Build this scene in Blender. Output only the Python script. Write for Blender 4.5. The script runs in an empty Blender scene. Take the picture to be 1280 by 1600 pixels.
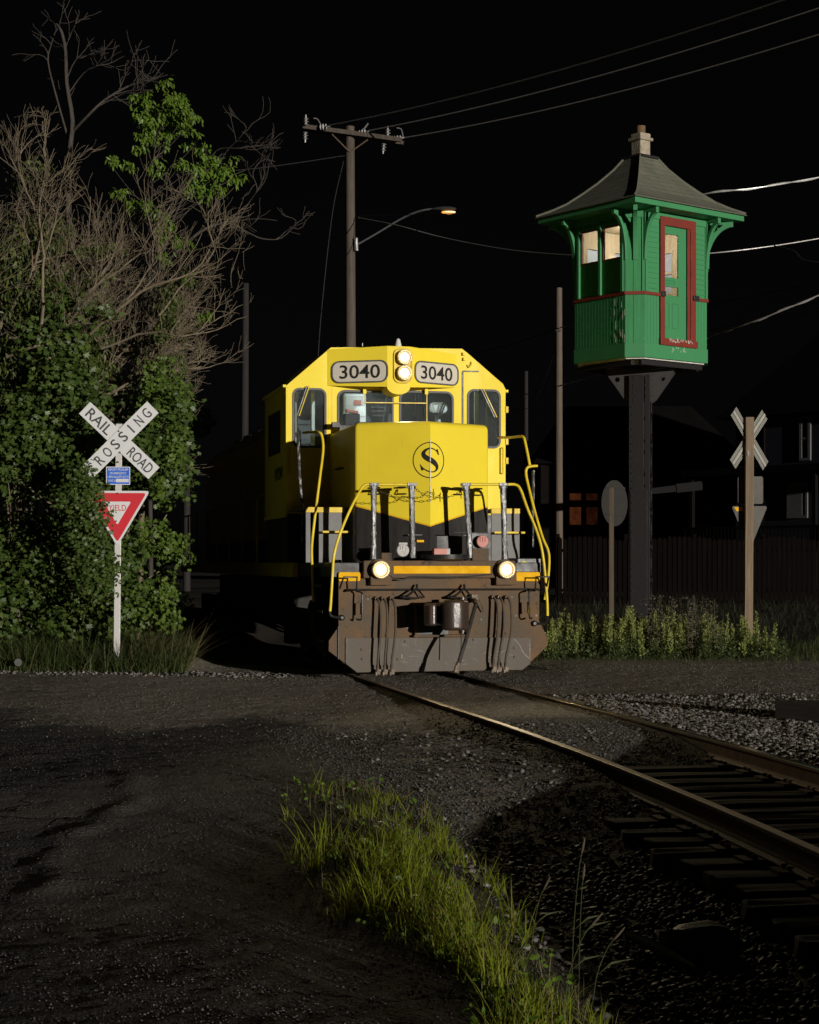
import bpy, bmesh, math, random
import numpy as np
from mathutils import Vector, Matrix

scene = bpy.context.scene
COL = scene.collection
rng = np.random.default_rng(11)
random.seed(5)

# ------------------------------------------------------------------ camera
FPX, CX, HY, CAMH = 2700.0, 640.0, 880.0, 1.61      # focal length in photo pixels, horizon row, eye height
cam_d = bpy.data.cameras.new("camera")
cam = bpy.data.objects.new("camera", cam_d)
COL.objects.link(cam)
cam.location = (0, 0, CAMH)
cam.rotation_euler = (math.radians(90), 0, 0)
cam_d.sensor_fit = 'VERTICAL'
cam_d.sensor_height = 36.0
cam_d.lens = FPX / 1600.0 * 36.0
cam_d.shift_y = 80.0 / 1600.0
cam_d.clip_start = 0.1
cam_d.clip_end = 2000
scene.camera = cam

# ------------------------------------------------------------------ sky, sun, exposure
SUN_AZ, SUN_EL = 33.0, 4.0          # azimuth to the right of straight-back-at-the-camera
world = bpy.data.worlds.new("World")
scene.world = world
world.use_nodes = True
wn = world.node_tree
bg = wn.nodes["Background"]
sky = wn.nodes.new("ShaderNodeTexSky")
sky.sky_type = 'NISHITA'
sky.sun_disc = False
sky.sun_elevation = math.radians(SUN_EL)
sky.sun_rotation = math.radians(180 - SUN_AZ)
sat = wn.nodes.new("ShaderNodeHueSaturation")       # the camera's own white balance: a nearly neutral night sky
sat.inputs["Saturation"].default_value = 0.25
wn.links.new(sky.outputs[0], sat.inputs["Color"])
tint = wn.nodes.new("ShaderNodeMix"); tint.data_type = 'RGBA'; tint.blend_type = 'MULTIPLY'; tint.inputs[0].default_value = 1.0
tint.inputs[7].default_value = (0.95, 0.92, 1.12, 1)
wn.links.new(sat.outputs[0], tint.inputs[6])
wn.links.new(tint.outputs[2], bg.inputs[0])
bg.inputs[1].default_value = 0.0006
sd = bpy.data.lights.new("sun", 'SUN')
sd.energy = 3.5
sd.angle = math.radians(0.5)
sd.color = (1.0, 0.95, 0.87)
sun = bpy.data.objects.new("sun", sd)
COL.objects.link(sun)
_sv = Vector((math.sin(math.radians(SUN_AZ)), -math.cos(math.radians(SUN_AZ)), math.tan(math.radians(SUN_EL))))
sun.rotation_euler = _sv.to_track_quat('Z', 'Y').to_euler()
sun.location = (20, -20, 30)
vs = scene.view_settings
vs.view_transform = 'Standard'
vs.look = 'None'
vs.exposure = 0.0
vs.gamma = 1.0
vs.use_curve_mapping = False
cy = scene.cycles
cy.max_bounces = 6
cy.diffuse_bounces = 3
cy.glossy_bounces = 3
cy.transparent_max_bounces = 12
cy.transmission_bounces = 4
cy.use_denoising = True
cy.sample_clamp_indirect = 4.0

# ------------------------------------------------------------------ helpers
def W(x, y, Y):
    """photo pixel at distance Y -> world point"""
    return Vector(((x - CX) / FPX * Y, Y, CAMH + (HY - y) / FPX * Y))

class MB:
    def __init__(s):
        s.v = []; s.f = []
    def add(s, vs_, fs_):
        o = len(s.v)
        s.v.extend([tuple(p) for p in vs_])
        s.f.extend([tuple(i + o for i in f) for f in fs_])
        return s
    def box(s, c, d, rot=None):
        c = Vector(c); hx, hy, hz = d[0] / 2, d[1] / 2, d[2] / 2
        pts = [Vector((x, y, z)) for x in (-hx, hx) for y in (-hy, hy) for z in (-hz, hz)]
        if rot is not None:
            pts = [rot @ p for p in pts]
        return s.add([p + c for p in pts], [(0, 1, 3, 2), (4, 6, 7, 5), (0, 4, 5, 1), (2, 3, 7, 6), (0, 2, 6, 4), (1, 5, 7, 3)])
    def box2(s, a, b):
        return s.box([(a[i] + b[i]) / 2 for i in range(3)], [abs(b[i] - a[i]) for i in range(3)])
    def tube(s, pts, r, n=8, cap=True, flat=1.0):
        pts = [Vector(p) for p in pts]
        m = len(pts)
        rs = r if isinstance(r, (list, tuple)) else [r] * m
        ref = None; vs_ = []
        for i, p in enumerate(pts):
            t = (pts[min(i + 1, m - 1)] - pts[max(i - 1, 0)])
            if t.length < 1e-9: t = Vector((0, 0, 1))
            t.normalize()
            if ref is None:
                ref = Vector((0, 0, 1)) if abs(t.z) < 0.9 else Vector((1, 0, 0))
            a = (ref - t * ref.dot(t))
            if a.length < 1e-6:
                a = t.orthogonal()
            a.normalize(); ref = a
            b = t.cross(a)
            for k in range(n):
                w = 2 * math.pi * k / n
                vs_.append(p + a * (math.cos(w) * rs[i]) + b * (math.sin(w) * rs[i] * flat))
        fs_ = []
        for i in range(m - 1):
            for k in range(n):
                k2 = (k + 1) % n
                fs_.append((i * n + k, i * n + k2, (i + 1) * n + k2, (i + 1) * n + k))
        if cap:
            fs_.append(tuple(range(n - 1, -1, -1)))
            fs_.append(tuple((m - 1) * n + k for k in range(n)))
        return s.add(vs_, fs_)
    def lathe(s, c, axis, prof, n=24):
        """prof: list of (radius, height along axis)"""
        axis = Vector(axis).normalized(); c = Vector(c)
        a = axis.orthogonal().normalized(); b = axis.cross(a)
        vs_ = []; fs_ = []
        for r, h in prof:
            for k in range(n):
                w = 2 * math.pi * k / n
                vs_.append(c + axis * h + a * (r * math.cos(w)) + b * (r * math.sin(w)))
        for i in range(len(prof) - 1):
            for k in range(n):
                k2 = (k + 1) % n
                fs_.append((i * n + k, i * n + k2, (i + 1) * n + k2, (i + 1) * n + k))
        fs_.append(tuple(range(n - 1, -1, -1)))
        fs_.append(tuple((len(prof) - 1) * n + k for k in range(n)))
        return s.add(vs_, fs_)
    def plate(s, outer, holes=(), t=0.01, M=None):
        """flat sheet (u,v) with holes, thickness t along w; M maps (u,v,w) to the object's space"""
        bm = bmesh.new(); es = []
        for loop in [outer] + list(holes):
            vv = [bm.verts.new((p[0], p[1], 0)) for p in loop]
            for i in range(len(vv)):
                es.append(bm.edges.new((vv[i], vv[(i + 1) % len(vv)])))
        if holes:
            bmesh.ops.triangle_fill(bm, use_beauty=True, use_dissolve=False, edges=es)
        else:
            bm.faces.new([v for v in bm.verts])
        ex = bmesh.ops.extrude_face_region(bm, geom=bm.faces[:])
        bmesh.ops.translate(bm, verts=[g for g in ex['geom'] if isinstance(g, bmesh.types.BMVert)], vec=(0, 0, t))
        bm.verts.index_update()
        M = M or Matrix()
        o = len(s.v)
        s.v.extend([tuple(M @ v.co) for v in bm.verts])
        s.f.extend([tuple(v.index + o for v in f.verts) for f in bm.faces])
        bm.free()
        return s
    def xf(s, M):
        s.v = [tuple(M @ Vector(p)) for p in s.v]
        return s
    def build(s, name, mat, parent=None, smooth=False, bevel=0.0, seg=2, recalc=True):
        me = bpy.data.meshes.new(name)
        me.from_pydata(s.v, [], s.f)
        if recalc:
            bm = bmesh.new(); bm.from_mesh(me)
            bmesh.ops.recalc_face_normals(bm, faces=bm.faces[:])
            bm.to_mesh(me); bm.free()
        me.materials.append(mat)
        if smooth:
            me.shade_smooth()
            if hasattr(me, "set_sharp_from_angle"):
                me.set_sharp_from_angle(angle=math.radians(38))
        o = bpy.data.objects.new(name, me)
        COL.objects.link(o)
        if parent is not None:
            o.parent = parent
        if bevel:
            b = o.modifiers.new("bevel", 'BEVEL')
            b.width = bevel; b.segments = seg; b.limit_method = 'ANGLE'; b.angle_limit = math.radians(40)
        return o

def explode(o):
    """separate loose pieces of a built part into objects of their own"""
    me = o.data; n = len(me.vertices); par = list(range(n))
    def find(a):
        while par[a] != a:
            par[a] = par[par[a]]; a = par[a]
        return a
    for e in me.edges:
        a, b = find(e.vertices[0]), find(e.vertices[1])
        if a != b: par[a] = b
    groups = {}
    for p in me.polygons: groups.setdefault(find(p.vertices[0]), []).append(tuple(p.vertices))
    if len(groups) < 2: return [o]
    out_ = []; nm = o.name.split('.')[0]
    smooth = me.polygons[0].use_smooth
    for fs in groups.values():
        ids = sorted({i for f in fs for i in f}); mp = {i: k for k, i in enumerate(ids)}
        m2 = bpy.data.meshes.new(nm); m2.from_pydata([me.vertices[i].co[:] for i in ids], [], [tuple(mp[i] for i in f) for f in fs])
        m2.materials.append(me.materials[0])
        if smooth:
            m2.shade_smooth(); m2.set_sharp_from_angle(angle=math.radians(38))
        q = bpy.data.objects.new(nm, m2); COL.objects.link(q); q.parent = o.parent
        for md in o.modifiers:
            b = q.modifiers.new("bevel", 'BEVEL'); b.width = md.width; b.segments = md.segments; b.limit_method = 'ANGLE'; b.angle_limit = md.angle_limit
        out_.append(q)
    bpy.data.objects.remove(o)
    return out_

def npmesh(name, v, f, mat, parent=None, smooth=False):
    """v Nx3, f MxK arrays -> object (fast)"""
    v = np.asarray(v, dtype=np.float32); f = np.asarray(f, dtype=np.int32)
    me = bpy.data.meshes.new(name)
    k = f.shape[1]
    me.vertices.add(len(v)); me.vertices.foreach_set("co", v.ravel())
    me.loops.add(f.size); me.loops.foreach_set("vertex_index", f.ravel())
    me.polygons.add(len(f)); me.polygons.foreach_set("loop_start", np.arange(len(f), dtype=np.int32) * k)
    me.update(calc_edges=True); me.validate()
    me.materials.append(mat)
    if smooth: me.shade_smooth()
    o = bpy.data.objects.new(name, me); COL.objects.link(o)
    if parent is not None: o.parent = parent
    return o

def thing(name, label, cat, loc=(0, 0, 0), rz=0.0, group=None):
    o = bpy.data.objects.new(name, None); COL.objects.link(o)
    o.location = loc; o.rotation_euler = (0, 0, rz)
    o.empty_display_size = 0.2
    return tag(o, label, cat, group)
def tag(o, label, cat, group=None):
    o["label"] = label; o["category"] = cat
    if group: o["group"] = group
    return o
def kind(o, k):
    o["kind"] = k; return o

def basis(u, v, o):
    u = Vector(u).normalized(); v = Vector(v).normalized(); w = u.cross(v)
    m = Matrix(((u.x, v.x, w.x, o[0]), (u.y, v.y, w.y, o[1]), (u.z, v.z, w.z, o[2]), (0, 0, 0, 1)))
    return m

def rrect(x0, y0, x1, y1, r, n=5):
    p = []
    for (cx_, cy_, a0) in ((x1 - r, y1 - r, 0), (x0 + r, y1 - r, 90), (x0 + r, y0 + r, 180), (x1 - r, y0 + r, 270)):
        for k in range(n + 1):
            a = math.radians(a0 + 90 * k / n)
            p.append((cx_ + r * math.cos(a), cy_ + r * math.sin(a)))
    return p
def circ(cx_, cy_, r, n=28, ry=None):
    ry = ry or r
    return [(cx_ + r * math.cos(2 * math.pi * k / n), cy_ + ry * math.sin(2 * math.pi * k / n)) for k in range(n)]

def smooth_path(pts, sub=6):
    """Catmull-Rom through the points"""
    P = [Vector(p) for p in pts]; out = []
    for i in range(len(P) - 1):
        p0 = P[max(i - 1, 0)]; p1 = P[i]; p2 = P[i + 1]; p3 = P[min(i + 2, len(P) - 1)]
        for k in range(sub):
            t = k / sub
            out.append(0.5 * ((2 * p1) + (p2 - p0) * t + (2 * p0 - 5 * p1 + 4 * p2 - p3) * t * t + (3 * p1 - p0 - 3 * p2 + p3) * t ** 3))
    out.append(P[-1])
    return out

_txt = {}
def text_mb(s, width, height, bold=0.0, t=0.003):
    """lettering centred on the origin in (u,v), fitted to width x height"""
    cu = bpy.data.curves.new("lettering", 'FONT')
    cu.body = s; cu.size = 1.0; cu.align_x = 'CENTER'; cu.offset = bold; cu.resolution_u = 4
    ob = bpy.data.objects.new("lettering", cu); COL.objects.link(ob)
    dg = bpy.context.evaluated_depsgraph_get()
    me = ob.evaluated_get(dg).to_mesh()
    vs_ = [v.co.copy() for v in me.vertices]; fs_ = [tuple(p.vertices) for p in me.polygons]
    ob.evaluated_get(dg).to_mesh_clear()
    bpy.data.objects.remove(ob); bpy.data.curves.remove(cu)
    xs = [v.x for v in vs_]; ys = [v.y for v in vs_]
    sx = width / (max(xs) - min(xs)); sy = height / (max(ys) - min(ys))
    mx = (max(xs) + min(xs)) / 2; my = (max(ys) + min(ys)) / 2
    m = MB()
    # closed thin letters: front and back sheets
    m.add([((v.x - mx) * sx, (v.y - my) * sy, t) for v in vs_], fs_)
    return m

# ------------------------------------------------------------------ materials
def new_mat(name):
    m = bpy.data.materials.new(name); m.use_nodes = True
    nt = m.node_tree
    return m, nt, nt.nodes["Principled BSDF"]
def nd(nt, typ, **kw):
    n = nt.nodes.new(typ)
    for k, v in kw.items(): setattr(n, k, v)
    return n
def ramp(nt, fac, stops):
    r = nt.nodes.new("ShaderNodeValToRGB")
    e = r.color_ramp.elements
    while len(e) < len(stops): e.new(0.5)
    for i, (p, c) in enumerate(stops):
        e[i].position = p; e[i].color = (c[0], c[1], c[2], 1)
    nt.links.new(fac, r.inputs[0])
    return r.outputs[0]
def noise(nt, vec, scale, detail=4, rough=0.6, dist=0.0):
    n = nt.nodes.new("ShaderNodeTexNoise")
    n.inputs["Scale"].default_value = scale; n.inputs["Detail"].default_value = detail
    n.inputs["Roughness"].default_value = rough; n.inputs["Distortion"].default_value = dist
    if vec is not None: nt.links.new(vec, n.inputs["Vector"])
    return n.outputs["Fac"]
def coords(nt, scale=(1, 1, 1), which="Object"):
    tc = nt.nodes.new("ShaderNodeTexCoord"); mp = nt.nodes.new("ShaderNodeMapping")
    mp.inputs["Scale"].default_value = scale
    nt.links.new(tc.outputs[which], mp.inputs[0])
    return mp.outputs[0]
def mix(nt, fac, a, b, typ='MIX'):
    n = nt.nodes.new("ShaderNodeMix"); n.data_type = 'RGBA'; n.blend_type = typ
    for sock, val in ((n.inputs[0], fac), (n.inputs[6], a), (n.inputs[7], b)):
        if hasattr(val, "is_linked") or isinstance(val, bpy.types.NodeSocket): nt.links.new(val, sock)
        elif isinstance(val, (int, float)): sock.default_value = val
        else: sock.default_value = (val[0], val[1], val[2], 1)
    return n.outputs[2]
def mth(nt, op, a, b=None, clamp=False):
    n = nt.nodes.new("ShaderNodeMath"); n.operation = op; n.use_clamp = clamp
    for i, val in enumerate((a, b)):
        if val is None: continue
        if isinstance(val, bpy.types.NodeSocket): nt.links.new(val, n.inputs[i])
        else: n.inputs[i].default_value = val
    return n.outputs[0]
def bump(nt, b, h, strength, dist=0.02, prev=None):
    n = nt.nodes.new("ShaderNodeBump"); n.inputs["Strength"].default_value = strength; n.inputs["Distance"].default_value = dist
    nt.links.new(h, n.inputs["Height"])
    if prev is not None: nt.links.new(prev, n.inputs["Normal"])
    nt.links.new(n.outputs[0], b.inputs["Normal"])
    return n.outputs[0]

def weathered(name, c, c2, rough=0.5, scale=3.0, amount=0.5, metal=0.0, bmp=0.1, stretch=(1, 1, 1), spots=None, spot_t=0.68, fine=40.0, spec=0.28):
    """base colour c drifting to c2 by noise, optional spots of a third colour"""
    m, nt, b = new_mat(name)
    v = coords(nt, stretch)
    n1 = noise(nt, v, scale, 6, 0.62)
    f = ramp(nt, n1, [(0.5 - 0.25 * amount, (0, 0, 0)), (0.5 + 0.35 * amount, (1, 1, 1))])
    col = mix(nt, f, c, c2)
    if spots is not None:
        n2 = noise(nt, v, scale * 4.3, 5, 0.7, 0.4)
        f2 = ramp(nt, n2, [(spot_t - 0.03, (0, 0, 0)), (spot_t + 0.03, (1, 1, 1))])
        col = mix(nt, f2, col, spots)
    nt.links.new(col, b.inputs["Base Color"])
    n3 = noise(nt, v, fine, 3)
    rr = ramp(nt, n1, [(0.3, (rough * 0.75,) * 3), (0.7, (min(1, rough * 1.25),) * 3)])
    nt.links.new(rr, b.inputs["Roughness"])
    b.inputs["Metallic"].default_value = metal
    b.inputs["Specular IOR Level"].default_value = spec
    if bmp: bump(nt, b, n3, bmp, 0.01)
    return m

def emit(name, col, strength):
    m, nt, b = new_mat(name)
    b.inputs["Base Color"].default_value = (0.8, 0.8, 0.8, 1)
    b.inputs["Emission Color"].default_value = (*col, 1)
    b.inputs["Emission Strength"].default_value = strength
    return m

def glass_mat(name, tint=(0.9, 0.95, 0.95), rough=0.03, refl=0.12, dust=0.09):
    m = bpy.data.materials.new(name); m.use_nodes = True
    nt = m.node_tree; nt.nodes.clear()
    out = nt.nodes.new("ShaderNodeOutputMaterial")
    tr = nt.nodes.new("ShaderNodeBsdfTransparent"); tr.inputs[0].default_value = (*tint, 1)
    gl = nt.nodes.new("ShaderNodeBsdfGlossy"); gl.inputs["Roughness"].default_value = rough
    df = nt.nodes.new("ShaderNodeBsdfDiffuse"); df.inputs[0].default_value = (0.5, 0.5, 0.48, 1)
    v = coords(nt); nz = noise(nt, v, 5, 5)
    m1 = nt.nodes.new("ShaderNodeMixShader"); m2 = nt.nodes.new("ShaderNodeMixShader")
    fr = nt.nodes.new("ShaderNodeLayerWeight"); fr.inputs[0].default_value = 0.5      # the same on both faces of the pane
    k = mth(nt, 'ADD', mth(nt, 'MULTIPLY', mth(nt, 'POWER', fr.outputs["Facing"], 4.0), 0.6), refl * 0.4)
    nt.links.new(k, m1.inputs[0]); nt.links.new(tr.outputs[0], m1.inputs[1]); nt.links.new(gl.outputs[0], m1.inputs[2])
    d = mth(nt, 'MULTIPLY', nz, dust)          # dust on the pane
    nt.links.new(d, m2.inputs[0]); nt.links.new(m1.outputs[0], m2.inputs[1]); nt.links.new(df.outputs[0], m2.inputs[2])
    nt.links.new(m2.outputs[0], out.inputs[0])
    return m

def leaf_mat(name, cols, rough=0.5, trans=0.35):
    m, nt, b = new_mat(name)
    g = nt.nodes.new("ShaderNodeNewGeometry")
    n = len(cols)
    c = ramp(nt, g.outputs["Random Per Island"], [(i / max(1, n - 1), cc) for i, cc in enumerate(cols)])
    nt.links.new(c, b.inputs["Base Color"])
    b.inputs["Roughness"].default_value = rough
    b.inputs["Specular IOR Level"].default_value = 0.35
    t = nt.nodes.new("ShaderNodeBsdfTranslucent")
    c2 = mix(nt, 1.0, c, (1.0, 1.0, 0.45), 'MULTIPLY')
    nt.links.new(c2, t.inputs[0])
    mx = nt.nodes.new("ShaderNodeMixShader"); mx.inputs[0].default_value = trans
    nt.links.new(b.outputs[0], mx.inputs[1]); nt.links.new(t.outputs[0], mx.inputs[2])
    nt.links.new(mx.outputs[0], nt.nodes["Material Output"].inputs[0])
    return m

def wood_mat(name, c, c2, stretch=(12, 12, 0.6), rough=0.85, bmp=0.5, spec=0.2):
    m, nt, b = new_mat(name)
    v = coords(nt, stretch)
    n1 = noise(nt, v, 1.6, 8, 0.7, 0.6)
    n2 = noise(nt, coords(nt), 1.4, 3)
    col = ramp(nt, n1, [(0.3, c2), (0.55, c), (0.8, tuple(min(1, x * 1.5) for x in c))])
    col = mix(nt, mth(nt, 'MULTIPLY', n2, 0.6), col, c2)
    nt.links.new(col, b.inputs["Base Color"])
    b.inputs["Roughness"].default_value = rough
    b.inputs["Specular IOR Level"].default_value = spec
    bump(nt, b, n1, bmp, 0.01)
    return m

M_ = {}
Y1 = (0.89, 0.70, 0.045); 
M_['yellow'] = weathered("loco_yellow", Y1, (0.80, 0.61, 0.04), 0.55, 1.3, 0.9, bmp=0.03, stretch=(1, 1, 0.45), spec=0.22)
M_['yellow_dirty'] = weathered("loco_yellow_dirty", (0.82, 0.6, 0.05), (0.6, 0.42, 0.05), 0.5, 4, 0.7, bmp=0.1, spots=(0.30, 0.2, 0.08), spot_t=0.66)
M_['yellow_rail'] = weathered("handrail_yellow", (0.8, 0.6, 0.03), (0.6, 0.42, 0.02), 0.35, 6, 0.6, bmp=0.05)
M_['orange_yellow'] = weathered("reflective_yellow", (0.85, 0.46, 0.006), (0.68, 0.34, 0.006), 0.6, 7, 0.6, bmp=0.05, spots=(0.5, 0.3, 0.1), spot_t=0.72, spec=0.08)
M_['black'] = weathered("loco_black", (0.018, 0.017, 0.018), (0.035, 0.032, 0.03), 0.4, 5, 0.8, bmp=0.15)
M_['black_gloss'] = weathered("loco_black_gloss", (0.012, 0.012, 0.012), (0.03, 0.028, 0.026), 0.36, 6, 0.8, bmp=0.3, spec=0.35)
M_['rust'] = weathered("pilot_rust", (0.088, 0.07, 0.05), (0.17, 0.098, 0.05), 0.75, 2.4, 0.6, bmp=0.35, spots=(0.055, 0.04, 0.03), spec=0.12, spot_t=0.62, stretch=(1, 1, 0.8))
M_['plow'] = weathered("plow_steel", (0.088, 0.077, 0.065), (0.13, 0.105, 0.08), 0.55, 2.6, 0.9, bmp=0.3, spots=(0.25, 0.225, 0.19), spec=0.15, spot_t=0.68, stretch=(1, 1, 0.4))
M_['silver'] = weathered("worn_silver", (0.03, 0.03, 0.03), (0.05, 0.05, 0.05), 0.4, 9, 0.5, metal=0.0, bmp=0.6, stretch=(1, 1, 0.25), spots=(0.42, 0.42, 0.40), spot_t=0.56, spec=0.6)
M_['steel_grey'] = weathered("tread_plate", (0.15, 0.147, 0.14), (0.24, 0.235, 0.225), 0.5, 5, 0.8, metal=0.1, bmp=0.6, spots=(0.6, 0.58, 0.55), spot_t=0.7, fine=120)
M_['rubber'] = weathered("hose_rubber", (0.022, 0.02, 0.018), (0.05, 0.042, 0.034), 0.6, 9, 0.7, bmp=0.2)
M_['hose_brown'] = weathered("hose_dusty", (0.06, 0.047, 0.034), (0.11, 0.085, 0.06), 0.7, 9, 0.7, bmp=0.2)
M_['brass'] = weathered("hose_fitting", (0.16, 0.12, 0.08), (0.09, 0.065, 0.045), 0.55, 20, 0.7, metal=0.1, bmp=0.2)
M_['coupler'] = weathered("coupler_steel", (0.06, 0.038, 0.028), (0.032, 0.021, 0.017), 0.36, 7, 0.8, metal=0.1, bmp=0.3, spec=0.7)
M_['board'] = weathered("number_board", (0.62, 0.57, 0.48), (0.55, 0.5, 0.42), 0.4, 4, 0.6, bmp=0.02)
M_['ink'] = weathered("black_lettering", (0.015, 0.014, 0.012), (0.03, 0.028, 0.024), 0.5, 8, 0.6, bmp=0)
M_['gasket'] = weathered("window_gasket", (0.07, 0.07, 0.072), (0.14, 0.135, 0.13), 0.55, 9, 0.6, bmp=0.1)
M_['glass'] = glass_mat("window_glass", (0.85, 0.9, 0.92), 0.03, 0.07, 0.05)
M_['cab_in'] = weathered("cab_interior", (0.10, 0.11, 0.11), (0.06, 0.07, 0.07), 0.6, 3, 0.7, bmp=0.05)
M_['cab_in_w'] = weathered("cab_locker_white", (0.66, 0.68, 0.66), (0.55, 0.57, 0.55), 0.5, 3, 0.5, bmp=0.03)
M_['cab_dark'] = weathered("cab_seat_dark", (0.03, 0.03, 0.034), (0.06, 0.06, 0.06), 0.6, 5, 0.6, bmp=0.1)
M_['red_dull'] = weathered("receptacle_red", (0.5, 0.17, 0.14), (0.62, 0.32, 0.27), 0.55, 18, 0.7, bmp=0.1)
M_['white_dull'] = weathered("receptacle_grey", (0.5, 0.48, 0.45), (0.36, 0.34, 0.32), 0.55, 18, 0.7, bmp=0.1)
def lamp_mat():          # hot centre of the sealed beam, warm fluted glass towards the rim of the dome
    m, nt, b = new_mat("headlight_lens")
    tc = nt.nodes.new("ShaderNodeTexCoord"); s = nt.nodes.new("ShaderNodeSeparateXYZ"); nt.links.new(tc.outputs["Normal"], s.inputs[0])
    k = mth(nt, 'MULTIPLY', s.outputs[1], -1.0)
    c = ramp(nt, k, [(.70, (1, .50, .12)), (.84, (1, .72, .32)), (.93, (1, .88, .6)), (1.0, (1, .95, .8))])
    e = ramp(nt, k, [(.70, (.03,) * 3), (.84, (.08,) * 3), (.93, (.4,) * 3), (1.0, (1,) * 3)])
    nt.links.new(c, b.inputs["Emission Color"]); nt.links.new(mth(nt, 'MULTIPLY', e, 30.0), b.inputs["Emission Strength"])
    b.inputs["Base Color"].default_value = (.8, .75, .6, 1); b.inputs["Roughness"].default_value = .15
    return m
M_['lamp'] = lamp_mat()
M_['lamp_ring'] = weathered("headlight_ring", (0.7, 0.58, 0.36), (0.5, 0.42, 0.3), 0.4, 9, 0.5, bmp=0.05)
M_['beacon'] = weathered("beacon_white", (0.7, 0.68, 0.62), (0.6, 0.57, 0.5), 0.3, 6, 0.4, bmp=0)
M_['white_chip'] = weathered("chipped_edge_white", (0.8, 0.78, 0.7), (0.7, 0.6, 0.3), 0.5, 30, 0.6, bmp=0.1)
M_['truck'] = weathered("truck_grime", (0.02, 0.018, 0.016), (0.04, 0.034, 0.028), 0.7, 5, 0.8, bmp=0.3)
M_['pole'] = wood_mat("pole_wood", (0.115, 0.094, 0.074), (0.05, 0.04, 0.033))
M_['pole_dim'] = wood_mat("pole_wood_dim", (0.03, 0.026, 0.025), (0.018, 0.016, 0.015))
M_['pole_pale'] = wood_mat("pole_wood_pale", (0.15, 0.115, 0.088), (0.085, 0.065, 0.05))
M_['porcelain'] = weathered("insulator_porcelain", (0.42, 0.41, 0.4), (0.3, 0.29, 0.28), 0.2, 9, 0.5, bmp=0)
M_['galv'] = weathered("galvanised", (0.24, 0.24, 0.24), (0.16, 0.16, 0.16), 0.45, 8, 0.6, metal=0.5, bmp=0.1)
M_['wire'] = weathered("wire_aluminium", (0.55, 0.52, 0.49), (0.36, 0.34, 0.32), 0.45, 20, 0.6, metal=0.4, bmp=0.1)
M_['wire_dark'] = weathered("wire_dark", (0.045, 0.042, 0.04), (0.025, 0.024, 0.023), 0.5, 20, 0.6, bmp=0.1)
M_['wire_lit'] = weathered("cable_lit", (0.75, 0.74, 0.7), (0.5, 0.49, 0.46), 0.3, 12, 0.5, metal=0.3, bmp=0.1)  # paler wire colour standing in for strong light on the cable
# ------------------------------------------------------------------ track geometry and terrain
def xl(y):                      # left rail
    y = np.asarray(y, dtype=float)
    d = 18.0 - y
    return np.where(d < 0, 0.777 + 0.232 * d, 0.777 + 0.232 * d - 0.0059 * d * d)
def slope(y):
    y = np.asarray(y, dtype=float)
    return np.where(y >= 18, 0.232, 0.232 - 0.0118 * (18 - y))
def xc(y):
    return xl(y) + 0.7525 * np.sqrt(1 + slope(y) ** 2)
def lat(x, y):                  # distance right of the track centre line
    return (np.asarray(x) - xc(y)) / np.sqrt(1 + slope(y) ** 2)
def sstep(a, b, x):
    t = np.clip((np.asarray(x, dtype=float) - a) / (b - a), 0, 1)
    return t * t * (3 - 2 * t)
_wv = [(rng.uniform(0, 6.28), rng.uniform(0, 6.28), f) for f in (0.35, 0.6, 0.9, 1.5, 2.3, 3.7, 5.9, 8.3, 11.0)]
def wob(x, y, lo=0, hi=9):
    s = 0.0
    for (a, p, f) in _wv[lo:hi]:
        s = s + np.sin(f * (x * math.cos(a) + y * math.sin(a)) * 2 + p) * np.cos(f * (-x * math.sin(a) + y * math.cos(a)) * 1.7 + 1.3 * p) / f
    return s
_py = np.array([0, 4, 7, 9.0, 10.6, 12, 13.4, 14.2, 16, 17.6, 19, 21, 24, 26, 28, 34, 45, 55, 900])
_pz = np.array([.02, -.06, -.17, -.24, -.25, -.19, -.115, -.10, -.14, -.175, -.15, -.09, .0, .06, .12, .16, .35, .45, .5])  # dips and rises shaped to give the road lit and dark bands
_pys = np.linspace(0, 60, 601)
_pzs = np.interp(_pys, _py, _pz)
_k = np.hanning(17); _k /= _k.sum()
_pzs = np.convolve(np.pad(_pzs, 8, mode='edge'), _k, 'valid')
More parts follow.
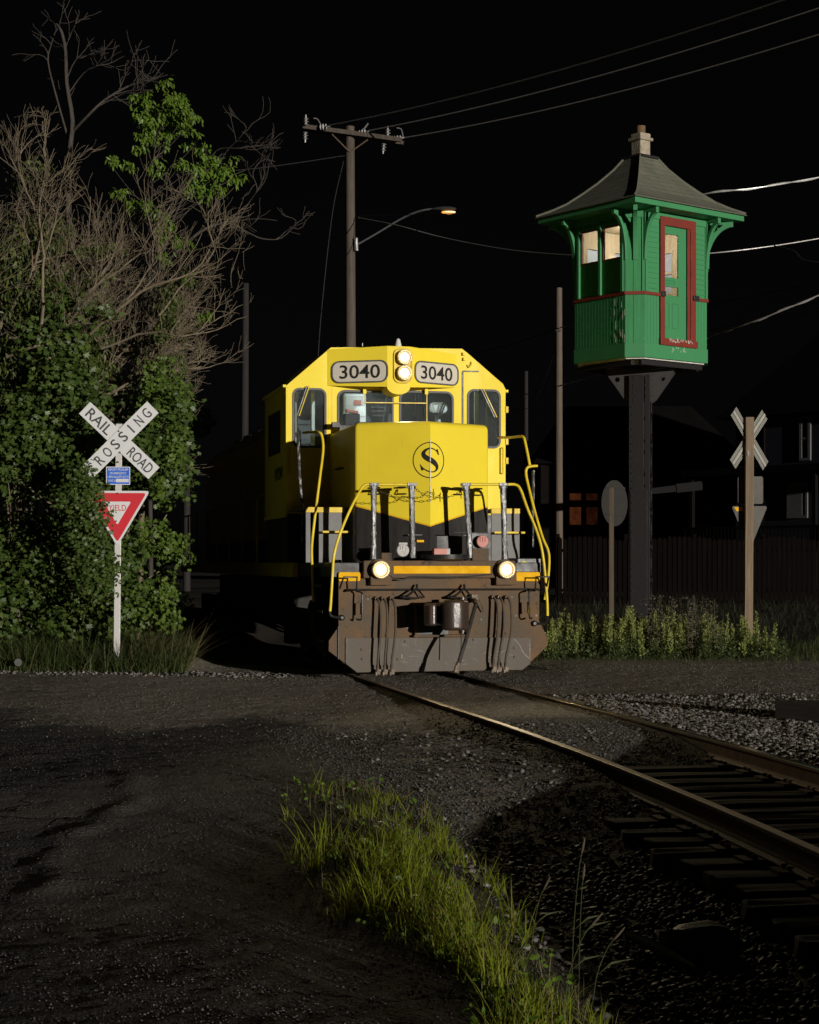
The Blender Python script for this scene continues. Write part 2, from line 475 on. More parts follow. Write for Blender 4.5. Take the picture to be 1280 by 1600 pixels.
def H(x, y, micro=True):
    x = np.asarray(x, dtype=float); y = np.asarray(y, dtype=float)
    q = lat(x, y)
    left = np.interp(y, _pys, _pzs)
    right = np.interp(y, [0, 14, 19, 24, 30, 40, 55, 900], [-.10, -.06, -.03, -.02, 0.0, .15, .45, .5])
    z = left + (right - left) * sstep(-1.2, 1.2, q)
    # exposed ties in front, flush crossing further back
    lf = 1 - sstep(-0.95, -0.6, q)                  # gravel covers the tie ends further forward on the left
    t_ = np.clip((y - 0.25 * q - (14.8 - 4.0 * lf)) / (2.8 + 0.9 * lf), 0, 1)
    op = 1 - t_ * t_ * (3 - 2 * t_)
    bed = np.interp(q, [-3.5, -2.7, -2.1, -1.5, -1.25, -0.9, -0.6, 0, .6, .9, 1.5, 2.2],
                    [-.15, -.24, -.345, -.335, -.29, -.265, -.25, -.245, -.24, -.16, -.085, -.075])
    zb = bed
    wl = sstep(-3.5, -2.5, q) * (1 - sstep(1.6, 2.2, q))
    z = z + (zb - z) * wl * op
    # buried crossing: a touch under the rail heads
    near = np.exp(-(q / 1.4) ** 2) * (1 - op) * (1 - sstep(26, 30, y))
    z = z * (1 - near) + (-0.035) * near
    z = z - 0.10 * sstep(25.5, 28, y) * np.exp(-(q / 2.4) ** 4)
    # raised verge under the trees on the left
    z = z + 0.16 * sstep(25.0, 26.5, y + 0.15 * (x + 5)) * (1 - sstep(-3.6, -2.7, x))
    # patched ridge across the asphalt
    xr = -2.17 + 0.12 * np.sin(y * 2.1) + 0.05 * np.sin(y * 7)
    z = z + 0.028 * np.exp(-((x - xr) / 0.10) ** 2) * sstep(9.2, 10, y) * (1 - sstep(13.8, 14.4, y))
    if micro:
        z = z + 0.0045 * wob(x, y, 2, 9)
    return z

def axis(fine0, fine1, step, lo, hi):
    a = list(np.arange(fine0, fine1 + 1e-6, step)); s = step; v = a[-1]; up = []
    while v < hi: s *= 1.35; v += s; up.append(min(v, hi))
    s = step; v = a[0]; dn = []
    while v > lo: s *= 1.35; v -= s; dn.append(max(v, lo))
    return np.array(dn[::-1] + a + up)
gx = axis(-7.2, 9.0, 0.075, -500, 500); gy = axis(4.2, 33, 0.08, -60, 900)
GX, GY = np.meshgrid(gx, gy)
GZ = H(GX, GY)
fine = (GX > -7.5) & (GX < 9.5) & (GY > 4) & (GY < 33)
GZ = GZ + np.where(fine, rng.normal(0, 0.0035, GZ.shape), 0)
nx, ny = len(gx), len(gy)
idx = np.arange(nx * ny).reshape(ny, nx)
gf = np.stack([idx[:-1, :-1], idx[:-1, 1:], idx[1:, 1:], idx[1:, :-1]], -1).reshape(-1, 4)

def ground_mat():
    m, nt, b = new_mat("ground_asphalt_and_gravel")
    v = coords(nt)
    at = nt.nodes.new("ShaderNodeAttribute"); at.attribute_name = "gravel"
    so = nt.nodes.new("ShaderNodeAttribute"); so.attribute_name = "soil"
    big = noise(nt, v, 0.9, 5, 0.6)
    mid = noise(nt, v, 9, 5, 0.65)
    vo = nt.nodes.new("ShaderNodeTexVoronoi"); vo.inputs["Scale"].default_value = 38
    nt.links.new(v, vo.inputs["Vector"])
    vo2 = nt.nodes.new("ShaderNodeTexVoronoi"); vo2.inputs["Scale"].default_value = 85
    nt.links.new(v, vo2.inputs["Vector"])
    bw = nt.nodes.new("ShaderNodeRGBToBW"); nt.links.new(vo.outputs["Color"], bw.inputs[0])
    bw2 = nt.nodes.new("ShaderNodeRGBToBW"); nt.links.new(vo2.outputs["Color"], bw2.inputs[0])
    asph = ramp(nt, bw2.outputs[0], [(0.2, (0.018, 0.0175, 0.0185)), (0.6, (0.042, 0.040, 0.040)), (0.9, (0.15, 0.14, 0.13))])
    asph = mix(nt, ramp(nt, big, [(0.42, (0, 0, 0)), (0.62, (0.8, 0.8, 0.8))]), asph, (0.10, 0.09, 0.078))
    grav = ramp(nt, bw.outputs[0], [(0.15, (0.12, 0.104, 0.082)), (0.5, (0.24, 0.21, 0.17)), (0.9, (0.42, 0.38, 0.32))])
    grav = mix(nt, ramp(nt, mid, [(0.4, (0, 0, 0)), (0.65, (0.7, 0.7, 0.7))]), grav, (0.20, 0.165, 0.12))
    g2 = mth(nt, 'ADD', at.outputs["Fac"], mth(nt, 'MULTIPLY', mth(nt, 'SUBTRACT', mid, 0.5), 0.9))
    gf_ = ramp(nt, g2, [(0.38, (0, 0, 0)), (0.62, (1, 1, 1))])
    col = mix(nt, gf_, asph, grav)
    # crack network in the old asphalt
    cv = nt.nodes.new("ShaderNodeTexVoronoi"); cv.feature = 'DISTANCE_TO_EDGE'; cv.inputs["Scale"].default_value = 0.55
    wv = nt.nodes.new("ShaderNodeVectorMath"); wv.operation = 'ADD'
    nz = nt.nodes.new("ShaderNodeTexNoise"); nz.inputs["Scale"].default_value = 2.5; nz.inputs["Detail"].default_value = 5
    nt.links.new(v, nz.inputs["Vector"]); nt.links.new(v, wv.inputs[0])
    sc_ = nt.nodes.new("ShaderNodeVectorMath"); sc_.operation = 'SCALE'; sc_.inputs["Scale"].default_value = 0.9
    nt.links.new(nz.outputs["Color"], sc_.inputs[0]); nt.links.new(sc_.outputs[0], wv.inputs[1]); nt.links.new(wv.outputs[0], cv.inputs["Vector"])
    crack = ramp(nt, cv.outputs["Distance"], [(0.004, (1, 1, 1)), (0.014, (0, 0, 0))])
    crack = mth(nt, 'MULTIPLY', crack, mth(nt, 'SUBTRACT', 1.0, gf_, True))
    crack = mth(nt, 'MULTIPLY', crack, ramp(nt, big, [(.45, (0, 0, 0)), (.55, (1, 1, 1))]))
    col = mix(nt, mth(nt, 'MULTIPLY', crack, .85), col, (.006, .006, .006))
    soil = ramp(nt, mid, [(0.35, (0.03, 0.026, 0.022)), (0.7, (0.085, 0.072, 0.058))])
    s2 = mth(nt, 'ADD', so.outputs["Fac"], mth(nt, 'MULTIPLY', mth(nt, 'SUBTRACT', mid, 0.5), 0.8))
    col = mix(nt, ramp(nt, s2, [(0.4, (0, 0, 0)), (0.6, (1, 1, 1))]), col, soil)
    nt.links.new(col, b.inputs["Base Color"])
    b.inputs["Roughness"].default_value = 0.85; b.inputs["Specular IOR Level"].default_value = 0.12
    h = mth(nt, 'ADD', mth(nt, 'MULTIPLY', vo.outputs["Distance"], -0.5), mth(nt, 'MULTIPLY', vo2.outputs["Distance"], -0.35))
    h = mth(nt, 'ADD', h, mth(nt, 'MULTIPLY', mid, 0.9))
    h = mth(nt, 'SUBTRACT', h, mth(nt, 'MULTIPLY', crack, 1.0))
    bump(nt, b, h, 0.75, 0.022)
    return m
ground = npmesh("ground", np.stack([GX, GY, GZ], -1).reshape(-1, 3), gf, ground_mat(), smooth=True)
kind(ground, "structure")
q_ = lat(GX, GY)
w1 = wob(GX, GY, 1, 7)
grv = sstep(15.8, 21.0, GY + 0.9 * w1) * (1 - sstep(29, 33, GY)) * (1 - 0.45 * sstep(1.5, 5, -GX) )
grv = np.maximum(grv, sstep(0.6, 1.3, q_) * 0.9 * (1 - sstep(25, 29, GY)))
grv = np.maximum(grv, sstep(-2.6, -2.2, q_) * (1 - sstep(-1, -0.6, q_)) * (GY < 19) * 0.55)
soil = np.maximum(sstep(25.6, 26.6, GY + 0.15 * (GX + 5)) * (1 - sstep(-3.7, -3.0, GX)), sstep(30, 31.5, GY + 0.4 * w1) * sstep(2, 3, GX))
soil = np.maximum(soil, np.exp(-((q_ + 3.0) / 0.6) ** 2) * (1 - sstep(13, 14.5, GY)))
soil = np.maximum(soil, np.exp(-(q_ / 1.9) ** 4) * (1 - sstep(15.5, 18, GY)) * 0.75)
soil = np.maximum(soil, sstep(25.5, 28, GY) * (np.abs(q_) < 2.6))
for nm, arr in (("gravel", grv), ("soil", soil)):
    a = ground.data.attributes.new(nm, 'FLOAT', 'POINT')
    a.data.foreach_set("value", np.clip(arr, 0, 1).astype(np.float32).ravel())

# ------------------------------------------------------------------ stones
def ico():
    bm = bmesh.new(); bmesh.ops.create_icosphere(bm, subdivisions=1, radius=1.0)
    v = np.array([p.co[:] for p in bm.verts]); f = np.array([[q.index for q in t.verts] for t in bm.faces]); bm.free()
    return v, f
IV, IF = ico()
ROCKS = []
for k in range(10):
    r = rng.normal(1, 0.22, (len(IV), 1)).clip(0.55, 1.5)
    ROCKS.append(IV * r * np.array([1.0, rng.uniform(0.6, 0.95), rng.uniform(0.45, 0.8)]))
def rotz_np(a):
    c, s = np.cos(a), np.sin(a); z = np.zeros_like(a); o = np.ones_like(a)
    return np.stack([np.stack([c, -s, z], -1), np.stack([s, c, z], -1), np.stack([z, z, o], -1)], -2)
def rotx_np(a):
    c, s = np.cos(a), np.sin(a); z = np.zeros_like(a); o = np.ones_like(a)
    return np.stack([np.stack([o, z, z], -1), np.stack([z, c, -s], -1), np.stack([z, s, c], -1)], -2)
OCT = np.array([(1, 0, 0), (-1, 0, 0), (0, 1, 0), (0, -1, 0), (0, 0, 1), (0, 0, -1)], float)
OCF = np.array([(0, 2, 4), (2, 1, 4), (1, 3, 4), (3, 0, 4), (2, 0, 5), (1, 2, 5), (3, 1, 5), (0, 3, 5)])
GRIT = [OCT * rng.normal(1, .2, (6, 1)).clip(.6, 1.4) * np.array([1, rng.uniform(.6, 1), rng.uniform(.5, .8)]) for _ in range(10)]
def stones(name, pts, size, mat, ROCKS=ROCKS, IF=IF):
    n = len(pts); V = []; F = []; o = 0
    which = rng.integers(0, len(ROCKS), n)
    R = rotz_np(rng.uniform(0, 6.28, n)) @ rotx_np(rng.normal(0, 0.6, n))
    for k in range(len(ROCKS)):
        s = which == k; c = int(s.sum())
        if not c: continue
        v = np.einsum('nij,mj->nmi', R[s], ROCKS[k]) * size[s][:, None, None] + pts[s][:, None, :]
        V.append(v.reshape(-1, 3)); F.append((IF[None] + (np.arange(c) * len(ROCKS[k]))[:, None, None]).reshape(-1, 3) + o); o += c * len(ROCKS[k])
    return npmesh(name, np.concatenate(V), np.concatenate(F), mat)
def stone_mat(name, cols):
    m, nt, b = new_mat(name)
    g = nt.nodes.new("ShaderNodeNewGeometry")
    c = ramp(nt, g.outputs["Random Per Island"], [(i / (len(cols) - 1), cc) for i, cc in enumerate(cols)])
    n1 = noise(nt, coords(nt), 60, 4)
    c = mix(nt, mth(nt, 'MULTIPLY', n1, 0.5), c, (0.05, 0.042, 0.034))
    nt.links.new(c, b.inputs["Base Color"]); b.inputs["Roughness"].default_value = 0.6; b.inputs["Specular IOR Level"].default_value = 0.25
    bump(nt, b, n1, 0.4, 0.01)
    return m
M_['stone'] = stone_mat("ballast_stone", [(0.07, 0.066, 0.064), (0.14, 0.125, 0.11), (0.20, 0.18, 0.155), (0.10, 0.092, 0.088), (0.3, 0.28, 0.25)])
M_['stone_dark'] = stone_mat("ballast_stone_dark", [(0.06, 0.057, 0.058), (0.10, 0.092, 0.086), (0.17, 0.155, 0.14), (0.08, 0.075, 0.073), (0.26, 0.24, 0.22)])
def scatter(n, x0, x1, y0, y1, keep, smin, smax, pw=2.0, sink=0.2):
    x = rng.uniform(x0, x1, n); y = rng.uniform(y0, y1, n)
    k = keep(x, y) > rng.uniform(0, 1, n)
    x, y = x[k], y[k]
    s = smin + (smax - smin) * rng.uniform(0, 1, len(x)) ** pw
    return np.stack([x, y, H(x, y) + s * sink], -1), s
P1, S1 = scatter(130000, -1.5, 7.5, 5.6, 18.5, lambda x, y: sstep(-2.7, -2.0, lat(x, y)) * (1 - sstep(-0.95, -0.7, lat(x, y))) * (1 - 0.97 * sstep(9.6, 12.2, y)), 0.008, 0.034)
P2, S2 = scatter(60000, 0, 8, 5.6, 18, lambda x, y: (np.abs(lat(x, y)) < 0.62) * (0.35 + 0.4 * (np.sin(y * 2.2 + x) > 0)) * (1 - .85 * sstep(14, 16, y)), 0.007, 0.028)
P3, S3 = scatter(60000, 1.5, 8.2, 11, 21.5, lambda x, y: sstep(0.85, 1.1, lat(x, y)) * (1 - 0.7 * sstep(17.5, 21, y)) * (1 - sstep(3.2, 4.6, lat(x, y))), 0.008, 0.032)
P4, S4 = scatter(60000, -7, 8, 17.6, 28, lambda x, y: (0.25 + 0.6 * (wob(x, y, 1, 6) > 0.2)) * (1 - .5 * sstep(1, 5, -x)), 0.003, 0.015, 2.5)
kind(stones("ballast", np.concatenate([P1, P2]), np.concatenate([S1, S2]), M_['stone_dark']), "stuff")
kind(stones("gravel", P3, S3, M_['stone']), "stuff")
M_['grit'] = stone_mat("road_grit", [(0.05, 0.046, 0.042), (0.11, 0.098, 0.085), (0.17, 0.15, 0.125), (0.08, 0.072, 0.064), (0.24, 0.21, 0.175)])
kind(stones("road_grit", P4, S4, M_['grit'], GRIT, OCF), "stuff")
P5, S5 = scatter(200000, -5.5, 2.4, 5.4, 18, lambda x, y: (lat(x, y) < -2.0) * np.clip(.35 + .5 * (wob(x, y, 1, 6) > .15) + .5 * np.exp(-((lat(x, y) + 3.3) / .9) ** 2), 0, 1) * np.interp(y, [5, 9, 14, 18], [1, .9, .55, .35]), 0.0022, 0.0085, 3.0)
M_['grit_dark'] = stone_mat("asphalt_grit", [(0.03, 0.028, 0.029), (0.06, 0.056, 0.055), (0.10, 0.092, 0.088), (0.045, 0.042, 0.042), (0.17, 0.155, 0.145)])
kind(stones("loose_grit", P5, S5, M_['grit_dark'], GRIT, OCF), "stuff")
P7, S7 = scatter(120000, -2.2, 4, 9.4, 19, lambda x, y: sstep(-3.2, -2.4, lat(x, y)) * (1 - sstep(.5, .7, lat(x, y))) * sstep(9.5, 11.5, y) * (1 - sstep(17, 19, y)), 0.004, 0.015, 2.2)
kind(stones("shoulder_grit", P7, S7, M_['grit_dark'], GRIT, OCF), "stuff")
# coarse stones along the verge by the trees
P6, S6 = scatter(2500, -6.5, -1.6, 24.2, 25.8, lambda x, y: np.exp(-((y + 0.15 * (x + 5) - 25.0) / 0.28) ** 2), 0.01, 0.04)
kind(stones("verge_gravel", P6, S6, M_['stone']), "stuff")

# ------------------------------------------------------------------ rails and ties
def rail_mat(name, worn):
    m, nt, b = new_mat(name)
    v = coords(nt, (1, 1, 1))
    ge = nt.nodes.new("ShaderNodeNewGeometry")
    sx = nt.nodes.new("ShaderNodeSeparateXYZ"); nt.links.new(ge.outputs["Normal"], sx.inputs[0])
    px = nt.nodes.new("ShaderNodeSeparateXYZ"); tc = nt.nodes.new("ShaderNodeTexCoord"); nt.links.new(tc.outputs["Object"], px.inputs[0])
    top = mth(nt, 'MULTIPLY', mth(nt, 'GREATER_THAN', sx.outputs[2], 0.8), mth(nt, 'GREATER_THAN', px.outputs[2], -0.02))
    top = mth(nt, 'MULTIPLY', top, worn)
    n1 = noise(nt, v, 9, 6, 0.65); n2 = noise(nt, coords(nt, (3, 0.6, 3)), 12, 4)
    rust = ramp(nt, n1, [(0.3, (0.15, 0.085, 0.04)), (0.6, (0.27, 0.165, 0.075)), (0.85, (0.36, 0.24, 0.11))])
    nt.links.new(mix(nt, top, rust, (0.55, 0.45, 0.33)), b.inputs["Base Color"])
    nt.links.new(mth(nt, 'MULTIPLY', top, 0.9), b.inputs["Metallic"])
    r1 = mth(nt, 'ADD', mth(nt, 'MULTIPLY', n2, 0.20), 0.07 if worn > .9 else 0.2)
    rr = mix(nt, top, (0.72, 0.72, 0.72), r1)
    nt.links.new(rr, b.inputs["Roughness"])
    bump(nt, b, n1, 0.15, 0.006)
    return m
PROF = [(-.036, 0), (.036, 0), (.037, -.03), (.01, -.045), (.009, -.135), (.07, -.155), (.07, -.168), (-.07, -.168), (-.07, -.155), (-.009, -.135), (-.01, -.045), (-.037, -.03)]
def make_rail(off, label, RM):
    ys = np.arange(2.0, 70, 0.5); V = []; n = len(PROF)
    for y in ys:
        m = float(slope(y)); c = 1 / math.sqrt(1 + m * m)
        o = Vector((float(xc(y)), float(y), 0)); R = Vector((c, m * c, 0))
        for (a, z) in PROF:
            p = o + R * (off + a); V.append((p.x, p.y, z))
    F = [(i * n + k, i * n + (k + 1) % n, (i + 1) * n + (k + 1) % n, (i + 1) * n + k) for i in range(len(ys) - 1) for k in range(n)]
    mb = MB().add(V, F)
    o = mb.build("rail", RM, bevel=0.006, seg=2)
    return tag(o, label, "rail")
make_rail(-0.7525, "rusty steel rail with tan web nearest the grass strip", rail_mat("rail_rusty", 0.45))
make_rail(0.7525, "steel rail with a thin golden shine, beside the right-hand gravel", rail_mat("rail_polished", 1.0))

M_['tie'] = wood_mat("tie_wood", (0.05, 0.041, 0.034), (0.022, 0.018, 0.016), (0.8, 14, 14), 0.9, 0.7)
M_['tieplate'] = weathered("tie_plate_rust", (0.12, 0.065, 0.04), (0.07, 0.04, 0.028), 0.75, 12, 0.7, bmp=0.3)
def tie_mesh(k):
    r = random.Random(k)
    n = 9; V = []; 
    for i in range(n):
        x = -1.3 + 2.6 * i / (n - 1) + (r.uniform(-.03, .03) if i in (0, n - 1) else 0)
        for (yy, zz) in ((-.115, -.17), (.115, -.17), (.115, 0), (.03, .004), (-.04, -.002), (-.115, 0)):
            V.append((x + r.uniform(-.012, .012), yy + r.uniform(-.008, .008), zz + r.uniform(-.008, .006)))
    m = 6
    F = [(i * m + j, i * m + (j + 1) % m, (i + 1) * m + (j + 1) % m, (i + 1) * m + j) for i in range(n - 1) for j in range(m)]
    F += [tuple(range(m)), tuple((n - 1) * m + j for j in range(m))]
    return MB().add(V, F)
tie_me = [tie_mesh(k).build("railroad_tie", M_['tie'], bevel=0.008).data for k in range(4)]
for me in tie_me:
    for o in [o for o in bpy.data.objects if o.data == me]: bpy.data.objects.remove(o)
pm = MB().box((0, 0, 0.008), (0.36, 0.19, 0.016))
for sx_ in (-.10, .10):
    for sy_ in (-.05, .05):
        pm.box((sx_, sy_, .026), (.035, .022, .03))
_pl = pm.build("tie_plate", M_['tieplate'], bevel=0.003); plate_me = _pl.data; bpy.data.objects.remove(_pl)
y = 6.3; k = 0
while y < 16.6:
    m = float(slope(y)); th = math.atan(m) + random.uniform(-.02, .02)
    o = bpy.data.objects.new("railroad_tie", tie_me[k % 4]); COL.objects.link(o)
    bm_ = o.modifiers.new("bevel", 'BEVEL'); bm_.width = 0.008; bm_.segments = 1
    o.location = (float(xc(y)) + random.uniform(-.05, .05), y, -0.186 + random.uniform(-.006, .004)); o.rotation_euler = (0, 0, th + (math.pi if k % 3 == 0 else 0))
    tag(o, "weathered dark wooden tie laid crosswise under both rails", "railroad tie", "ties carrying the rails in the foreground")
    for sg in (-0.7525, 0.7525):
        p = bpy.data.objects.new("tie_plate", plate_me); COL.objects.link(p); p.parent = o
        p.location = (sg, 0, 0.002)
    y += 0.42 + random.uniform(-.03, .03); k += 1
# loose timber lying by the track on the right
t = MB()
V = []; r = random.Random(3)
for i in range(8):
    x = 2.4 * i / 7
    for (yy, zz) in ((-.12, 0), (.12, 0), (.12, .2), (-.12, .2)):
        V.append((x + r.uniform(-.01, .01), yy + r.uniform(-.01, .01), zz + r.uniform(-.01, .01)))
t.add(V, [(i * 4 + j, i * 4 + (j + 1) % 4, (i + 1) * 4 + (j + 1) % 4, (i + 1) * 4 + j) for i in range(7) for j in range(4)] + [(0, 1, 2, 3), (28, 29, 30, 31)])
o = t.build("loose_timber", M_['tie'], bevel=0.01)
pt = W(1221, 1113, 18.3)
o.location = (pt.x, 18.3, float(H(pt.x + .5, 18.3, False)) + 0.0); o.rotation_euler = (0, 0, math.radians(-46))
tag(o, "dark squared timber lying loose on gravel right of the track", "timber")
# flat stone, curved scrap and stick beside the ties
v = IV * rng.normal(1, .14, (len(IV), 1)) * np.array([.27, .14, .075])
bm = bmesh.new(); bmesh.ops.create_icosphere(bm, subdivisions=3, radius=1)
sv = np.array([p.co[:] for p in bm.verts]); sf = np.array([[q.index for q in t_.verts] for t_ in bm.faces]); bm.free()
nz = np.array([1 + 0.13 * math.sin(5 * p[0] + 2 * p[1]) + .1 * math.sin(9 * p[1] + 4 * p[2]) + .06 * math.sin(15 * p[0] - 7 * p[2]) for p in sv])
sv = np.sign(sv) * np.abs(sv) ** 0.75 * nz[:, None] * np.array([.19, .13, .085])
o = npmesh("flat_stone", sv, sf, M_['stone'])
o.location = (1.45, 8.6, float(H(1.45, 8.6, False)) + .06)
tag(o, "flat broken stone slab lying beside the curved scrap strip", "stone")
mb = MB(); pts = []
for i in range(14):
    a = i / 13
    px_, py_ = 1.10 + .25 * a, 8.78 - .62 * a + .05 * math.sin(3 * a)
    pts.append((px_, py_, float(H(px_, py_, False)) + .07 - .03 * a))
mb.tube(smooth_path(pts, 2), [0.012 + 0.02 * math.sin(math.pi * min(1, (i + 2) / 28)) for i in range(27)], 8, flat=0.35)
o = mb.build("scrap_strip", M_['galv'], smooth=True)
tag(o, "curved dull metal strip lying in dark ballast below the ties", "scrap metal")
mb = MB()
p0, p1 = W(1024, 1350, 10.25), W(1078, 1349, 10.35)
mb.tube([(p0.x, p0.y, float(H(p0.x, p0.y)) + .05), ((p0.x + p1.x) / 2, 10.3, float(H(p0.x + .1, 10.3)) + .055), (p1.x, p1.y, float(H(p1.x, p1.y)) + .06)], [.008, .009, .007], 6)
M_['stick'] = wood_mat("stick_wood", (0.3, 0.26, 0.2), (0.2, 0.16, 0.12), (3, 20, 20))
o = mb.build("stick", M_['stick']); tag(o, "thin pale straight stick lying between tie ends on ballast", "stick")
# ------------------------------------------------------------------ locomotive (local x right, y back along the hood, z up)
LX0, LY0, LYAW = 0.39, 23.4, math.atan2(0.2238, 0.9747)
loco = thing("locomotive", "yellow and black diesel locomotive with lit headlights and its number above the cab windows", "locomotive", (LX0, LY0, 0), LYAW)
_c, _s = math.cos(LYAW), math.sin(LYAW)
def LP(x, y, ly):
    t = (x - CX) / FPX
    lx = (t * (LY0 + _c * ly) - LX0 + _s * ly) / (_c - _s * t)
    Yw = LY0 + _s * lx + _c * ly
    return lx, CAMH + (HY - y) * Yw / FPX
def L3(x, y, ly):
    a, b = LP(x, y, ly); return Vector((a, ly, b))
def MF(ly): return Matrix(((1, 0, 0, 0), (0, 0, 1, ly), (0, 1, 0, 0), (0, 0, 0, 1)))   # (u,v,w)->(x, ly+w, v)
def poly(pts, ly): return [LP(x, y, ly) for x, y in pts]
DECK = 1.62
# ---- frame, deck, fuel tank, trucks (behind the pilot)
mb = MB()
mb.box2((-1.45, 0.02, 1.42), (1.45, 20.6, DECK))
mb.build("deck", M_['black'], loco, bevel=0.01)
mb = MB(); mb.box2((-1.53, 2.9, 1.40), (-1.455, 20.5, 1.62)); mb.box2((1.455, 2.9, 1.40), (1.53, 20.5, 1.62))
mb.build("side_sill", M_['yellow_dirty'], loco)
mb = MB()
tank = [(-1.25, .55), (1.25, .55), (1.42, .8), (1.42, 1.38), (-1.42, 1.38), (-1.42, .8)]
V = [(a, y, z) for y in (7.4, 13.2) for a, z in tank]
mb.add(V, [tuple(range(6)), tuple(range(6, 12))] + [(i, (i + 1) % 6, 6 + (i + 1) % 6, 6 + i) for i in range(6)])
mb.build("fuel_tank", M_['truck'], loco, bevel=0.03)
for y0 in (1.6, 14.2):
    mb = MB()
    for sx_ in (-1, 1):
        mb.box((sx_ * 1.12, y0 + 2.0, .72), (.2, 5.0, .34))
        for k in range(3):
            mb.box((sx_ * 1.15, y0 + .35 + 1.65 * k, .55), (.24, .42, .5))
    mb.box((0, y0 + 2, .75), (2.2, .6, .4))
    tr = mb.build("truck_frame", M_['truck'], loco, bevel=0.02)
    for k in range(3):
        w = MB()
        for sx_ in (-.78, .78):
            w.lathe((sx_ - .07, y0 + .35 + 1.65 * k, .51), (1, 0, 0), [(.2, 0), (.5, .0), (.51, .1), (.54, .12), (.54, .14), (.2, .14)], 28)
        w.tube([(-.8, y0 + .35 + 1.65 * k, .51), (.8, y0 + .35 + 1.65 * k, .51)], .09, 10)
        w.build("wheelset", M_['truck'], tr, smooth=True)
# ---- long hood and roof gear
mb = MB()
hood = [(-.98, DECK), (.98, DECK), (.98, 3.98), (.72, 4.3), (-.72, 4.3), (-.98, 3.98)]
V = [(a, y, z) for y in (5.2, 20.0) for a, z in hood]
mb.add(V, [tuple(range(6)), tuple(range(6, 12))] + [(i, (i + 1) % 6, 6 + (i + 1) % 6, 6 + i) for i in range(6)])
def hood_mat():
    m, nt, b = new_mat("hood_two_tone")
    v = coords(nt); s = nt.nodes.new("ShaderNodeSeparateXYZ"); nt.links.new(v, s.inputs[0])
    k = mth(nt, 'GREATER_THAN', s.outputs[2], 2.75)
    n1 = noise(nt, v, 2, 5)
    yel = ramp(nt, n1, [(.3, Y1), (.7, (.7, .5, .03))])
    nt.links.new(mix(nt, k, (0.02, 0.019, 0.02), yel), b.inputs["Base Color"]); b.inputs["Roughness"].default_value = .5
    return m
ho = mb.build("long_hood", hood_mat(), loco, bevel=0.03)
mb = MB()
for k in range(9):
    for sx_ in (-1, 1):
        mb.box((sx_ * .987, 6.2 + 1.5 * k, 2.9), (.03, 1.3, 1.7))
mb.build("hood_door", M_['yellow_dirty'], ho)
mb = MB()
for yy in (14.2, 15.7, 17.2):
    mb.lathe((0, yy, 4.28), (0, 0, 1), [(.6, 0), (.6, .16), (.5, .2)], 24)
mb.build("radiator_fan", M_['black'], ho)
mb = MB(); mb.lathe((0, 8.6, 4.28), (0, 0, 1), [(.3, 0), (.26, .34), (.2, .34)], 18); mb.build("exhaust_stack", M_['black'], ho)
# ---- walkway rail along the left side, barely lit
mb = MB()
mb.tube([(-1.5, 4.9, 2.75), (-1.5, 20, 2.75)], .02, 6)
for k in range(8): mb.tube([(-1.5, 5.0 + 2 * k, 1.62), (-1.5, 5.0 + 2 * k, 2.75)], .02, 6)
mb.build("walkway_rail", M_['yellow_rail'], loco)

# ---- short nose with a peaked front
NZ0, NZ1, NR = DECK, 3.575, .085
YB = 2.9
plan = [(.965, YB)]
cr = .07
for k in range(5):
    a = math.radians(63 * k / 4)
    plan.append((.965 - cr + cr * math.cos(a), .95 + .03 - cr * math.sin(a) * .9 + .0))
plan.append((0, .46))
plan += [(-x, y) for x, y in reversed(plan[1:-1])]
plan.append((-.965, YB))
def inset(pl, d):
    n = len(pl); out = []
    for i in range(n):
        p0, p1, p2 = Vector(pl[i - 1]), Vector(pl[i]), Vector(pl[(i + 1) % n])
        e1 = (p1 - p0).normalized(); e2 = (p2 - p1).normalized()
        n1 = Vector((e1.y, -e1.x)); n2 = Vector((e2.y, -e2.x))
        bis = (n1 + n2); bis.normalize()
        out.append(p1 - (-bis) * 0 - bis * (d / max(.5, bis.dot(n1))) * -1)
    return out
# orientation test: pick the sign that shrinks the outline
def shrink(pl, d):
    a = inset(pl, d); b = inset(pl, -d)
    def area(p): return abs(sum(p[i][0] * p[(i + 1) % len(p)][1] - p[(i + 1) % len(p)][0] * p[i][1] for i in range(len(p))))
    return a if area(a) < area(b) else b
rings = [(NZ0, 0.0)] + [(z, 0.0) for z in (2.0, 2.5, 3.0)]
for k in range(7):
    a = math.radians(90 * k / 6)
    rings.append((NZ1 - NR + NR * math.sin(a), NR * (1 - math.cos(a)) + 1e-5))
V = []; n = len(plan)
for z, d in rings:
    pl = shrink(plan, d) if d > 1e-4 else plan
    V += [(p[0], min(p[1], YB), z) for p in pl]
F = [(i * n + k, i * n + (k + 1) % n, (i + 1) * n + (k + 1) % n, (i + 1) * n + k) for i in range(len(rings) - 1) for k in range(n)]
F.append(tuple((len(rings) - 1) * n + k for k in range(n)))
mb = MB().add(V, F)
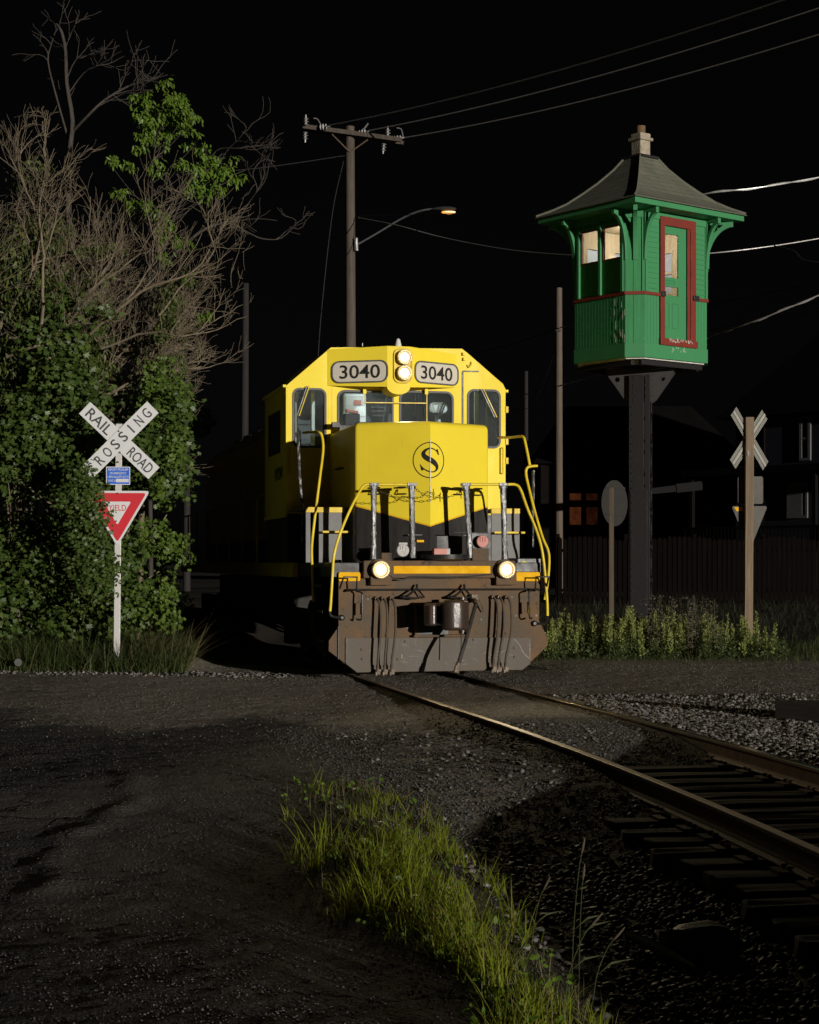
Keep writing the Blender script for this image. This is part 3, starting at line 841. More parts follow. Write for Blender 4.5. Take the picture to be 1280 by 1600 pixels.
def nose_mat():
    m, nt, b = new_mat("nose_chevron_paint")
    v = coords(nt); s = nt.nodes.new("ShaderNodeSeparateXYZ"); nt.links.new(v, s.inputs[0])
    thr = mth(nt, 'ADD', mth(nt, 'MULTIPLY', mth(nt, 'ABSOLUTE', s.outputs[0]), 0.30), 2.115)
    thr = mth(nt, 'ADD', thr, mth(nt, 'MULTIPLY', mth(nt, 'SUBTRACT', noise(nt, v, 30, 3), .5), .012))
    k = mth(nt, 'GREATER_THAN', s.outputs[2], thr)
    edge = mth(nt, 'LESS_THAN', mth(nt, 'SUBTRACT', s.outputs[2], thr), 0.02)
    n1 = noise(nt, v, 1.3, 6, .6); n2 = noise(nt, coords(nt, (6, 6, 1)), 2, 5, .7)
    yel = ramp(nt, n1, [(.3, (.89, .70, .045)), (.7, (.80, .61, .03))])
    yel = mix(nt, ramp(nt, n2, [(.62, (0, 0, 0)), (.75, (.35, .35, .35))]), yel, (.55, .38, .06))
    sp = noise(nt, v, 60, 3)
    yel = mix(nt, ramp(nt, sp, [(.74, (0, 0, 0)), (.78, (.7, .7, .7))]), yel, (.45, .3, .08))
    yel = mix(nt, edge, yel, (.75, .42, .01))
    blk = ramp(nt, n2, [(.3, (.018, .017, .018)), (.7, (.042, .038, .034))])
    nt.links.new(mix(nt, k, blk, yel), b.inputs["Base Color"])
    nt.links.new(ramp(nt, n1, [(.3, (.3,) * 3), (.7, (.48,) * 3)]), b.inputs["Roughness"])
    bump(nt, b, noise(nt, v, 3, 3), .08, .02)
    return m
nose = mb.build("nose", nose_mat(), loco, smooth=True)
TV = math.atan2(.49, .965)
def facet(a, z, off=0.004):
    """a: distance right of the apex along the nose face"""
    d = abs(a); sg = 1 if a >= 0 else -1
    return Vector((sg * d * math.cos(TV) + sg * off * math.sin(TV) * (1 if d > .01 else 0), .46 + d * math.sin(TV) - off * math.cos(TV), z))
# worn white edge down the apex
mb = MB()
for (z0, z1) in ((2.72, 2.98), (3.0, 3.32), (2.45, 2.70)):
    mb.tube([(0, .458, z0), (0, .457, (z0 + z1) / 2), (0, .458, z1)], [.004, .009, .004], 6)
mb.build("worn_edge", M_['white_chip'], nose)
# circled serif S
zc = LP(673, 719, .5)[1]; R_ = .25
mb = MB(); N = 72
V = []
for k in range(N):
    w = 2 * math.pi * k / N
    for r_ in (R_, R_ - .014):
        V.append(facet(-.0 + r_ * math.cos(w), zc + r_ * math.sin(w)))
mb.add(V, [(2 * k, 2 * k + 1, (2 * ((k + 1) % N)) + 1, 2 * ((k + 1) % N)) for k in range(N)])
sp = [(505, 612, 8), (480, 588, 11), (440, 562, 15), (390, 545, 17), (330, 552, 24), (280, 590, 38), (262, 635, 50), (290, 685, 62), (345, 722, 70), (400, 752, 74), (450, 790, 66), (480, 835, 50), (478, 880, 34), (445, 915, 20), (390, 928, 16), (330, 915, 16), (280, 885, 13), (245, 850, 10), (222, 815, 7)]
def smap(px, py): return ((px - 362) / 260 * R_ * 1.02, zc - (py - 735) / 295 * R_)
P = smooth_path([Vector((x, y, w)) for x, y, w in sp], 5)
V = []
for i, p in enumerate(P):
    t_ = (P[min(i + 1, len(P) - 1)] - P[max(i - 1, 0)]); t_ = Vector((t_.x, t_.y)).normalized(); p.z *= 1.2; nn = Vector((-t_.y, t_.x))
    for sg in (-1, 1):
        a, z = smap(p.x + nn.x * p.z / 2 * sg, p.y + nn.y * p.z / 2 * sg); V.append(facet(a, z))
mb.add(V, [(2 * i, 2 * i + 1, 2 * i + 3, 2 * i + 2) for i in range(len(P) - 1)])
for tri in (((500, 552), (523, 645), (505, 650), (455, 565)), ((212, 795), (232, 905), (255, 905), (275, 880), (262, 862))):
    mb.add([facet(*smap(x, y)) for x, y in tri], [tuple(range(len(tri)))])
mb.build("logo", M_['ink'], nose, recalc=False)
# grab brackets on the nose front
mb = MB()
for sg in (-1, 1):
    for a in (.42, .80) if sg > 0 else (.34, .72):
        z = 2.66
        p = [facet(sg * a, z, .0), facet(sg * a, z, .07), facet(sg * (a + .1), z, .07), facet(sg * (a + .1), z, .0)]
        mb.tube(p, .011, 6)
        p = [facet(sg * a, z - .09, .0), facet(sg * a, z - .09, .05), facet(sg * (a + .12), z - .09, .05), facet(sg * (a + .12), z - .03, .02)]
        mb.tube(p, .009, 6)
mb.build("grab_iron", M_['black_gloss'], nose, smooth=True)
mb = MB(); mb.tube([(-.967, 1.75, 2.98), (-1.03, 1.75, 2.98), (-1.03, 2.1, 2.98), (-.967, 2.1, 2.98)], .013, 6)
mb.build("grab_iron", M_['black'], nose, smooth=True)
mb = MB()
for x, y in ((556, 652), (596, 650)):       # small brackets on the nose roof
    p = L3(x, y, 2.75); p.z = NZ1
    mb.tube([p, p + Vector((0, 0, .14)), p + Vector((.16, 0, .15)), p + Vector((.17, 0, 0))], .013, 6)
p = L3(662, 655, 2.7); p.z = NZ1; mb.box(p + Vector((0, 0, .07)), (.16, .1, .14)); mb.box(p + Vector((0, -.02, .13)), (.28, .05, .05))
p = L3(545, 655, 2.7); p.z = NZ1; mb.box(p + Vector((0, 0, .05)), (.3, .08, .1)); mb.box(p + Vector((-.2, 0, .1)), (.12, .1, .08))
mb.build("nose_bracket", M_['black'], nose, smooth=False, bevel=.006)

# ---- cab
WL, WR = LP(447, 700, YB)[0], LP(790, 700, YB)[0]
cab_px = [(447, 603), (517, 543), (540, 542.6), (722, 545), (731, 552), (786, 600), (790, 608)]
top = poly(cab_px, YB)
ztop = max(p[1] for p in top)
out = [(WL, 2.35)] + top + [(WR, 2.35)]
def wrect(x0, y0, x1, y1, ly, r): 
    a = LP(x0, y1, ly); b = LP(x1, y0, ly); return a[0], a[1], b[0], b[1], r
wins = [wrect(459, 609, 508, 697, YB, .09), wrect(529, 613, 613, 668, YB, .1), wrect(626, 614, 707, 668, YB, .1), wrect(732, 611, 780.5, 698, YB, .09)]
mb = MB().plate(out, [rrect(*w_) for w_ in wins], .06, MF(YB))
cab = mb.build("cab", M_['yellow'], loco)
# side walls, roof, rear
mb = MB()
cab_len = 2.2
rr = [(WL, 2.35)] + top + [(WR, 2.35)]
V = [(a, y, z) for y in (YB + .06, YB + cab_len) for a, z in rr]; n = len(rr)
mb.add(V, [(i, i + 1, n + i + 1, n + i) for i in range(n - 1)] )
# side wall lower edge and eave gutter
for x in (WL, WR):
    mb.box((x, YB + cab_len / 2, 2.33), (.04, cab_len, .06))
    mb.box((x * 1.012, YB + cab_len / 2, top[0][1] + .0), (.05, cab_len, .04))
mb.build("cab_shell", M_['yellow'], loco, recalc=False)
V2 = [(a * .97, y, z - .05) for y in (YB + .06, YB + cab_len) for a, z in rr]
MB().add(V2, [(i, i + 1, n + i + 1, n + i) for i in range(n - 1)]).build("cab_lining", M_['cab_in'], loco, recalc=False)
mb = MB(); mb.plate(rr, (), .03, MF(YB + cab_len)); mb.build("cab_rear_wall", M_['cab_in'], loco)
mb = MB(); mb.box2((WL + .06, YB + .08, 2.36), (WR - .06, YB + cab_len - .02, 2.42)); mb.build("cab_floor", M_['cab_dark'], loco)
# dark side window + lettering on the left wall
mb = MB(); mb.box2((WL - .012, YB + .55, 3.3), (WL - .002, YB + 1.75, 3.95)); mb.build("side_window", M_['black_gloss'], loco)
tm = text_mb("NYSW", .8, .2, .02); tm.xf(basis((0, -1, 0), (0, 0, 1), (WL - .002, YB + .7, 2.98))); tm.build("lettering", M_['ink'], loco, recalc=False)
# gaskets, glass
for w_ in wins:
    x0, z0, x1, z1, r_ = w_
    mb = MB().plate(rrect(x0 - .022, z0 - .022, x1 + .022, z1 + .022, r_ + .022), [rrect(x0 + .012, z0 + .012, x1 - .012, z1 - .012, r_ - .012)], .03, MF(YB - .012))
    f = mb.build("window", M_['gasket'], cab, bevel=.004)
    MB().plate(rrect(x0 + .004, z0 + .004, x1 - .004, z1 - .004, r_ - .004), (), .006, MF(YB + .02)).build("pane", M_['glass'], f)
# seam beside the right side window
a0 = LP(723, 580, YB)
mb = MB(); mb.box2((a0[0] - .012, YB - .012, 3.55), (a0[0] + .012, YB + .0, LP(723, 581, YB)[1])); mb.box2((a0[0], YB - .012, LP(723, 580, YB)[1] - .01), (LP(748, 580, YB)[0], YB, LP(723, 580, YB)[1] + .01))
mb.build("panel_seam", M_['black'], cab)
mb = MB()
for x in (792,):
    for yy in (640, 690, 720): 
        p = L3(x - 3, yy, YB); mb.box(p + Vector((.03, .02, 0)), (.05, .08, .1))
mb.build("hinge", M_['yellow_dirty'], cab, bevel=.01)
# ---- headlight and number-board housing
AW, HW_, HD = .175, 1.005, .43
zt_l = LP(517, 543, YB)[1]; zb_ = LP(610, 607, 2.5)[1]
ztc = LP(628, 541, YB - HD)[1]
hp = [(-HW_, YB - .002), (-AW, YB - HD), (AW, YB - HD), (HW_, YB - .002)]
zt = [zt_l - .03, ztc - .0, ztc - .0, zt_l - .05]
zl = LP(517, 603, YB)[1]; zr = LP(721, 606, YB)[1]
zb2 = [zl, zb_ + .02, zb_ + .02, zr]
V = [(p[0], p[1], z) for p, z in zip(hp, zb2)] + [(p[0], p[1], z) for p, z in zip(hp, zt)]
mb = MB().add(V, [(0, 1, 5, 4), (1, 2, 6, 5), (2, 3, 7, 6), (0, 3, 2, 1), (4, 5, 6, 7), (0, 4, 7, 3)])
hous = mb.build("number_board_housing", M_['yellow'], loco, bevel=.006)
# rounded chin below the headlight
mb = MB(); V = []; 
for i in range(13):
    a = math.pi * i / 12
    for yy in (YB - HD - .004, YB - .02):
        V.append((AW * 1.02 * math.cos(a), yy if yy > YB - HD else yy, zb_ + .03 - .12 * math.sin(a)))
F = [(2 * i, 2 * i + 1, 2 * i + 3, 2 * i + 2) for i in range(12)] + [tuple(2 * i for i in range(13)), tuple(2 * i + 1 for i in range(13))]
mb.add(V, F); mb.build("headlight_chin", M_['yellow'], hous, smooth=True)
yh = YB - HD
za, zb3 = LP(629, 559, yh)[1], LP(629, 583.5, yh)[1]; hx = LP(629.5, 570, yh)[0]
mb = MB().plate(rrect(hx - .145, zb3 - .15, hx + .145, za + .14, .1), [rrect(hx - .125, zb3 - .13, hx + .125, za + .12, .085)], .03, MF(yh - .03)); mb.build("headlight_bezel", M_['yellow_dirty'], hous, bevel=.006)
MB().plate(rrect(hx - .126, zb3 - .131, hx + .126, za + .121, .085), (), .006, MF(yh - .012)).build("headlight_plate", M_['yellow_dirty'], hous)
def headlamp(x, y, z, r, parent, power, aim):
    mb = MB().lathe((x, y, z), (0, -1, 0), [(r * 1.4, 0), (r * 1.46, .05), (r * 1.40, .10), (r * 1.28, .105), (r * 1.04, .05)], 28)
    h = mb.build("headlight", M_['lamp_ring'], parent, smooth=True)
    MB().lathe((x, y - .052, z), (0, -1, 0), [(r, 0), (r * .94, .012), (r * .84, .020), (r * .66, .027), (r * .4, .031), (r * .15, .0325), (.001, .033)], 32).build("lens", M_['lamp'], h, smooth=True)
    ld = bpy.data.lights.new("headlight_beam", 'SPOT'); ld.energy = power; ld.spot_size = math.radians(66); ld.spot_blend = 0.8
    ld.shadow_soft_size = r * .7; ld.color = (1, .82, .52)
    lo = bpy.data.objects.new("headlight_beam", ld); COL.objects.link(lo); lo.parent = parent
    lo.location = (x, y - .13, z)
    lo.rotation_euler = (math.radians(90 - aim), 0, math.radians(180))
    return h
headlamp(hx + .01, yh - .012, za, .080, hous, 150, 5)
headlamp(hx + .01, yh - .012, zb3, .080, hous, 150, 5)
mb = MB().lathe((LP(625, 541, yh)[0], yh + .12, ztc - .02), (0, 0, 1), [(.055, 0), (.05, .05), (.03, .13), (.012, .15), (.001, .152)], 18); mb.build("beacon", M_['beacon'], hous, smooth=True)
mb = MB(); mb.tube([L3(566.5, 541, YB + .2), L3(566.5, 536, YB + .2)], .006, 6); mb.build("roof_pin", M_['beacon'], loco)
# number boards on the angled faces
for sg in (-1, 1):
    a = Vector((HW_ * sg, YB - .002, 0)); b_ = Vector((AW * sg, YB - HD, 0))
    mid_ = (a + b_) / 2; u = (b_ - a) if sg < 0 else (a - b_); ln = u.length; u.normalize()
    w_ = u.cross(Vector((0, 0, 1)))
    if w_.y > 0: w_ = -w_
    zc_ = LP(562, 581.2, YB - .2)[1] if sg < 0 else LP(684, 583.5, YB - .2)[1]
    sh = .045 if sg < 0 else .055
    m = basis(u, (0, 0, 1), (mid_.x + u.x * sh + w_.x * .002, mid_.y + u.y * sh + w_.y * .002, zc_))
    hw, hh = .418, .146
    ring = MB().plate(rrect(-hw - .022, -hh - .022, hw + .022, hh + .022, .12), [rrect(-hw, -hh, hw, hh, .1)], .02, m).build("number_board", M_['gasket'], hous, bevel=.004)
    MB().plate(rrect(-hw - .003, -hh - .003, hw + .003, hh + .003, .1), (), .008, m).build("board_face", M_['board'], ring)
    tx = text_mb("3040", .63, .205, .012, .011); tx.xf(m); tx.build("numerals", M_['ink'], ring, recalc=False)
# rivet lines, seams and handholds on the cab front
mb = MB()
for (x0, y0, x1, y1, n_) in ((450, 606, 450, 652, 9), (514, 612, 514, 652, 7), (727, 612, 727, 655, 7), (785, 612, 785, 740, 18), (768, 705, 785, 740, 4)):
    for i in range(n_):
        t_ = i / (n_ - 1); mb.lathe(L3(x0 + (x1 - x0) * t_, y0 + (y1 - y0) * t_, YB), (0, -1, 0), [(.009, 0), (.008, .004), (.003, .006)], 6)
mb.build("rivet_line", M_['yellow'], cab, smooth=True)
mb = MB()
p = L3(519, 640, YB); mb.box2((p.x - .006, YB - .003, LP(519, 662, YB)[1]), (p.x + .006, YB, LP(519, 606, YB)[1]))
mb.build("panel_seam", M_['yellow_dirty'], cab)
mb = MB()
for x in (452, 784):
    p, q = L3(x, 700, YB), L3(x, 740, YB)
    mb.tube([p, p + Vector((0, -.07, 0)), q + Vector((0, -.07, 0)), q], .012, 6)
mb.build("grab_iron", M_['yellow_rail'], cab, smooth=True)
# wipers
for mt_, lines_ in ((M_['galv'], ((480, 603, 464, 650), (752, 608, 773, 652))), (M_['yellow_rail'], ((483.5, 603, 467.5, 650), (755.5, 608, 776.5, 652)))):
    for (x0, y0, x1, y1) in lines_:
        MB().tube([L3(x0, y0, YB - .05), L3((x0 + x1) / 2, (y0 + y1) / 2, YB - .08), L3(x1, y1, YB - .04)], .009, 6).build("wiper", mt_, cab, smooth=True)
mb = MB()
for (x0, y0, x1, y1) in ((570, 607, 571, 630), (667, 609, 667, 660), (570, 629, 667, 630)):
    mb.tube([L3(x0, y0, YB - .07), L3(x1, y1, YB - .06)], .009, 6)
mb.build("wiper", M_['yellow_rail'], cab)
mb = MB()
for x, y in ((569.5, 611), (666, 612)): mb.box(L3(x, y, YB - .06), (.05, .06, .09))
for x, y in ((725, 553), (726, 561)): mb.box(L3(x, y, YB - .03), (.04, .04, .05))
mb.tube([L3(731, 570, YB - .03), L3(734, 574, YB - .05), L3(737, 571, YB - .05), L3(737, 565, YB - .02)], .01, 6)
mb.build("wiper_motor", M_['yellow'], cab, bevel=.008)
# ---- things seen through the windshields
yi = YB + 1.3
mb = MB(); a = LP(536, 614, yi); b_ = LP(573, 664, yi); mb.box2((a[0], yi, b_[1] - .5), (b_[0], yi + .5, a[1])); lk = mb.build("cab_locker", M_['cab_in_w'], loco, bevel=.05)
mb = MB(); p = L3(559, 629, yi - .006); mb.box(p, (.12, .006, .08)); mb.build("notice", M_['red_dull'], lk)
mb = MB(); a = LP(538, 646, YB + .4); b_ = LP(562, 668, YB + .4); mb.box2((a[0], YB + .35, b_[1] - .1), (b_[0], YB + .55, a[1])); mb.build("lunch_box", M_['cab_dark'], loco, bevel=.02)
mb = MB(); p = L3(550, 643, YB + .45); mb.box(p, (.2, .08, .05), Matrix.Rotation(.15, 3, 'Y')); mb.build("work_glove", M_['red_dull'], loco, bevel=.02)
mb = MB()
for x0, x1, y in ((580, 600, 637), (580, 604, 643), (582, 602, 650)): 
    a = L3(x0, y, yi); b_ = L3(x1, y, yi); mb.tube([a, b_], .02, 6)
mb.tube([L3(598, 660, yi), L3(604, 620, yi)], .02, 6)
mb.build("control_stand", M_['cab_dark'], loco)
mb = MB(); a = LP(672, 628, yi); b_ = LP(700, 646, yi); mb.plate(rrect(a[0], b_[1], b_[0], a[1], .08), (), .12, MF(yi)); mb.box2((a[0] + .15, yi + .05, b_[1] - .6), (b_[0] - .1, yi + .3, b_[1])); mb.build("cab_seat", M_['cab_in_w'], loco, bevel=.03)
mb = MB()
for x0, y0, x1, y1 in ((687, 655, 697, 628), (684, 656, 693, 629), (632, 625, 650, 658), (650, 616, 650, 662), (655, 616, 655, 662)):
    mb.tube([L3(x0, y0, yi - .1), L3(x1, y1, yi - .1)], .014, 6)
mb.build("cab_piping", M_['cab_dark'], loco)
mb = MB()
for x0, x1 in ((462, 466), (486, 492), (742, 748), (760, 764)):
    a = L3(x0, 612, YB + .8); b_ = L3(x1, 700, YB + .8); mb.box2((a.x, YB + .8, b_.z), (b_.x, YB + .85, a.z))
mb.build("cab_post", M_['cab_in_w'], loco)
mb = MB().lathe((.1, YB + .9, ztop - .12), (0, 0, -1), [(.09, 0), (.09, .02), (.06, .05), (.001, .06)], 18)
dl = mb.build("dome_lamp", emit("dome_lamp_glow", (1, .95, .85), 6.0), loco, smooth=True)
ld = bpy.data.lights.new("dome_light", 'POINT'); ld.energy = 30; ld.color = (.93, .97, 1); ld.shadow_soft_size = .08
lo = bpy.data.objects.new("dome_light", ld); COL.objects.link(lo); lo.parent = loco; lo.location = (.1, YB + .75, ztop - .32)

# ---- steps beside the nose
ys = 1.3
for (x0, x1, sx_) in ((478, 538, -1), (768, 812, 1)):
    a = LP(x0, 792, ys)[0]; b_ = LP(x1, 792, ys)[0]
    z1_ = LP(500, 793, ys)[1]; z2_ = LP(500, 831, ys)[1]
    g = a + (b_ - a) * .12 if sx_ < 0 else b_ - (b_ - a) * .14
    mb = MB()
    if sx_ < 0: mb.box2((a, ys, DECK), (g, ys + .03, z1_)); mb.box2((g + .12, ys, DECK), (b_, ys + .03, z1_))  # slot left in the riser stands in for the handrail's shadow
    else: mb.box2((a, ys, DECK), (b_, ys + .03, z1_))
    mb.box2((a, ys + .032, z1_ - .02), (b_, YB, z1_))
    st = mb.build("step_riser", M_['steel_grey'], loco, bevel=.004)
    mb = MB(); mb.box2((a - .003, ys - .012, z1_ - .07), (b_ + .003, ys + .05, z1_ + .006)); mb.build("step_edge", M_['yellow_dirty'], st, bevel=.006)
    mb = MB()
    xa_, xb_ = (LP(501, 831, ys)[0], LP(546, 831, ys)[0]) if sx_ < 0 else (a, LP(816, 831, ys)[0])
    mb.box2((xa_, ys - .16, z2_ - .018), (xb_, ys - .12, z2_ + .014)); mb.build("foot_rung", M_['yellow_dirty'], st, bevel=.008)
# side cabinets below the cab
mb = MB(); mb.box2((WL + .02, YB - .0, DECK), (WR - .02, YB + cab_len, 2.36)); mb.build("cab_base", M_['black'], loco)

M_['alu_scratch'] = weathered('bright_scratch', (.3, .28, .25), (.2, .18, .15), .5, 20, .6)
# ---- pilot
outp = poly([(529, 894), (529, 979), (514, 1001), (513.6, 1017), (557.5, 1051), (816, 1047), (855.6, 1009.5), (855.6, 997.5), (842.5, 969), (843.6, 893)], 0)
hole = poly([(632, 945), (690, 945), (690, 991), (640, 991), (633, 980)], 0)
mb = MB().plate(outp, (), .05, MF(0)); pil = mb.build("pilot", M_['rust'], loco, bevel=.006)
mb = MB(); a = LP(540.6, 996.5, 0); b_ = LP(828, 1049, 0)
pts = poly([(540.6, 996.5), (828, 996), (828, 1037.5), (816, 1047), (557.5, 1051), (540.6, 1038)], 0)
pts = [(x, z + (.004 if z < .4 else 0)) for x, z in pts]
MB().plate(pts, (), .018, MF(-.02)).build("plow_plate", M_['plow'], pil, bevel=.004)
mb = MB()
for x, y in ((565.5, 1015), (566, 1029.5), (633.5, 1002), (621.5, 1030), (740, 999.5), (804, 1012.5), (804, 1026.5)):
    p = L3(x, y, -.02); mb.lathe(p, (0, -1, 0), [(.018, 0), (.017, .01), (.008, .016), (.001, .017)], 10)
mb.build("bolt", M_['brass'], pil, smooth=True)
mb = MB()
for x, y in ((536, 914), (575, 936), (620, 970), (752, 968), (800, 933), (806, 962), (838, 962)):
    mb.lathe(L3(x, y, -.002), (0, -1, 0), [(.014, 0), (.014, .002)], 10)
mb.build("bolt_hole", M_['black'], pil)
# weld seams, patches and scratches on the pilot
mb = MB()
for (x0, y0, x1, y1) in ((541, 997, 541, 1036), (828, 997, 828, 1036), (529, 979, 529, 1030)):
    a, b_ = L3(x0, y0, -.022), L3(x1, y1, -.022); mb.box2((a.x - .006, -.026, b_.z), (a.x + .006, -.019, a.z))
mb.build("weld_seam", M_['black'], pil)
r = random.Random(12)
for k in range(16):
    x = r.choice((700, 735, 760, 805, 640, 580)) + r.uniform(-22, 22); y = r.uniform(1004, 1040); a = r.uniform(-.7, .5); L_ = r.uniform(.04, .2)
    p = L3(x, y, -.0205); m_ = MB(); d = Vector((math.cos(a), 0, math.sin(a))) * L_; m_.tube([p, p + d * .5 + Vector((0, 0, .01)), p + d], [.0012, .003, .001], 5, flat=.3)
    m_.build("scratch", M_['alu_scratch'], pil)
m_ = MB(); m_.tube(smooth_path([L3(804, 999, -.0205), L3(812, 1008, -.0205), L3(818, 1020, -.0205), L3(829, 1030, -.0205)], 4), .005, 5, flat=.3); m_.build("scratch", M_['alu_scratch'], pil)
# anticlimber / end sill
z_a, z_b = LP(690, 876, 0)[1], LP(690, 903, 0)[1]
xa, xb = LP(566, 880, 0)[0], LP(802, 880, 0)[0]
mb = MB(); mb.box2((xa, -.10, z_b), (xb, .02, z_a)); asill = mb.build("end_sill", M_['rust'], loco, bevel=.012)
mb = MB(); a = LP(615, 884.3, -.1); b_ = LP(766, 896, -.1); mb.box2((a[0], -.112, b_[1]), (b_[0], -.103, a[1])); mb.build("reflective_stripe", M_['orange_yellow'], asill)
mb = MB(); a = LP(529, 921, 0); b_ = LP(843, 905, 0); mb.box2((a[0], -.012, a[1]), (b_[0], .0, b_[1])); mb.build("sill_strip", M_['rust'], pil, bevel=.003)
# corner step boxes
for (x0, x1, blk) in ((529, 563, False), (806, 843.5, True)):
    a = LP(x0, 894, -.02); b_ = LP(x1, 908, -.02)
    mb = MB().plate(rrect(a[0], b_[1], b_[0], a[1], .025), (), .03, MF(-.035)); mb.build("step_edge", M_['orange_yellow'], pil, bevel=.004)
    if blk:
        a = LP(806, 872, .1); b_ = LP(844, 896, .1); mb = MB(); mb.box2((a[0], .04, b_[1]), (b_[0], .5, a[1])); bx = mb.build("step_box", M_['black_gloss'], pil, bevel=.012)
        c_ = LP(819, 884, .04); MB().plate(circ(c_[0], c_[1], .062, 24, .07), (), .004, MF(.034)).build("round_decal", weathered("decal_yellow", (.5, .5, .12), (.4, .4, .1), .5, 9, .5, bmp=0), bx)
        mb = MB(); m_ = MF(.03)
        mb.box((c_[0], .031, c_[1] + .012), (.008, .004, .05)); mb.box((c_[0], .031, c_[1] - .025), (.045, .004, .008)); mb.build("decal_mark", M_['ink'], bx)
# stepwell sides (dark) at both corners
mb = MB()
for sg in (-1, 1):
    for k, z in enumerate((.55, .95, 1.3)):
        mb.box((sg * 1.32, .55 + .1 * k, z), (.4, .5, .04))
    mb.box((sg * 1.12, .6, 1.0), (.03, 1.0, 1.1)); mb.box((sg * 1.33, 1.1, 1.0), (.4, .03, 1.1))
mb.build("stepwell", M_['black'], loco)
# ditch lights
for (x, sgn) in ((594, -1), (790, 1)):
    c_ = LP(x, 890, -.16)
    mb = MB(); mb.box((c_[0] + .02, -.06, c_[1] - .06), (.29, .16, .30)); mb.box((c_[0] + .02, .02, c_[1] - .1), (.34, .06, .22)); 
    mb.lathe((c_[0], .03, c_[1]), (0, -1, 0), [(.08, 0), (.14, .06), (.145, .18)], 20)
    br = mb.build("ditch_light_box", M_['rust'], loco, bevel=.012)
    headlamp(c_[0], -.14, c_[1], .084, br, 150, 3)
# cut lever and its handles
mb = MB(); z = LP(690, 921, -.07)[1]
xl_, xr_ = LP(542, 921, -.07)[0], LP(842, 921, -.07)[0]
mb.tube([(xl_, -.07, z), (xr_, -.07, z)], .013, 8)
for sg, e in ((1, xl_), (-1, xr_)):
    o = Vector((e, -.07, z))
    mb.tube([o + Vector((0, -.01, -.015)), o + Vector((sg * .10, -.16, .0)), o + Vector((sg * .10 + sg * .0, -.2, .17)), o + Vector((sg * .02 - sg * .1, -.2, .17)), o + Vector((-sg * .1, -.03, .02))], .013, 8)
    q = o + Vector((sg * .12, -.05, -.02))
    mb.tube(smooth_path([q, q + Vector((sg * .06, -.08, -.02)), q + Vector((sg * .06, -.09, -.12)), q + Vector((sg * .055, -.09, -.36)), q + Vector((sg * .0, -.02, -.37))], 3), .012, 8)
for x in (648, 722):
    o = L3(x, 921, -.08)
    mb.tube([o + Vector((.03, 0, .06)), o + Vector((.02, -.06, .02)), o + Vector((-.12, -.12, -.08)), o + Vector((-.2, -.1, -.1)), o + Vector((-.02, -.06, -.12)), o + Vector((.12, -.06, -.1)), o + Vector((.04, -.02, 0))], .016, 8)
mb.build("cut_lever", M_['black_gloss'], loco, smooth=True)
mb = MB()
for e, sg in ((xl_, 1), (xr_, -1)):
    mb.tube([(e + sg * .18, -.16, z - .17), (e + sg * .177, -.16, z - .33)], .0165, 8)
mb.build("lever_grip", M_['yellow_rail'], loco)
# jumper cable along the sill
mb = MB(); mb.tube(smooth_path([L3(608, 898, -.13), L3(618, 905, -.14), L3(632, 905, -.13), L3(645, 901, -.12), L3(690, 902, -.12), L3(730, 901, -.12), L3(768, 897, -.12)], 4), .011, 6); mb.build("jumper_cable", M_['rubber'], loco, smooth=True)
# ---- coupler
mb = MB()
kc = L3(712, 961, -.75)
def kbox(x0, x1, y0, y1, z0, z1): mb.box2((kc.x + x0, y0, kc.z + z0), (kc.x + x1, y1, kc.z + z1))
xk = kc.x
# shank, head with its guard arm, and the knuckle
xk -= .04
mb = MB(); mb.box2((xk - .13, -.42, kc.z - .12), (xk + .10, .02, kc.z + .12))
prof = [(-.36, -.66), (-.33, -.78), (-.24, -.80), (-.20, -.66), (-.12, -.56), (.06, -.54), (.20, -.60), (.24, -.52), (.22, -.40), (.12, -.30), (-.2, -.30), (-.32, -.45)]
mb.add([(xk + a, y, kc.z + z) for z in (-.14, .15) for a, y in prof], [tuple(range(12)), tuple(range(12, 24))] + [(i, (i + 1) % 12, 12 + (i + 1) % 12, 12 + i) for i in range(12)])
cp = mb.build("coupler", M_['coupler'], loco, bevel=.03, seg=3)
kn = [(.22, -.50), (.25, -.64), (.20, -.80), (.09, -.90), (-.06, -.90), (-.14, -.83), (-.15, -.74), (-.04, -.72), (.02, -.64), (.03, -.52)]
mb = MB().add([(xk + a, y, kc.z + z) for z in (-.20, .20) for a, y in kn], [tuple(range(10)), tuple(range(10, 20))] + [(i, (i + 1) % 10, 10 + (i + 1) % 10, 10 + i) for i in range(10)])
mb.build("knuckle", M_['coupler'], cp, smooth=True, bevel=.05, seg=4)
mb = MB(); mb.tube([(xk + .17, -.6, kc.z - .25), (xk + .17, -.6, kc.z + .23)], .05, 12); mb.build("knuckle_pin", M_['coupler'], cp, smooth=True)
mb = MB()
# drawbar pocket and striker around the shank
a = LP(633, 946, 0); b_ = LP(728, 992, 0)
mb.box2((a[0] + .1, -.10, a[1] - .0), (b_[0], -.0, a[1] + .04)); mb.box2((a[0] + .1, -.12, b_[1] - .02), (b_[0] + .02, 0, b_[1] + .01))
for x in (a[0] + .12, b_[0] - .02): mb.box2((x, -.08, b_[1]), (x + .03, 0, a[1]))
mb.build("drawbar_pocket", M_['rust'], pil, bevel=.006)
a = LP(633, 946, 0); mb = MB().plate([(a[0], a[1]), (b_[0] - .25, a[1]), (b_[0] - .25, b_[1]), (a[0] + .12, b_[1]), (a[0] + .1, b_[1] + .08), (a[0], b_[1] + .1)], (), .008, MF(-.012)); mb.build("pocket_shade", M_['black'], pil)  # flat black plate painted in place of the shade beside the coupler
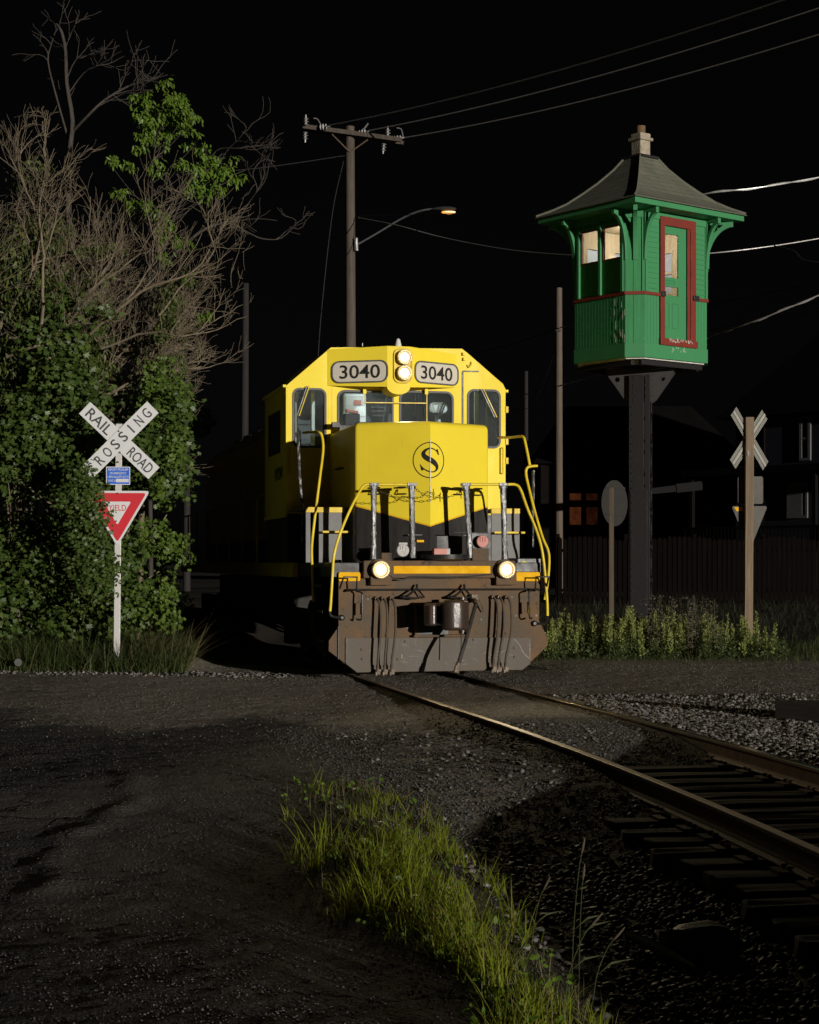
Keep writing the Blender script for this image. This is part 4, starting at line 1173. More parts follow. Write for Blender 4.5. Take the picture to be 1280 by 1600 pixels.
# ---- air hoses
def hose(x, y0, y1, r, sway, mat, dd=.17):
    p0 = L3(x, y0, -.02); p1 = L3(x + sway, y1, -.14)
    mid_ = [Vector((p0.x, -.02, p0.z)), Vector((p0.x + .01, -.10, p0.z - .01)), Vector((p0.x + .02 + .015, -dd, p0.z - .12)), Vector((p0.x + .03, -dd - .03, p0.z - .45)), Vector((p1.x, -dd, p1.z + .14)), Vector((p1.x, -.14, p1.z + .0))]
    m_ = MB().tube(smooth_path(mid_, 5), r, 10); h = m_.build("air_hose", mat, loco, smooth=True)
    f = MB().lathe((p0.x, 0, p0.z), (0, -1, 0), [(.028, 0), (.028, .04), (.02, .06), (.02, .09)], 12)
    f.build("hose_fitting", M_['brass'], h, smooth=True); f = MB()
    f.tube([(p1.x, -.14, p1.z + .06), (p1.x, -.14, p1.z - .0)], .022, 10)
    f.box((p1.x + .012, -.15, p1.z - .03), (.06, .04, .075), Matrix.Rotation(.3, 3, 'Y')); f.box((p1.x - .02, -.16, p1.z - .055), (.03, .03, .05))
    f.build("coupling_head", M_['brass'], h, bevel=.006)
for x, sw in ((587, 3), (597, 4), (610, 2)):
    hose(x, 935, 1046, .0165, sw, M_['hose_brown'])
for x, sw in ((769, 2), (778, 1), (790, 0)):
    hose(x, 933, 1042, .0165, sw, M_['hose_brown'])
# brake pipe hose hanging beside the knuckle
pts = [L3(741, 937, -.1), L3(744, 942, -.25), L3(741, 953, -.42), L3(735, 975, -.6), L3(728, 1000, -.74), L3(721, 1022, -.8), L3(716, 1040, -.8)]
h = MB().tube(smooth_path(pts, 5), .027, 12).build("brake_hose", M_['rubber'], loco, smooth=True)
f = MB(); p = L3(715, 1042, -.8); f.tube([p + Vector((.015, 0, .06)), p], .034, 10); f.box(p + Vector((-.01, -.01, -.03)), (.07, .05, .1), Matrix.Rotation(.25, 3, 'Y')); f.build("coupling_head", M_['brass'], h, bevel=.008); f = MB(); f.tube([L3(742, 936, 0), L3(741, 938, -.12), L3(744, 943, -.27)], .034, 10); f.box(L3(741, 934, -.06), (.1, .1, .1))
f.build("hose_fitting", M_['brass'], h, bevel=.008)
mb = MB(); mb.tube(smooth_path([L3(745, 935, -.08), L3(752, 942, -.12), L3(756, 956, -.06)], 4), .01, 6); mb.build("cable", M_['brass'], loco)
mb = MB(); mb.tube([L3(720, 985, -.5), L3(721, 1000, -.5), L3(720, 1030, -.5)], .008, 6); mb.build("chain", M_['rubber'], loco)

# ---- porch: stanchions, top rail, chain
zr_ = LP(643, 757, .1)[1]
def stanchion(x0, x1, yb, name="stanchion", ly=.1):
    a = L3(x0, 757, ly); b_ = L3(x1, yb, ly)
    V = []
    pr = [(0, .055), (.05, .055), (.06, .042), (.25, .036), (.5, .036), (.72, .036), (.86, .038), (1, .045)]
    P = [(a.lerp(b_, t_), w) for t_, w in pr]
    m_ = MB()
    for p, w in P:
        V += [(p.x - w, ly - .02, p.z), (p.x - w * .5, ly - .035, p.z), (p.x + w * .5, ly - .035, p.z), (p.x + w, ly - .02, p.z), (p.x + w, ly + .02, p.z), (p.x - w, ly + .02, p.z)]
    F = [(i * 6 + k, i * 6 + (k + 1) % 6, i * 6 + 6 + (k + 1) % 6, i * 6 + 6 + k) for i in range(len(P) - 1) for k in range(6)] + [tuple(range(6)), tuple(range(42, 48))]
    m_.add(V, F); m_.box2((a.x - .065, ly - .05, a.z - .02), (a.x + .065, ly + .05, a.z + .02))
    for t_ in (.2, .55, .8):
        p = a.lerp(b_, t_); m_.lathe((p.x, ly - .035, p.z), (0, -1, 0), [(.012, 0), (.008, .008)], 8)
    return m_.build(name, M_['silver'], loco, bevel=.006)
stanchion(584, 584, 874); stanchion(643, 645, 872); stanchion(728, 735, 872); stanchion(786, 789, 874)
RL = .0195
def rail_tube(pts, name="handrail", mat='yellow_rail', r=RL, sub=5):
    return MB().tube(smooth_path(pts, sub), r, 10).build(name, M_[mat], loco, smooth=True)
rail_tube([L3(643, 757, .08), L3(612, 757, .08), L3(580, 757, .08), L3(570, 758, .07), L3(562, 768, .05), L3(545, 801, -.02), L3(530, 838, -.06), L3(522, 868, -.08), L3(519.5, 900, -.1), L3(517, 940, -.12), L3(515.7, 955, -.12)])
rail_tube([L3(728, 757, .08), L3(760, 757, .08), L3(790, 757, .08), L3(806, 757.5, .07), L3(814, 766, .05), L3(824, 794, 0), L3(838, 828, -.04), L3(847, 860, -.08), L3(852, 900, -.1), L3(855, 940, -.12), L3(855.5, 962, -.12)])
mb = MB(); mb.tube(smooth_path([L3(515.7, 955, -.12), L3(516.5, 961, -.12), L3(522, 964, -.1), L3(533, 965, -.02)], 4), .017, 8); mb.tube(smooth_path([L3(855.5, 962, -.12), L3(854.5, 970, -.1), L3(849, 974, -.07), L3(836, 974, -.02)], 4), .017, 8)
mb.lathe(L3(534, 965, -.0), (0, -1, 0), [(.04, 0), (.04, .03), (.02, .05)], 12); mb.lathe(L3(834.5, 974, -.0), (0, -1, 0), [(.04, 0), (.04, .03), (.02, .05)], 12)
mb.build("rail_foot", M_['black_gloss'], loco, smooth=True)
# tall rails up to the cab doors
rail_tube([L3(474, 676, 1.9), L3(488, 675, 1.5), L3(498, 675.5, 1.25), L3(503, 681, 1.2), L3(505, 703, 1.15), L3(500, 745, 1.05), L3(495, 785, 1.0), L3(489, 835, .95), L3(487, 862, .9), L3(488.5, 897, .85), L3(490, 940, .8)])
rail_tube([L3(779, 683.5, 2.6), L3(796, 683.5, 1.8), L3(812, 682, 1.4), L3(818, 683, 1.3), L3(821, 692, 1.25), L3(828, 727, 1.2)])
rail_tube([L3(840, 728, 1.0), L3(831, 728.5, 1.0), L3(824, 731, 1.0), L3(822, 740, 1.0), L3(826, 760, .95), L3(836, 800, .8), L3(848, 840, .65), L3(857, 862, .6), L3(858, 885, .6), L3(855, 915, .6), L3(851, 937, .6)])
mb = MB(); mb.tube([L3(466, 680, 2.2), L3(468, 740, 2.1), L3(472.5, 792, 2.0)], [.02, .022, .022], 8); mb.tube([L3(472.5, 792, 2.0), L3(472.5, 848, 1.95)], .014, 8)
mb.build("stanchion", M_['silver'], loco, smooth=True); mb = MB()
mb.tube([L3(833.5, 735, 1.1), L3(833, 800, 1.1)], .022, 8); mb.tube([L3(833, 800, 1.1), L3(833, 855, 1.1)], .014, 8)
mb.build("stanchion", M_['silver'], loco, smooth=True)
# chain of links sagging between the middle posts
mb = MB()
def link(c, d, k):
    d = d.normalized(); s1 = d.cross(Vector((0, 1, 0))).normalized(); s2 = d.cross(s1)
    a = s1 if k % 2 else s2
    pts = [c + d * (.026 * math.cos(w)) + a * (.012 * math.sin(w)) for w in [2 * math.pi * i / 10 for i in range(11)]]
    mb.tube(pts, .0035, 5, cap=False)
def chain(px):
    P = smooth_path([L3(x, y, .06) for x, y in px], 24); k = 0; acc = 0; last = P[0]
    for p in P[1:]:
        acc += (p - last).length
        if acc > .04:
            link(p, p - last if (p - last).length > 0 else Vector((1, 0, 0)), k); k += 1; acc = 0
        last = p
chain([(591, 767), (612, 775), (636, 777.5), (656, 777), (668, 769), (677, 772)])
chain([(646, 760), (655, 768), (668, 775), (690, 778), (708, 774), (722, 766)])
chain([(677, 762), (677.5, 770), (677, 781)])
chain([(722, 762), (720, 770), (721, 780)])
mb.build("safety_chain", M_['black_gloss'], loco)
# porch fittings
mb = MB(); p = L3(629, 860, -.02); mb.lathe(p + Vector((0, .0, 0)), (0, -1, 0), [(.085, 0), (.088, .02), (.08, .035), (.001, .037)], 24); mb.box(p + Vector((0, -.02, .09)), (.12, .05, .03))
for dx in (-.035, 0, .035): mb.box(p + Vector((dx, -.042, .035)), (.012, .01, .05))
mb.build("jumper_receptacle", M_['white_dull'], loco, bevel=.004)
mb = MB(); p = L3(753.5, 846, .05); mb.lathe(p, (0, -1, 0), [(.083, 0), (.086, .02), (.078, .035), (.001, .037)], 24)
for dx in (-.035, 0, .035): mb.box(p + Vector((dx, -.042, .03)), (.012, .01, .07))
mb.build("jumper_receptacle", M_['red_dull'], loco, bevel=.004)
mb = MB(); p = L3(750, 846, .1); mb.box(p + Vector((0, .04, 0)), (.24, .04, .24)); mb.box(p + Vector((-.13, 0, .12)), (.5, .03, .012)); mb.build("receptacle_bracket", M_['black'], loco, bevel=.005)
mb = MB(); a = LP(738, 857, .06); b_ = LP(764, 876, .06); mb.box2((a[0], .05, b_[1] - .02), (b_[0], .07, a[1])); a = LP(612, 866, .06); b_ = LP(596, 876, .06); mb.box2((b_[0], .05, b_[1] - .02), (a[0], .07, a[1] + .02)); mb.build("deck_bracket", M_['rust'], loco, bevel=.01)
mb = MB(); c_ = L3(699, 871, -.05); mb.lathe((c_.x, .12, c_.z - .05), (0, 0, 1), [(.28, 0), (.345, .03), (.35, .09), (.33, .09), (.31, .04), (.1, .04)], 30); dr = mb.build("round_tray", M_['black_gloss'], loco, smooth=True)
mb = MB(); a = LP(680, 857, -.0); b_ = LP(697, 868, 0); mb.box2((a[0] - .02, -.02, b_[1]), (b_[0] + .01, .12, a[1])); mb.build("small_box", M_['red_dull'], dr, bevel=.008)
mb = MB(); a = LP(697.5, 857, -.0); b_ = LP(703, 868, 0); mb.box2((a[0], -.018, b_[1]), (b_[0], .1, a[1])); mb.build("box_label", M_['white_dull'], dr, bevel=.004)
mb = MB(); mb.box(facet(.22, 1.86, .02), (.2, .06, .26)); mb.box(facet(-.16, 2.0, .012), (.32, .02, .02)); mb.box(facet(.65, 2.0, .012), (.3, .02, .02)); mb.build("nose_vent", M_['black'], nose, bevel=.005)
mb = MB(); mb.box2((facet(-.2, 0).x, .5, 1.9), (facet(-.02, 0).x, .52, 1.93)); mb.build("nose_trim", M_['orange_yellow'], nose)

for o in [o for o in bpy.data.objects if o.type == 'MESH' and o.name.split('.')[0] in
          ('hood_door', 'stepwell', 'hinge', 'lever_grip', 'wiper', 'grab_iron', 'nose_bracket', 'cab_post', 'bolt', 'bolt_hole', 'worn_edge', 'deck_bracket', 'side_sill', 'foot_rung', 'cab_piping', 'nose_vent')]:
    explode(o)
# ------------------------------------------------------------------ crossing watchman's tower
G1, G2 = (0.056, 0.25, 0.10), (0.042, 0.20, 0.078)
M_['green'] = weathered("tower_green", G1, G2, 0.5, 1.6, 0.9, bmp=0.12, spots=(0.3, 0.36, 0.27), spot_t=0.76, stretch=(2, 2, 0.6))
M_['green_worn'] = weathered("tower_green_worn", (0.045, 0.26, 0.09), (0.03, 0.17, 0.06), 0.55, 2.2, 0.9, bmp=0.2, spots=(0.5, 0.5, 0.42), spot_t=0.70, stretch=(9, 9, 0.8))
M_['trim_red'] = weathered("tower_red_trim", (0.21, 0.035, 0.022), (0.15, 0.024, 0.018), 0.5, 4, 0.7, bmp=0.1)
M_['tower_in'] = wood_mat("tower_inside_wood", (0.5, 0.4, 0.27), (0.36, 0.27, 0.17), (8, 8, 0.8), 0.7, 0.2)
M_['curtain'] = leaf_mat("tower_curtain", [(0.7, 0.68, 0.62), (0.7, 0.68, 0.62)], 0.8, 0.55)
M_['glass_clear'] = glass_mat("cabin_glass", (0.92, 0.93, 0.92), 0.03, 0.05, 0.025)
M_['frosted'] = weathered("tower_back_window", (0.42, 0.45, 0.52), (0.34, 0.37, 0.43), 0.35, 2, 0.6, bmp=0.02)
M_['col_steel'] = weathered("column_steel", (0.020, 0.018, 0.0185), (0.012, 0.011, 0.0115), 0.55, 5, 0.8, metal=0.1, bmp=0.25)
M_['flakes_and_lit_floor'] = weathered("flaked_paint_and_lit_floor", (0.7, 0.68, 0.6), (0.4, 0.38, 0.33), 0.7, 20, 0.8, bmp=0.3)
M_['stucco'] = weathered("chimney_stucco", (0.42, 0.36, 0.27), (0.22, 0.18, 0.13), 0.9, 9, 0.8, bmp=0.9, spots=(0.12, 0.1, 0.075), spot_t=0.66, fine=30)
def shingle_mat():
    m, nt, b = new_mat("roof_shingles")
    v = coords(nt)
    s = nt.nodes.new("ShaderNodeSeparateXYZ"); nt.links.new(v, s.inputs[0])
    fz = mth(nt, 'FRACT', mth(nt, 'MULTIPLY', s.outputs[2], 11.0))
    n1 = noise(nt, v, 3, 6); n2 = noise(nt, v, 45, 4)
    br = nt.nodes.new("ShaderNodeTexBrick"); br.inputs["Scale"].default_value = 1.0
    br.inputs["Brick Width"].default_value = .22; br.inputs["Row Height"].default_value = 1 / 11.0; br.inputs["Mortar Size"].default_value = .006
    br.inputs["Color1"].default_value = (.105, .115, .078, 1); br.inputs["Color2"].default_value = (.15, .16, .108, 1); br.inputs["Mortar"].default_value = (.05, .052, .04, 1)
    cx = nt.nodes.new("ShaderNodeCombineXYZ"); nt.links.new(mth(nt, 'ADD', s.outputs[0], s.outputs[1]), cx.inputs[0]); nt.links.new(s.outputs[2], cx.inputs[1])
    nt.links.new(cx.outputs[0], br.inputs[0])
    c = mix(nt, ramp(nt, n1, [(.4, (0, 0, 0)), (.7, (.6, .6, .6))]), br.outputs[0], (.17, .15, .11))
    c = mix(nt, mth(nt, 'MULTIPLY', n2, .4), c, (.06, .062, .048))
    nt.links.new(c, b.inputs["Base Color"]); b.inputs["Roughness"].default_value = .9
    h = mth(nt, 'ADD', mth(nt, 'MULTIPLY', fz, -.6), mth(nt, 'MULTIPLY', n2, .4))
    bump(nt, b, h, .5, .02)
    return m
TA = math.radians(38)
tower = thing("watch_tower", "green wooden watchman's cabin with red door trim on a dark steel column", "watch tower", (4.106, 30.70, 0), TA)
wx, wy, ch = 2.02, 1.72, .235
Z0, ZS, ZB_, ZE = 5.14, 5.38, 6.235, 7.66
hx_, hy_ = wx / 2, wy / 2
octo = [(-hx_ + ch, -hy_), (hx_ - ch, -hy_), (hx_, -hy_ + ch), (hx_, hy_ - ch), (hx_ - ch, hy_), (-hx_ + ch, hy_), (-hx_, hy_ - ch), (-hx_, -hy_ + ch)]
def face(i):            # matrix for wall i: u along the wall seen from outside, v up, w outwards; plus its width
    a, b = Vector((*octo[i], 0)), Vector((*octo[(i + 1) % 8], 0))
    return basis(b - a, (0, 0, 1), a), (b - a).length
FRONT, LEFT, CHAM = 0, 6, 7
TH = .05
def back(M): return M @ Matrix.Translation((0, 0, -TH))
door_f = (.345, 5.39, 1.23, 7.59)
win_l = [(1.25 - .55, 6.845, 1.25 - .10, 7.44), (1.25 - 1.09, 6.845, 1.25 - .64, 7.44)]
bk = [(.22, 6.5, .66, 7.28), (.92, 6.5, 1.34, 7.28)]
for i in range(8):
    M, ln = face(i)
    holes = []
    if i == FRONT: holes = [(door_f[0] + .06, door_f[1] + .08, door_f[2] - .06, door_f[3] - .06)]
    elif i == LEFT: holes = win_l
    elif i in (2, 4): holes = [(a * ln / 1.55, b, c * ln / 1.55, d) for a, b, c, d in bk]
    mb = MB().plate([(0, Z0), (ln, Z0), (ln, ZE), (0, ZE)], [[(a, b), (c, b), (c, d), (a, d)] for a, b, c, d in holes], TH, back(M))
    wl = mb.build("wall", M_['green_worn'] if i in (LEFT, CHAM) else M_['green'], tower)
    # trim: skirt, belt, frieze
    mb = MB(); mb.plate([(-.006, Z0 - .005), (ln + .006, Z0 - .005), (ln + .006, ZS), (-.006, ZS)], (), .018, M)
    mb.build("skirt_board", M_['green'], wl, bevel=.004)
    mb = MB()
    if i == FRONT:
        mb.plate([(-.012, ZB_ - .028), (door_f[0], ZB_ - .028), (door_f[0], ZB_ + .028), (-.012, ZB_ + .028)], (), .03, M)
        mb.plate([(door_f[2], ZB_ - .028), (ln + .012, ZB_ - .028), (ln + .012, ZB_ + .028), (door_f[2], ZB_ + .028)], (), .03, M)
    else:
        mb.plate([(-.012, ZB_ - .028), (ln + .012, ZB_ - .028), (ln + .012, ZB_ + .028), (-.012, ZB_ + .028)], (), .03, M)
    mb.build("belt_rail", M_['trim_red'], wl, bevel=.004)
    mb = MB()
    # narrow beaded boards below the belt
    u = .055
    while u < ln - .02:
        if not (i == FRONT and door_f[0] - .02 < u < door_f[2] + .02):
            mb.plate([(u - .004, ZS + .005), (u + .004, ZS + .005), (u + .004, ZB_ - .03), (u - .004, ZB_ - .03)], (), .0018 if i != FRONT else .006, M)
        u += .075 if i != CHAM else .11
    if i in (FRONT, 2):
        z = ZB_ + .1
        while z < ZE - .2:
            for (u0, u1) in (((.05, door_f[0] - .04), (door_f[2] + .04, ln - .05)) if i == FRONT else ((.05, ln - .05),)):
                mb.plate([(u0, z - .009), (u1, z - .009), (u1, z + .009), (u0, z + .009)], (), .011, M)
            z += .088
    # corner posts
    for u0 in ((0, .05), (ln - .05, ln)):
        mb.plate([(u0[0], ZB_ + .03), (u0[1], ZB_ + .03), (u0[1], ZE), (u0[0], ZE)], (), .02, M)
    if i == CHAM:
        mb.plate([(ln * .42, ZS), (ln * .46, ZS), (ln * .46, ZE), (ln * .42, ZE)], (), .008, M)
    mb.plate([(.0, ZE - .13), (ln, ZE - .13), (ln, ZE), (.0, ZE)], (), .024, M)
    mb.build("wall_boards", M_['green'], wl, bevel=.002, seg=1)
# left wall windows
M, ln = face(LEFT)
for (a, b, c, d) in win_l:
    mb = MB().plate([(a - .0, b), (c, b), (c, d), (a, d)], [[(a + .028, b + .03), (c - .028, b + .03), (c - .028, d - .028), (a + .028, d - .028)]], .045, M @ Matrix.Translation((0, 0, -.035)))
    f = mb.build("window", M_['trim_red'], tower, bevel=.003)
    MB().plate([(a + .02, b + .02), (c - .02, b + .02), (c - .02, d - .02), (a + .02, d - .02)], (), .005, M @ Matrix.Translation((0, 0, -.022))).build("pane", M_['glass_clear'], f)
mb = MB()
for u in (.12, 1.25 - .595, 1.25 - .05):
    mb.plate([(u - .028, ZB_ + .03), (u + .028, ZB_ + .03), (u + .028, ZE - .12), (u - .028, ZE - .12)], (), .045, M)
mb.plate([(.05, 7.44), (1.2, 7.44), (1.2, 7.5), (.05, 7.5)], (), .02, M)
mb.build("window_post", M_['green'], tower, bevel=.003)
# door
M, ln = face(FRONT)
a, b, c, d = door_f
mb = MB().plate([(a, b), (c, b), (c, d), (a, d)], [[(a + .105, b + .10), (c - .13, b + .10), (c - .13, d - .15), (a + .105, d - .15)]], .045, M)
fr = mb.build("door_frame", M_['trim_red'], tower, bevel=.004)
mb = MB().plate([(c - .20, b + .09), (c - .13, b + .09), (c - .13, d - .14), (c - .20, d - .14)], (), .015, M @ Matrix.Translation((0, 0, .012)))
mb.plate([(a - .01, b - .02), (c + .03, b - .02), (c + .03, b + .10), (a - .01, b + .10)], (), .06, M)
mb.build("door_jamb", M_['trim_red'], fr, bevel=.004)
da, db, dc, dd = a + .095, b + .10, c - .195, d - .145
g1 = (da + .03, 6.56, da + .40, 7.31); g2 = (da + .03, 6.25, da + .40, 6.40)
mb = MB().plate([(da, db), (dc + .11, db), (dc + .11, dd), (da, dd)], [[(p[0], p[1]), (p[2], p[1]), (p[2], p[3]), (p[0], p[3])] for p in (g1, g2)], .035, M @ Matrix.Translation((0, 0, -.045)))
dr_ = mb.build("door", M_['green'], tower, bevel=.003)
mb = MB()
for (p, q, r_, s_) in ((da + .05, 5.68, da + .17, 6.12), (da + .24, 5.68, da + .40, 6.12)):
    mb.plate([(p, q), (r_, q), (r_, s_), (p, s_)], [[(p + .012, q + .012), (r_ - .012, q + .012), (r_ - .012, s_ - .012), (p + .012, s_ - .012)]], .012, M @ Matrix.Translation((0, 0, -.012)))
mb.plate(rrect(da + .04, 6.45, da + .31, 6.51, .028), [rrect(da + .05, 6.46, da + .30, 6.50, .018)], .012, M @ Matrix.Translation((0, 0, -.012)))
mb.build("door_panel", M_['green'], dr_, bevel=.003)
for p in (g1, g2):
    MB().plate([(p[0] - .01, p[1] - .01), (p[2] + .01, p[1] - .01), (p[2] + .01, p[3] + .01), (p[0] - .01, p[3] + .01)], (), .005, M @ Matrix.Translation((0, 0, -.03))).build("pane", M_['glass_clear'], dr_)
mb = MB()
for u, w_ in ((a + .05, .09), (c - .02, .14)):
    mb.plate(rrect(u - w_ / 2, 6.2, u + w_ / 2, 6.29, .02), (), .05, M @ Matrix.Translation((0, 0, .03)))
mb.build("door_latch", M_['black'], tower, bevel=.006)
# peeling paint on sill and skirt
mb = MB(); r = random.Random(8)
for k in range(46):
    u = a + .15 + r.random() * .62; z = b + .06 + r.uniform(-.025, .03); mb.plate([(u, z), (u + r.uniform(.004, .02), z + r.uniform(-.01, .0)), (u + r.uniform(.0, .02), z + r.uniform(.012, .05))], (), .002, M @ Matrix.Translation((0, 0, .06)))
for k in range(12):
    u = a + .25 + r.random() * .4; z = Z0 + .08 + r.random() * .12; mb.plate([(u, z), (u + .008, z), (u + .006, z + r.uniform(.03, .07)), (u, z + .03)], (), .002, M @ Matrix.Translation((0, 0, .018)))
M6, _ = face(LEFT)
for k in range(13):
    u = r.choice((1.15, 1.22, 1.0, 1.19, .12)) + r.uniform(-.03, .02); z = r.uniform(ZS, ZB_ - .15); mb.plate([(u, z), (u + .01, z + .01), (u + .008, z + r.uniform(.05, .16)), (u - .003, z + .04)], (), .002, M6 @ Matrix.Translation((0, 0, .008)))
mb.build("peeling_paint", M_['flakes_and_lit_floor'], tower)
# floor, ceiling, interior
oc = [(x * .96, y_ * .96) for x, y_ in octo]
MB().plate(oc, (), .05, Matrix.Translation((0, 0, Z0 - .026))).build("floor", M_['flakes_and_lit_floor'], tower)  # pale colour stands in for light on the floor's underside
MB().plate(oc, (), .03, Matrix.Translation((0, 0, ZE - .06))).build("ceiling", M_['tower_in'], tower)
mb = MB()
for i in (1, 2, 3, 4, 5):
    M, ln = face(i)
    holes = [(q * ln / 1.55, b, c * ln / 1.55, d) for q, b, c, d in bk] if i in (2, 4) else []
    mb.plate([(0, Z0 + .02), (ln, Z0 + .02), (ln, ZE - .07), (0, ZE - .07)], [[(q, b), (c, b), (c, d), (q, d)] for q, b, c, d in holes], .012, M @ Matrix.Translation((0, 0, -TH - .016)))
mb.build("lining", M_['tower_in'], tower)
for i in (2, 4):
    M, ln = face(i)
    for q, b, c, d in [(q * ln / 1.55, b, c * ln / 1.55, d) for q, b, c, d in bk]:
        f = MB().plate([(q, b), (c, b), (c, d), (q, d)], [[(q + .03, b + .03), (c - .03, b + .03), (c - .03, d - .03), (q + .03, d - .03)]], .08, M @ Matrix.Translation((0, 0, -TH - .02))).build("window", M_['tower_in'], tower)
        MB().plate([(q + .02, b + .02), (c - .02, b + .02), (c - .02, d - .02), (q + .02, d - .02)], (), .006, M @ Matrix.Translation((0, 0, -.03))).build("blind", M_['frosted'], f)
        MB().plate([(q, (b + d) / 2 - .02), (c, (b + d) / 2 - .02), (c, (b + d) / 2 + .02), (q, (b + d) / 2 + .02)], (), .03, M @ Matrix.Translation((0, 0, -TH))).build("sash_bar", M_['tower_in'], f)
# gathered curtain behind the door glass
M, ln = face(FRONT); V = []; n_ = 24
for j in range(9):
    t_ = j / 8; z = 7.35 - .85 * t_
    for k in range(n_ + 1):
        s_ = k / n_; u = g1[0] - .05 + (.24 - .08 * math.sin(t_ * 3.1)) * s_; V.append(M @ Vector((u, z, -.17 - .02 * math.sin(s_ * 40 + t_ * 2))))
mb = MB().add(V, [(j * (n_ + 1) + k, j * (n_ + 1) + k + 1, (j + 1) * (n_ + 1) + k + 1, (j + 1) * (n_ + 1) + k) for j in range(8) for k in range(n_)])
mb.build("curtain", M_['curtain'], tower, smooth=True)
mb = MB().lathe((0, 0, ZE - .06), (0, 0, -1), [(.06, 0), (.06, .03), (.09, .06), (.07, .12), (.001, .13)], 16); mb.build("ceiling_lamp", emit("tower_lamp_glow", (1, .93, .82), 5.0), tower, smooth=True)
ld = bpy.data.lights.new("cabin_light", 'POINT'); ld.energy = 22; ld.color = (1, .94, .85); ld.shadow_soft_size = .07
lo = bpy.data.objects.new("cabin_light", ld); COL.objects.link(lo); lo.parent = tower; lo.location = (0, 0, ZE - .32); ld.energy = 42
# eaves, roof, chimney
OV = .37
ex, ey = hx_ + OV, hy_ + OV
def roof_ring(fx, fy, z): return [(-fx, -fy, z), (fx, -fy, z), (fx, fy, z), (-fx, fy, z)]
mb = MB(); mb.add(roof_ring(ex - .02, ey - .02, ZE) + roof_ring(ex - .02, ey - .02, ZE + .09), [(0, 3, 2, 1), (4, 5, 6, 7)] + [(i, (i + 1) % 4, 4 + (i + 1) % 4, 4 + i) for i in range(4)])
mb.build("eave", M_['green'], tower, bevel=.006)
V = []; prof = [(1.02, 0), (1.0, .03), (.86, .115), (.71, .235), (.55, .42), (.41, .60), (.26, .83), (.175, 1.0), (.165, 1.02)]
NS = 6
ring0 = None
F = []
for j, (f_, dz) in enumerate(prof):
    pts = roof_ring(ex * f_, ey * f_, ZE + .092 + dz)
    V += pts
for j in range(len(prof) - 1):
    F += [(j * 4 + i, j * 4 + (i + 1) % 4, j * 4 + 4 + (i + 1) % 4, j * 4 + 4 + i) for i in range(4)]
F += [(0, 3, 2, 1), tuple((len(prof) - 1) * 4 + i for i in range(4))]
rf = MB().add(V, F).build("roof", shingle_mat(), tower)
mb = MB()
for i in range(4):           # hip caps
    mb.tube([Vector(V[j * 4 + i]) * 1.0 + Vector((0, 0, .006)) for j in range(1, len(prof))], .028, 6, flat=.6)
mb.build("hip_cap", weathered("hip_shingles", (.14, .14, .10), (.1, .1, .075), .9, 8, .8, bmp=.5), rf)
zt_ = ZE + .092 + 1.04
mb = MB().box((0, 0, zt_ + .01), (.50, .46, .05)); mb.build("roof_flashing", M_['black'], rf, bevel=.02)
mb = MB()
mb.box((0, 0, zt_ + .17), (.25, .25, .32)); mb.box((0, 0, zt_ + .335), (.33, .33, .06)); mb.box((0, 0, zt_ + .40), (.26, .26, .09))
cm = mb.build("chimney", M_['stucco'], rf, bevel=.025, seg=3)
MB().lathe((0, 0, zt_ + .4), (0, 0, 1), [(.085, 0), (.085, .18), (.075, .18), (.07, .1)], 16).build("flue_pipe", M_['rust'], cm, smooth=True)
# brackets under the eaves
def bracket(p, d):
    d = Vector((d[0], d[1], 0)); L_ = d.length; d.normalize()
    n_ = d.cross(Vector((0, 0, 1)))
    M = basis(d, (0, 0, 1), (p[0] - n_.x * 0 , p[1], 0)) @ Matrix.Translation((0, 0, -.035))
    arc = [(L_ - (L_ - .03) * math.sin(math.radians(9 * k)), 6.88 + .68 * math.cos(math.radians(9 * k))) for k in range(11)]
    outer = [(0, 6.80), (0, ZE), (L_, ZE), (L_, ZE - .06)] + arc + [(.03, 6.80)]
    hole = [(.045, ZE - .06), (L_ * .62, ZE - .06), (.05, ZE - .27)]
    MB().plate(outer, [hole], .07, M).build("eave_bracket", M_['green'], tower, bevel=.004)
for (x, y_) in (octo[0], octo[1]): bracket((x, y_), (0, -.30))
for (x, y_) in (octo[4], octo[5]): bracket((x, y_), (0, .30))
for (x, y_) in (octo[6], octo[7]): bracket((x, y_), (-.30, 0))
for (x, y_) in (octo[2], octo[3]): bracket((x, y_), (.30, 0))
for sx_, sy_ in ((-1, -1), (1, -1), (1, 1), (-1, 1)):
    bracket((sx_ * (hx_ - ch / 2), sy_ * (hy_ - ch / 2)), (sx_ * .33, sy_ * .33))
# steel base frame, gussets, column
mb = MB()
for sx_ in (-1, 1):
    mb.box((sx_ * (hx_ - .2), 0, Z0 - .075), (.08, wy - .5, .09)); mb.box((0, sx_ * (hy_ - .13), Z0 - .075), (wx - .5, .08, .09))
mb.box((0, 0, Z0 - .075), (wx - .6, .12, .08)); mb.box((0, 0, Z0 - .075), (.12, wy - .5, .08))
mb.build("base_frame", M_['col_steel'], tower, bevel=.006)
gus = [(-.60, Z0 - .08), (.60, Z0 - .08), (.60, Z0 - .16), (.27, Z0 - .63), (.2, Z0 - .68), (-.2, Z0 - .68), (-.27, Z0 - .63), (-.60, Z0 - .16)]
M_['gusset'] = weathered('gusset_steel', (.052, .047, .045), (.034, .031, .03), .6, 6, .8, bmp=.25, spots=(.1, .085, .07), spot_t=.72)
RC = Matrix.Rotation(math.radians(-52), 4, 'Z')
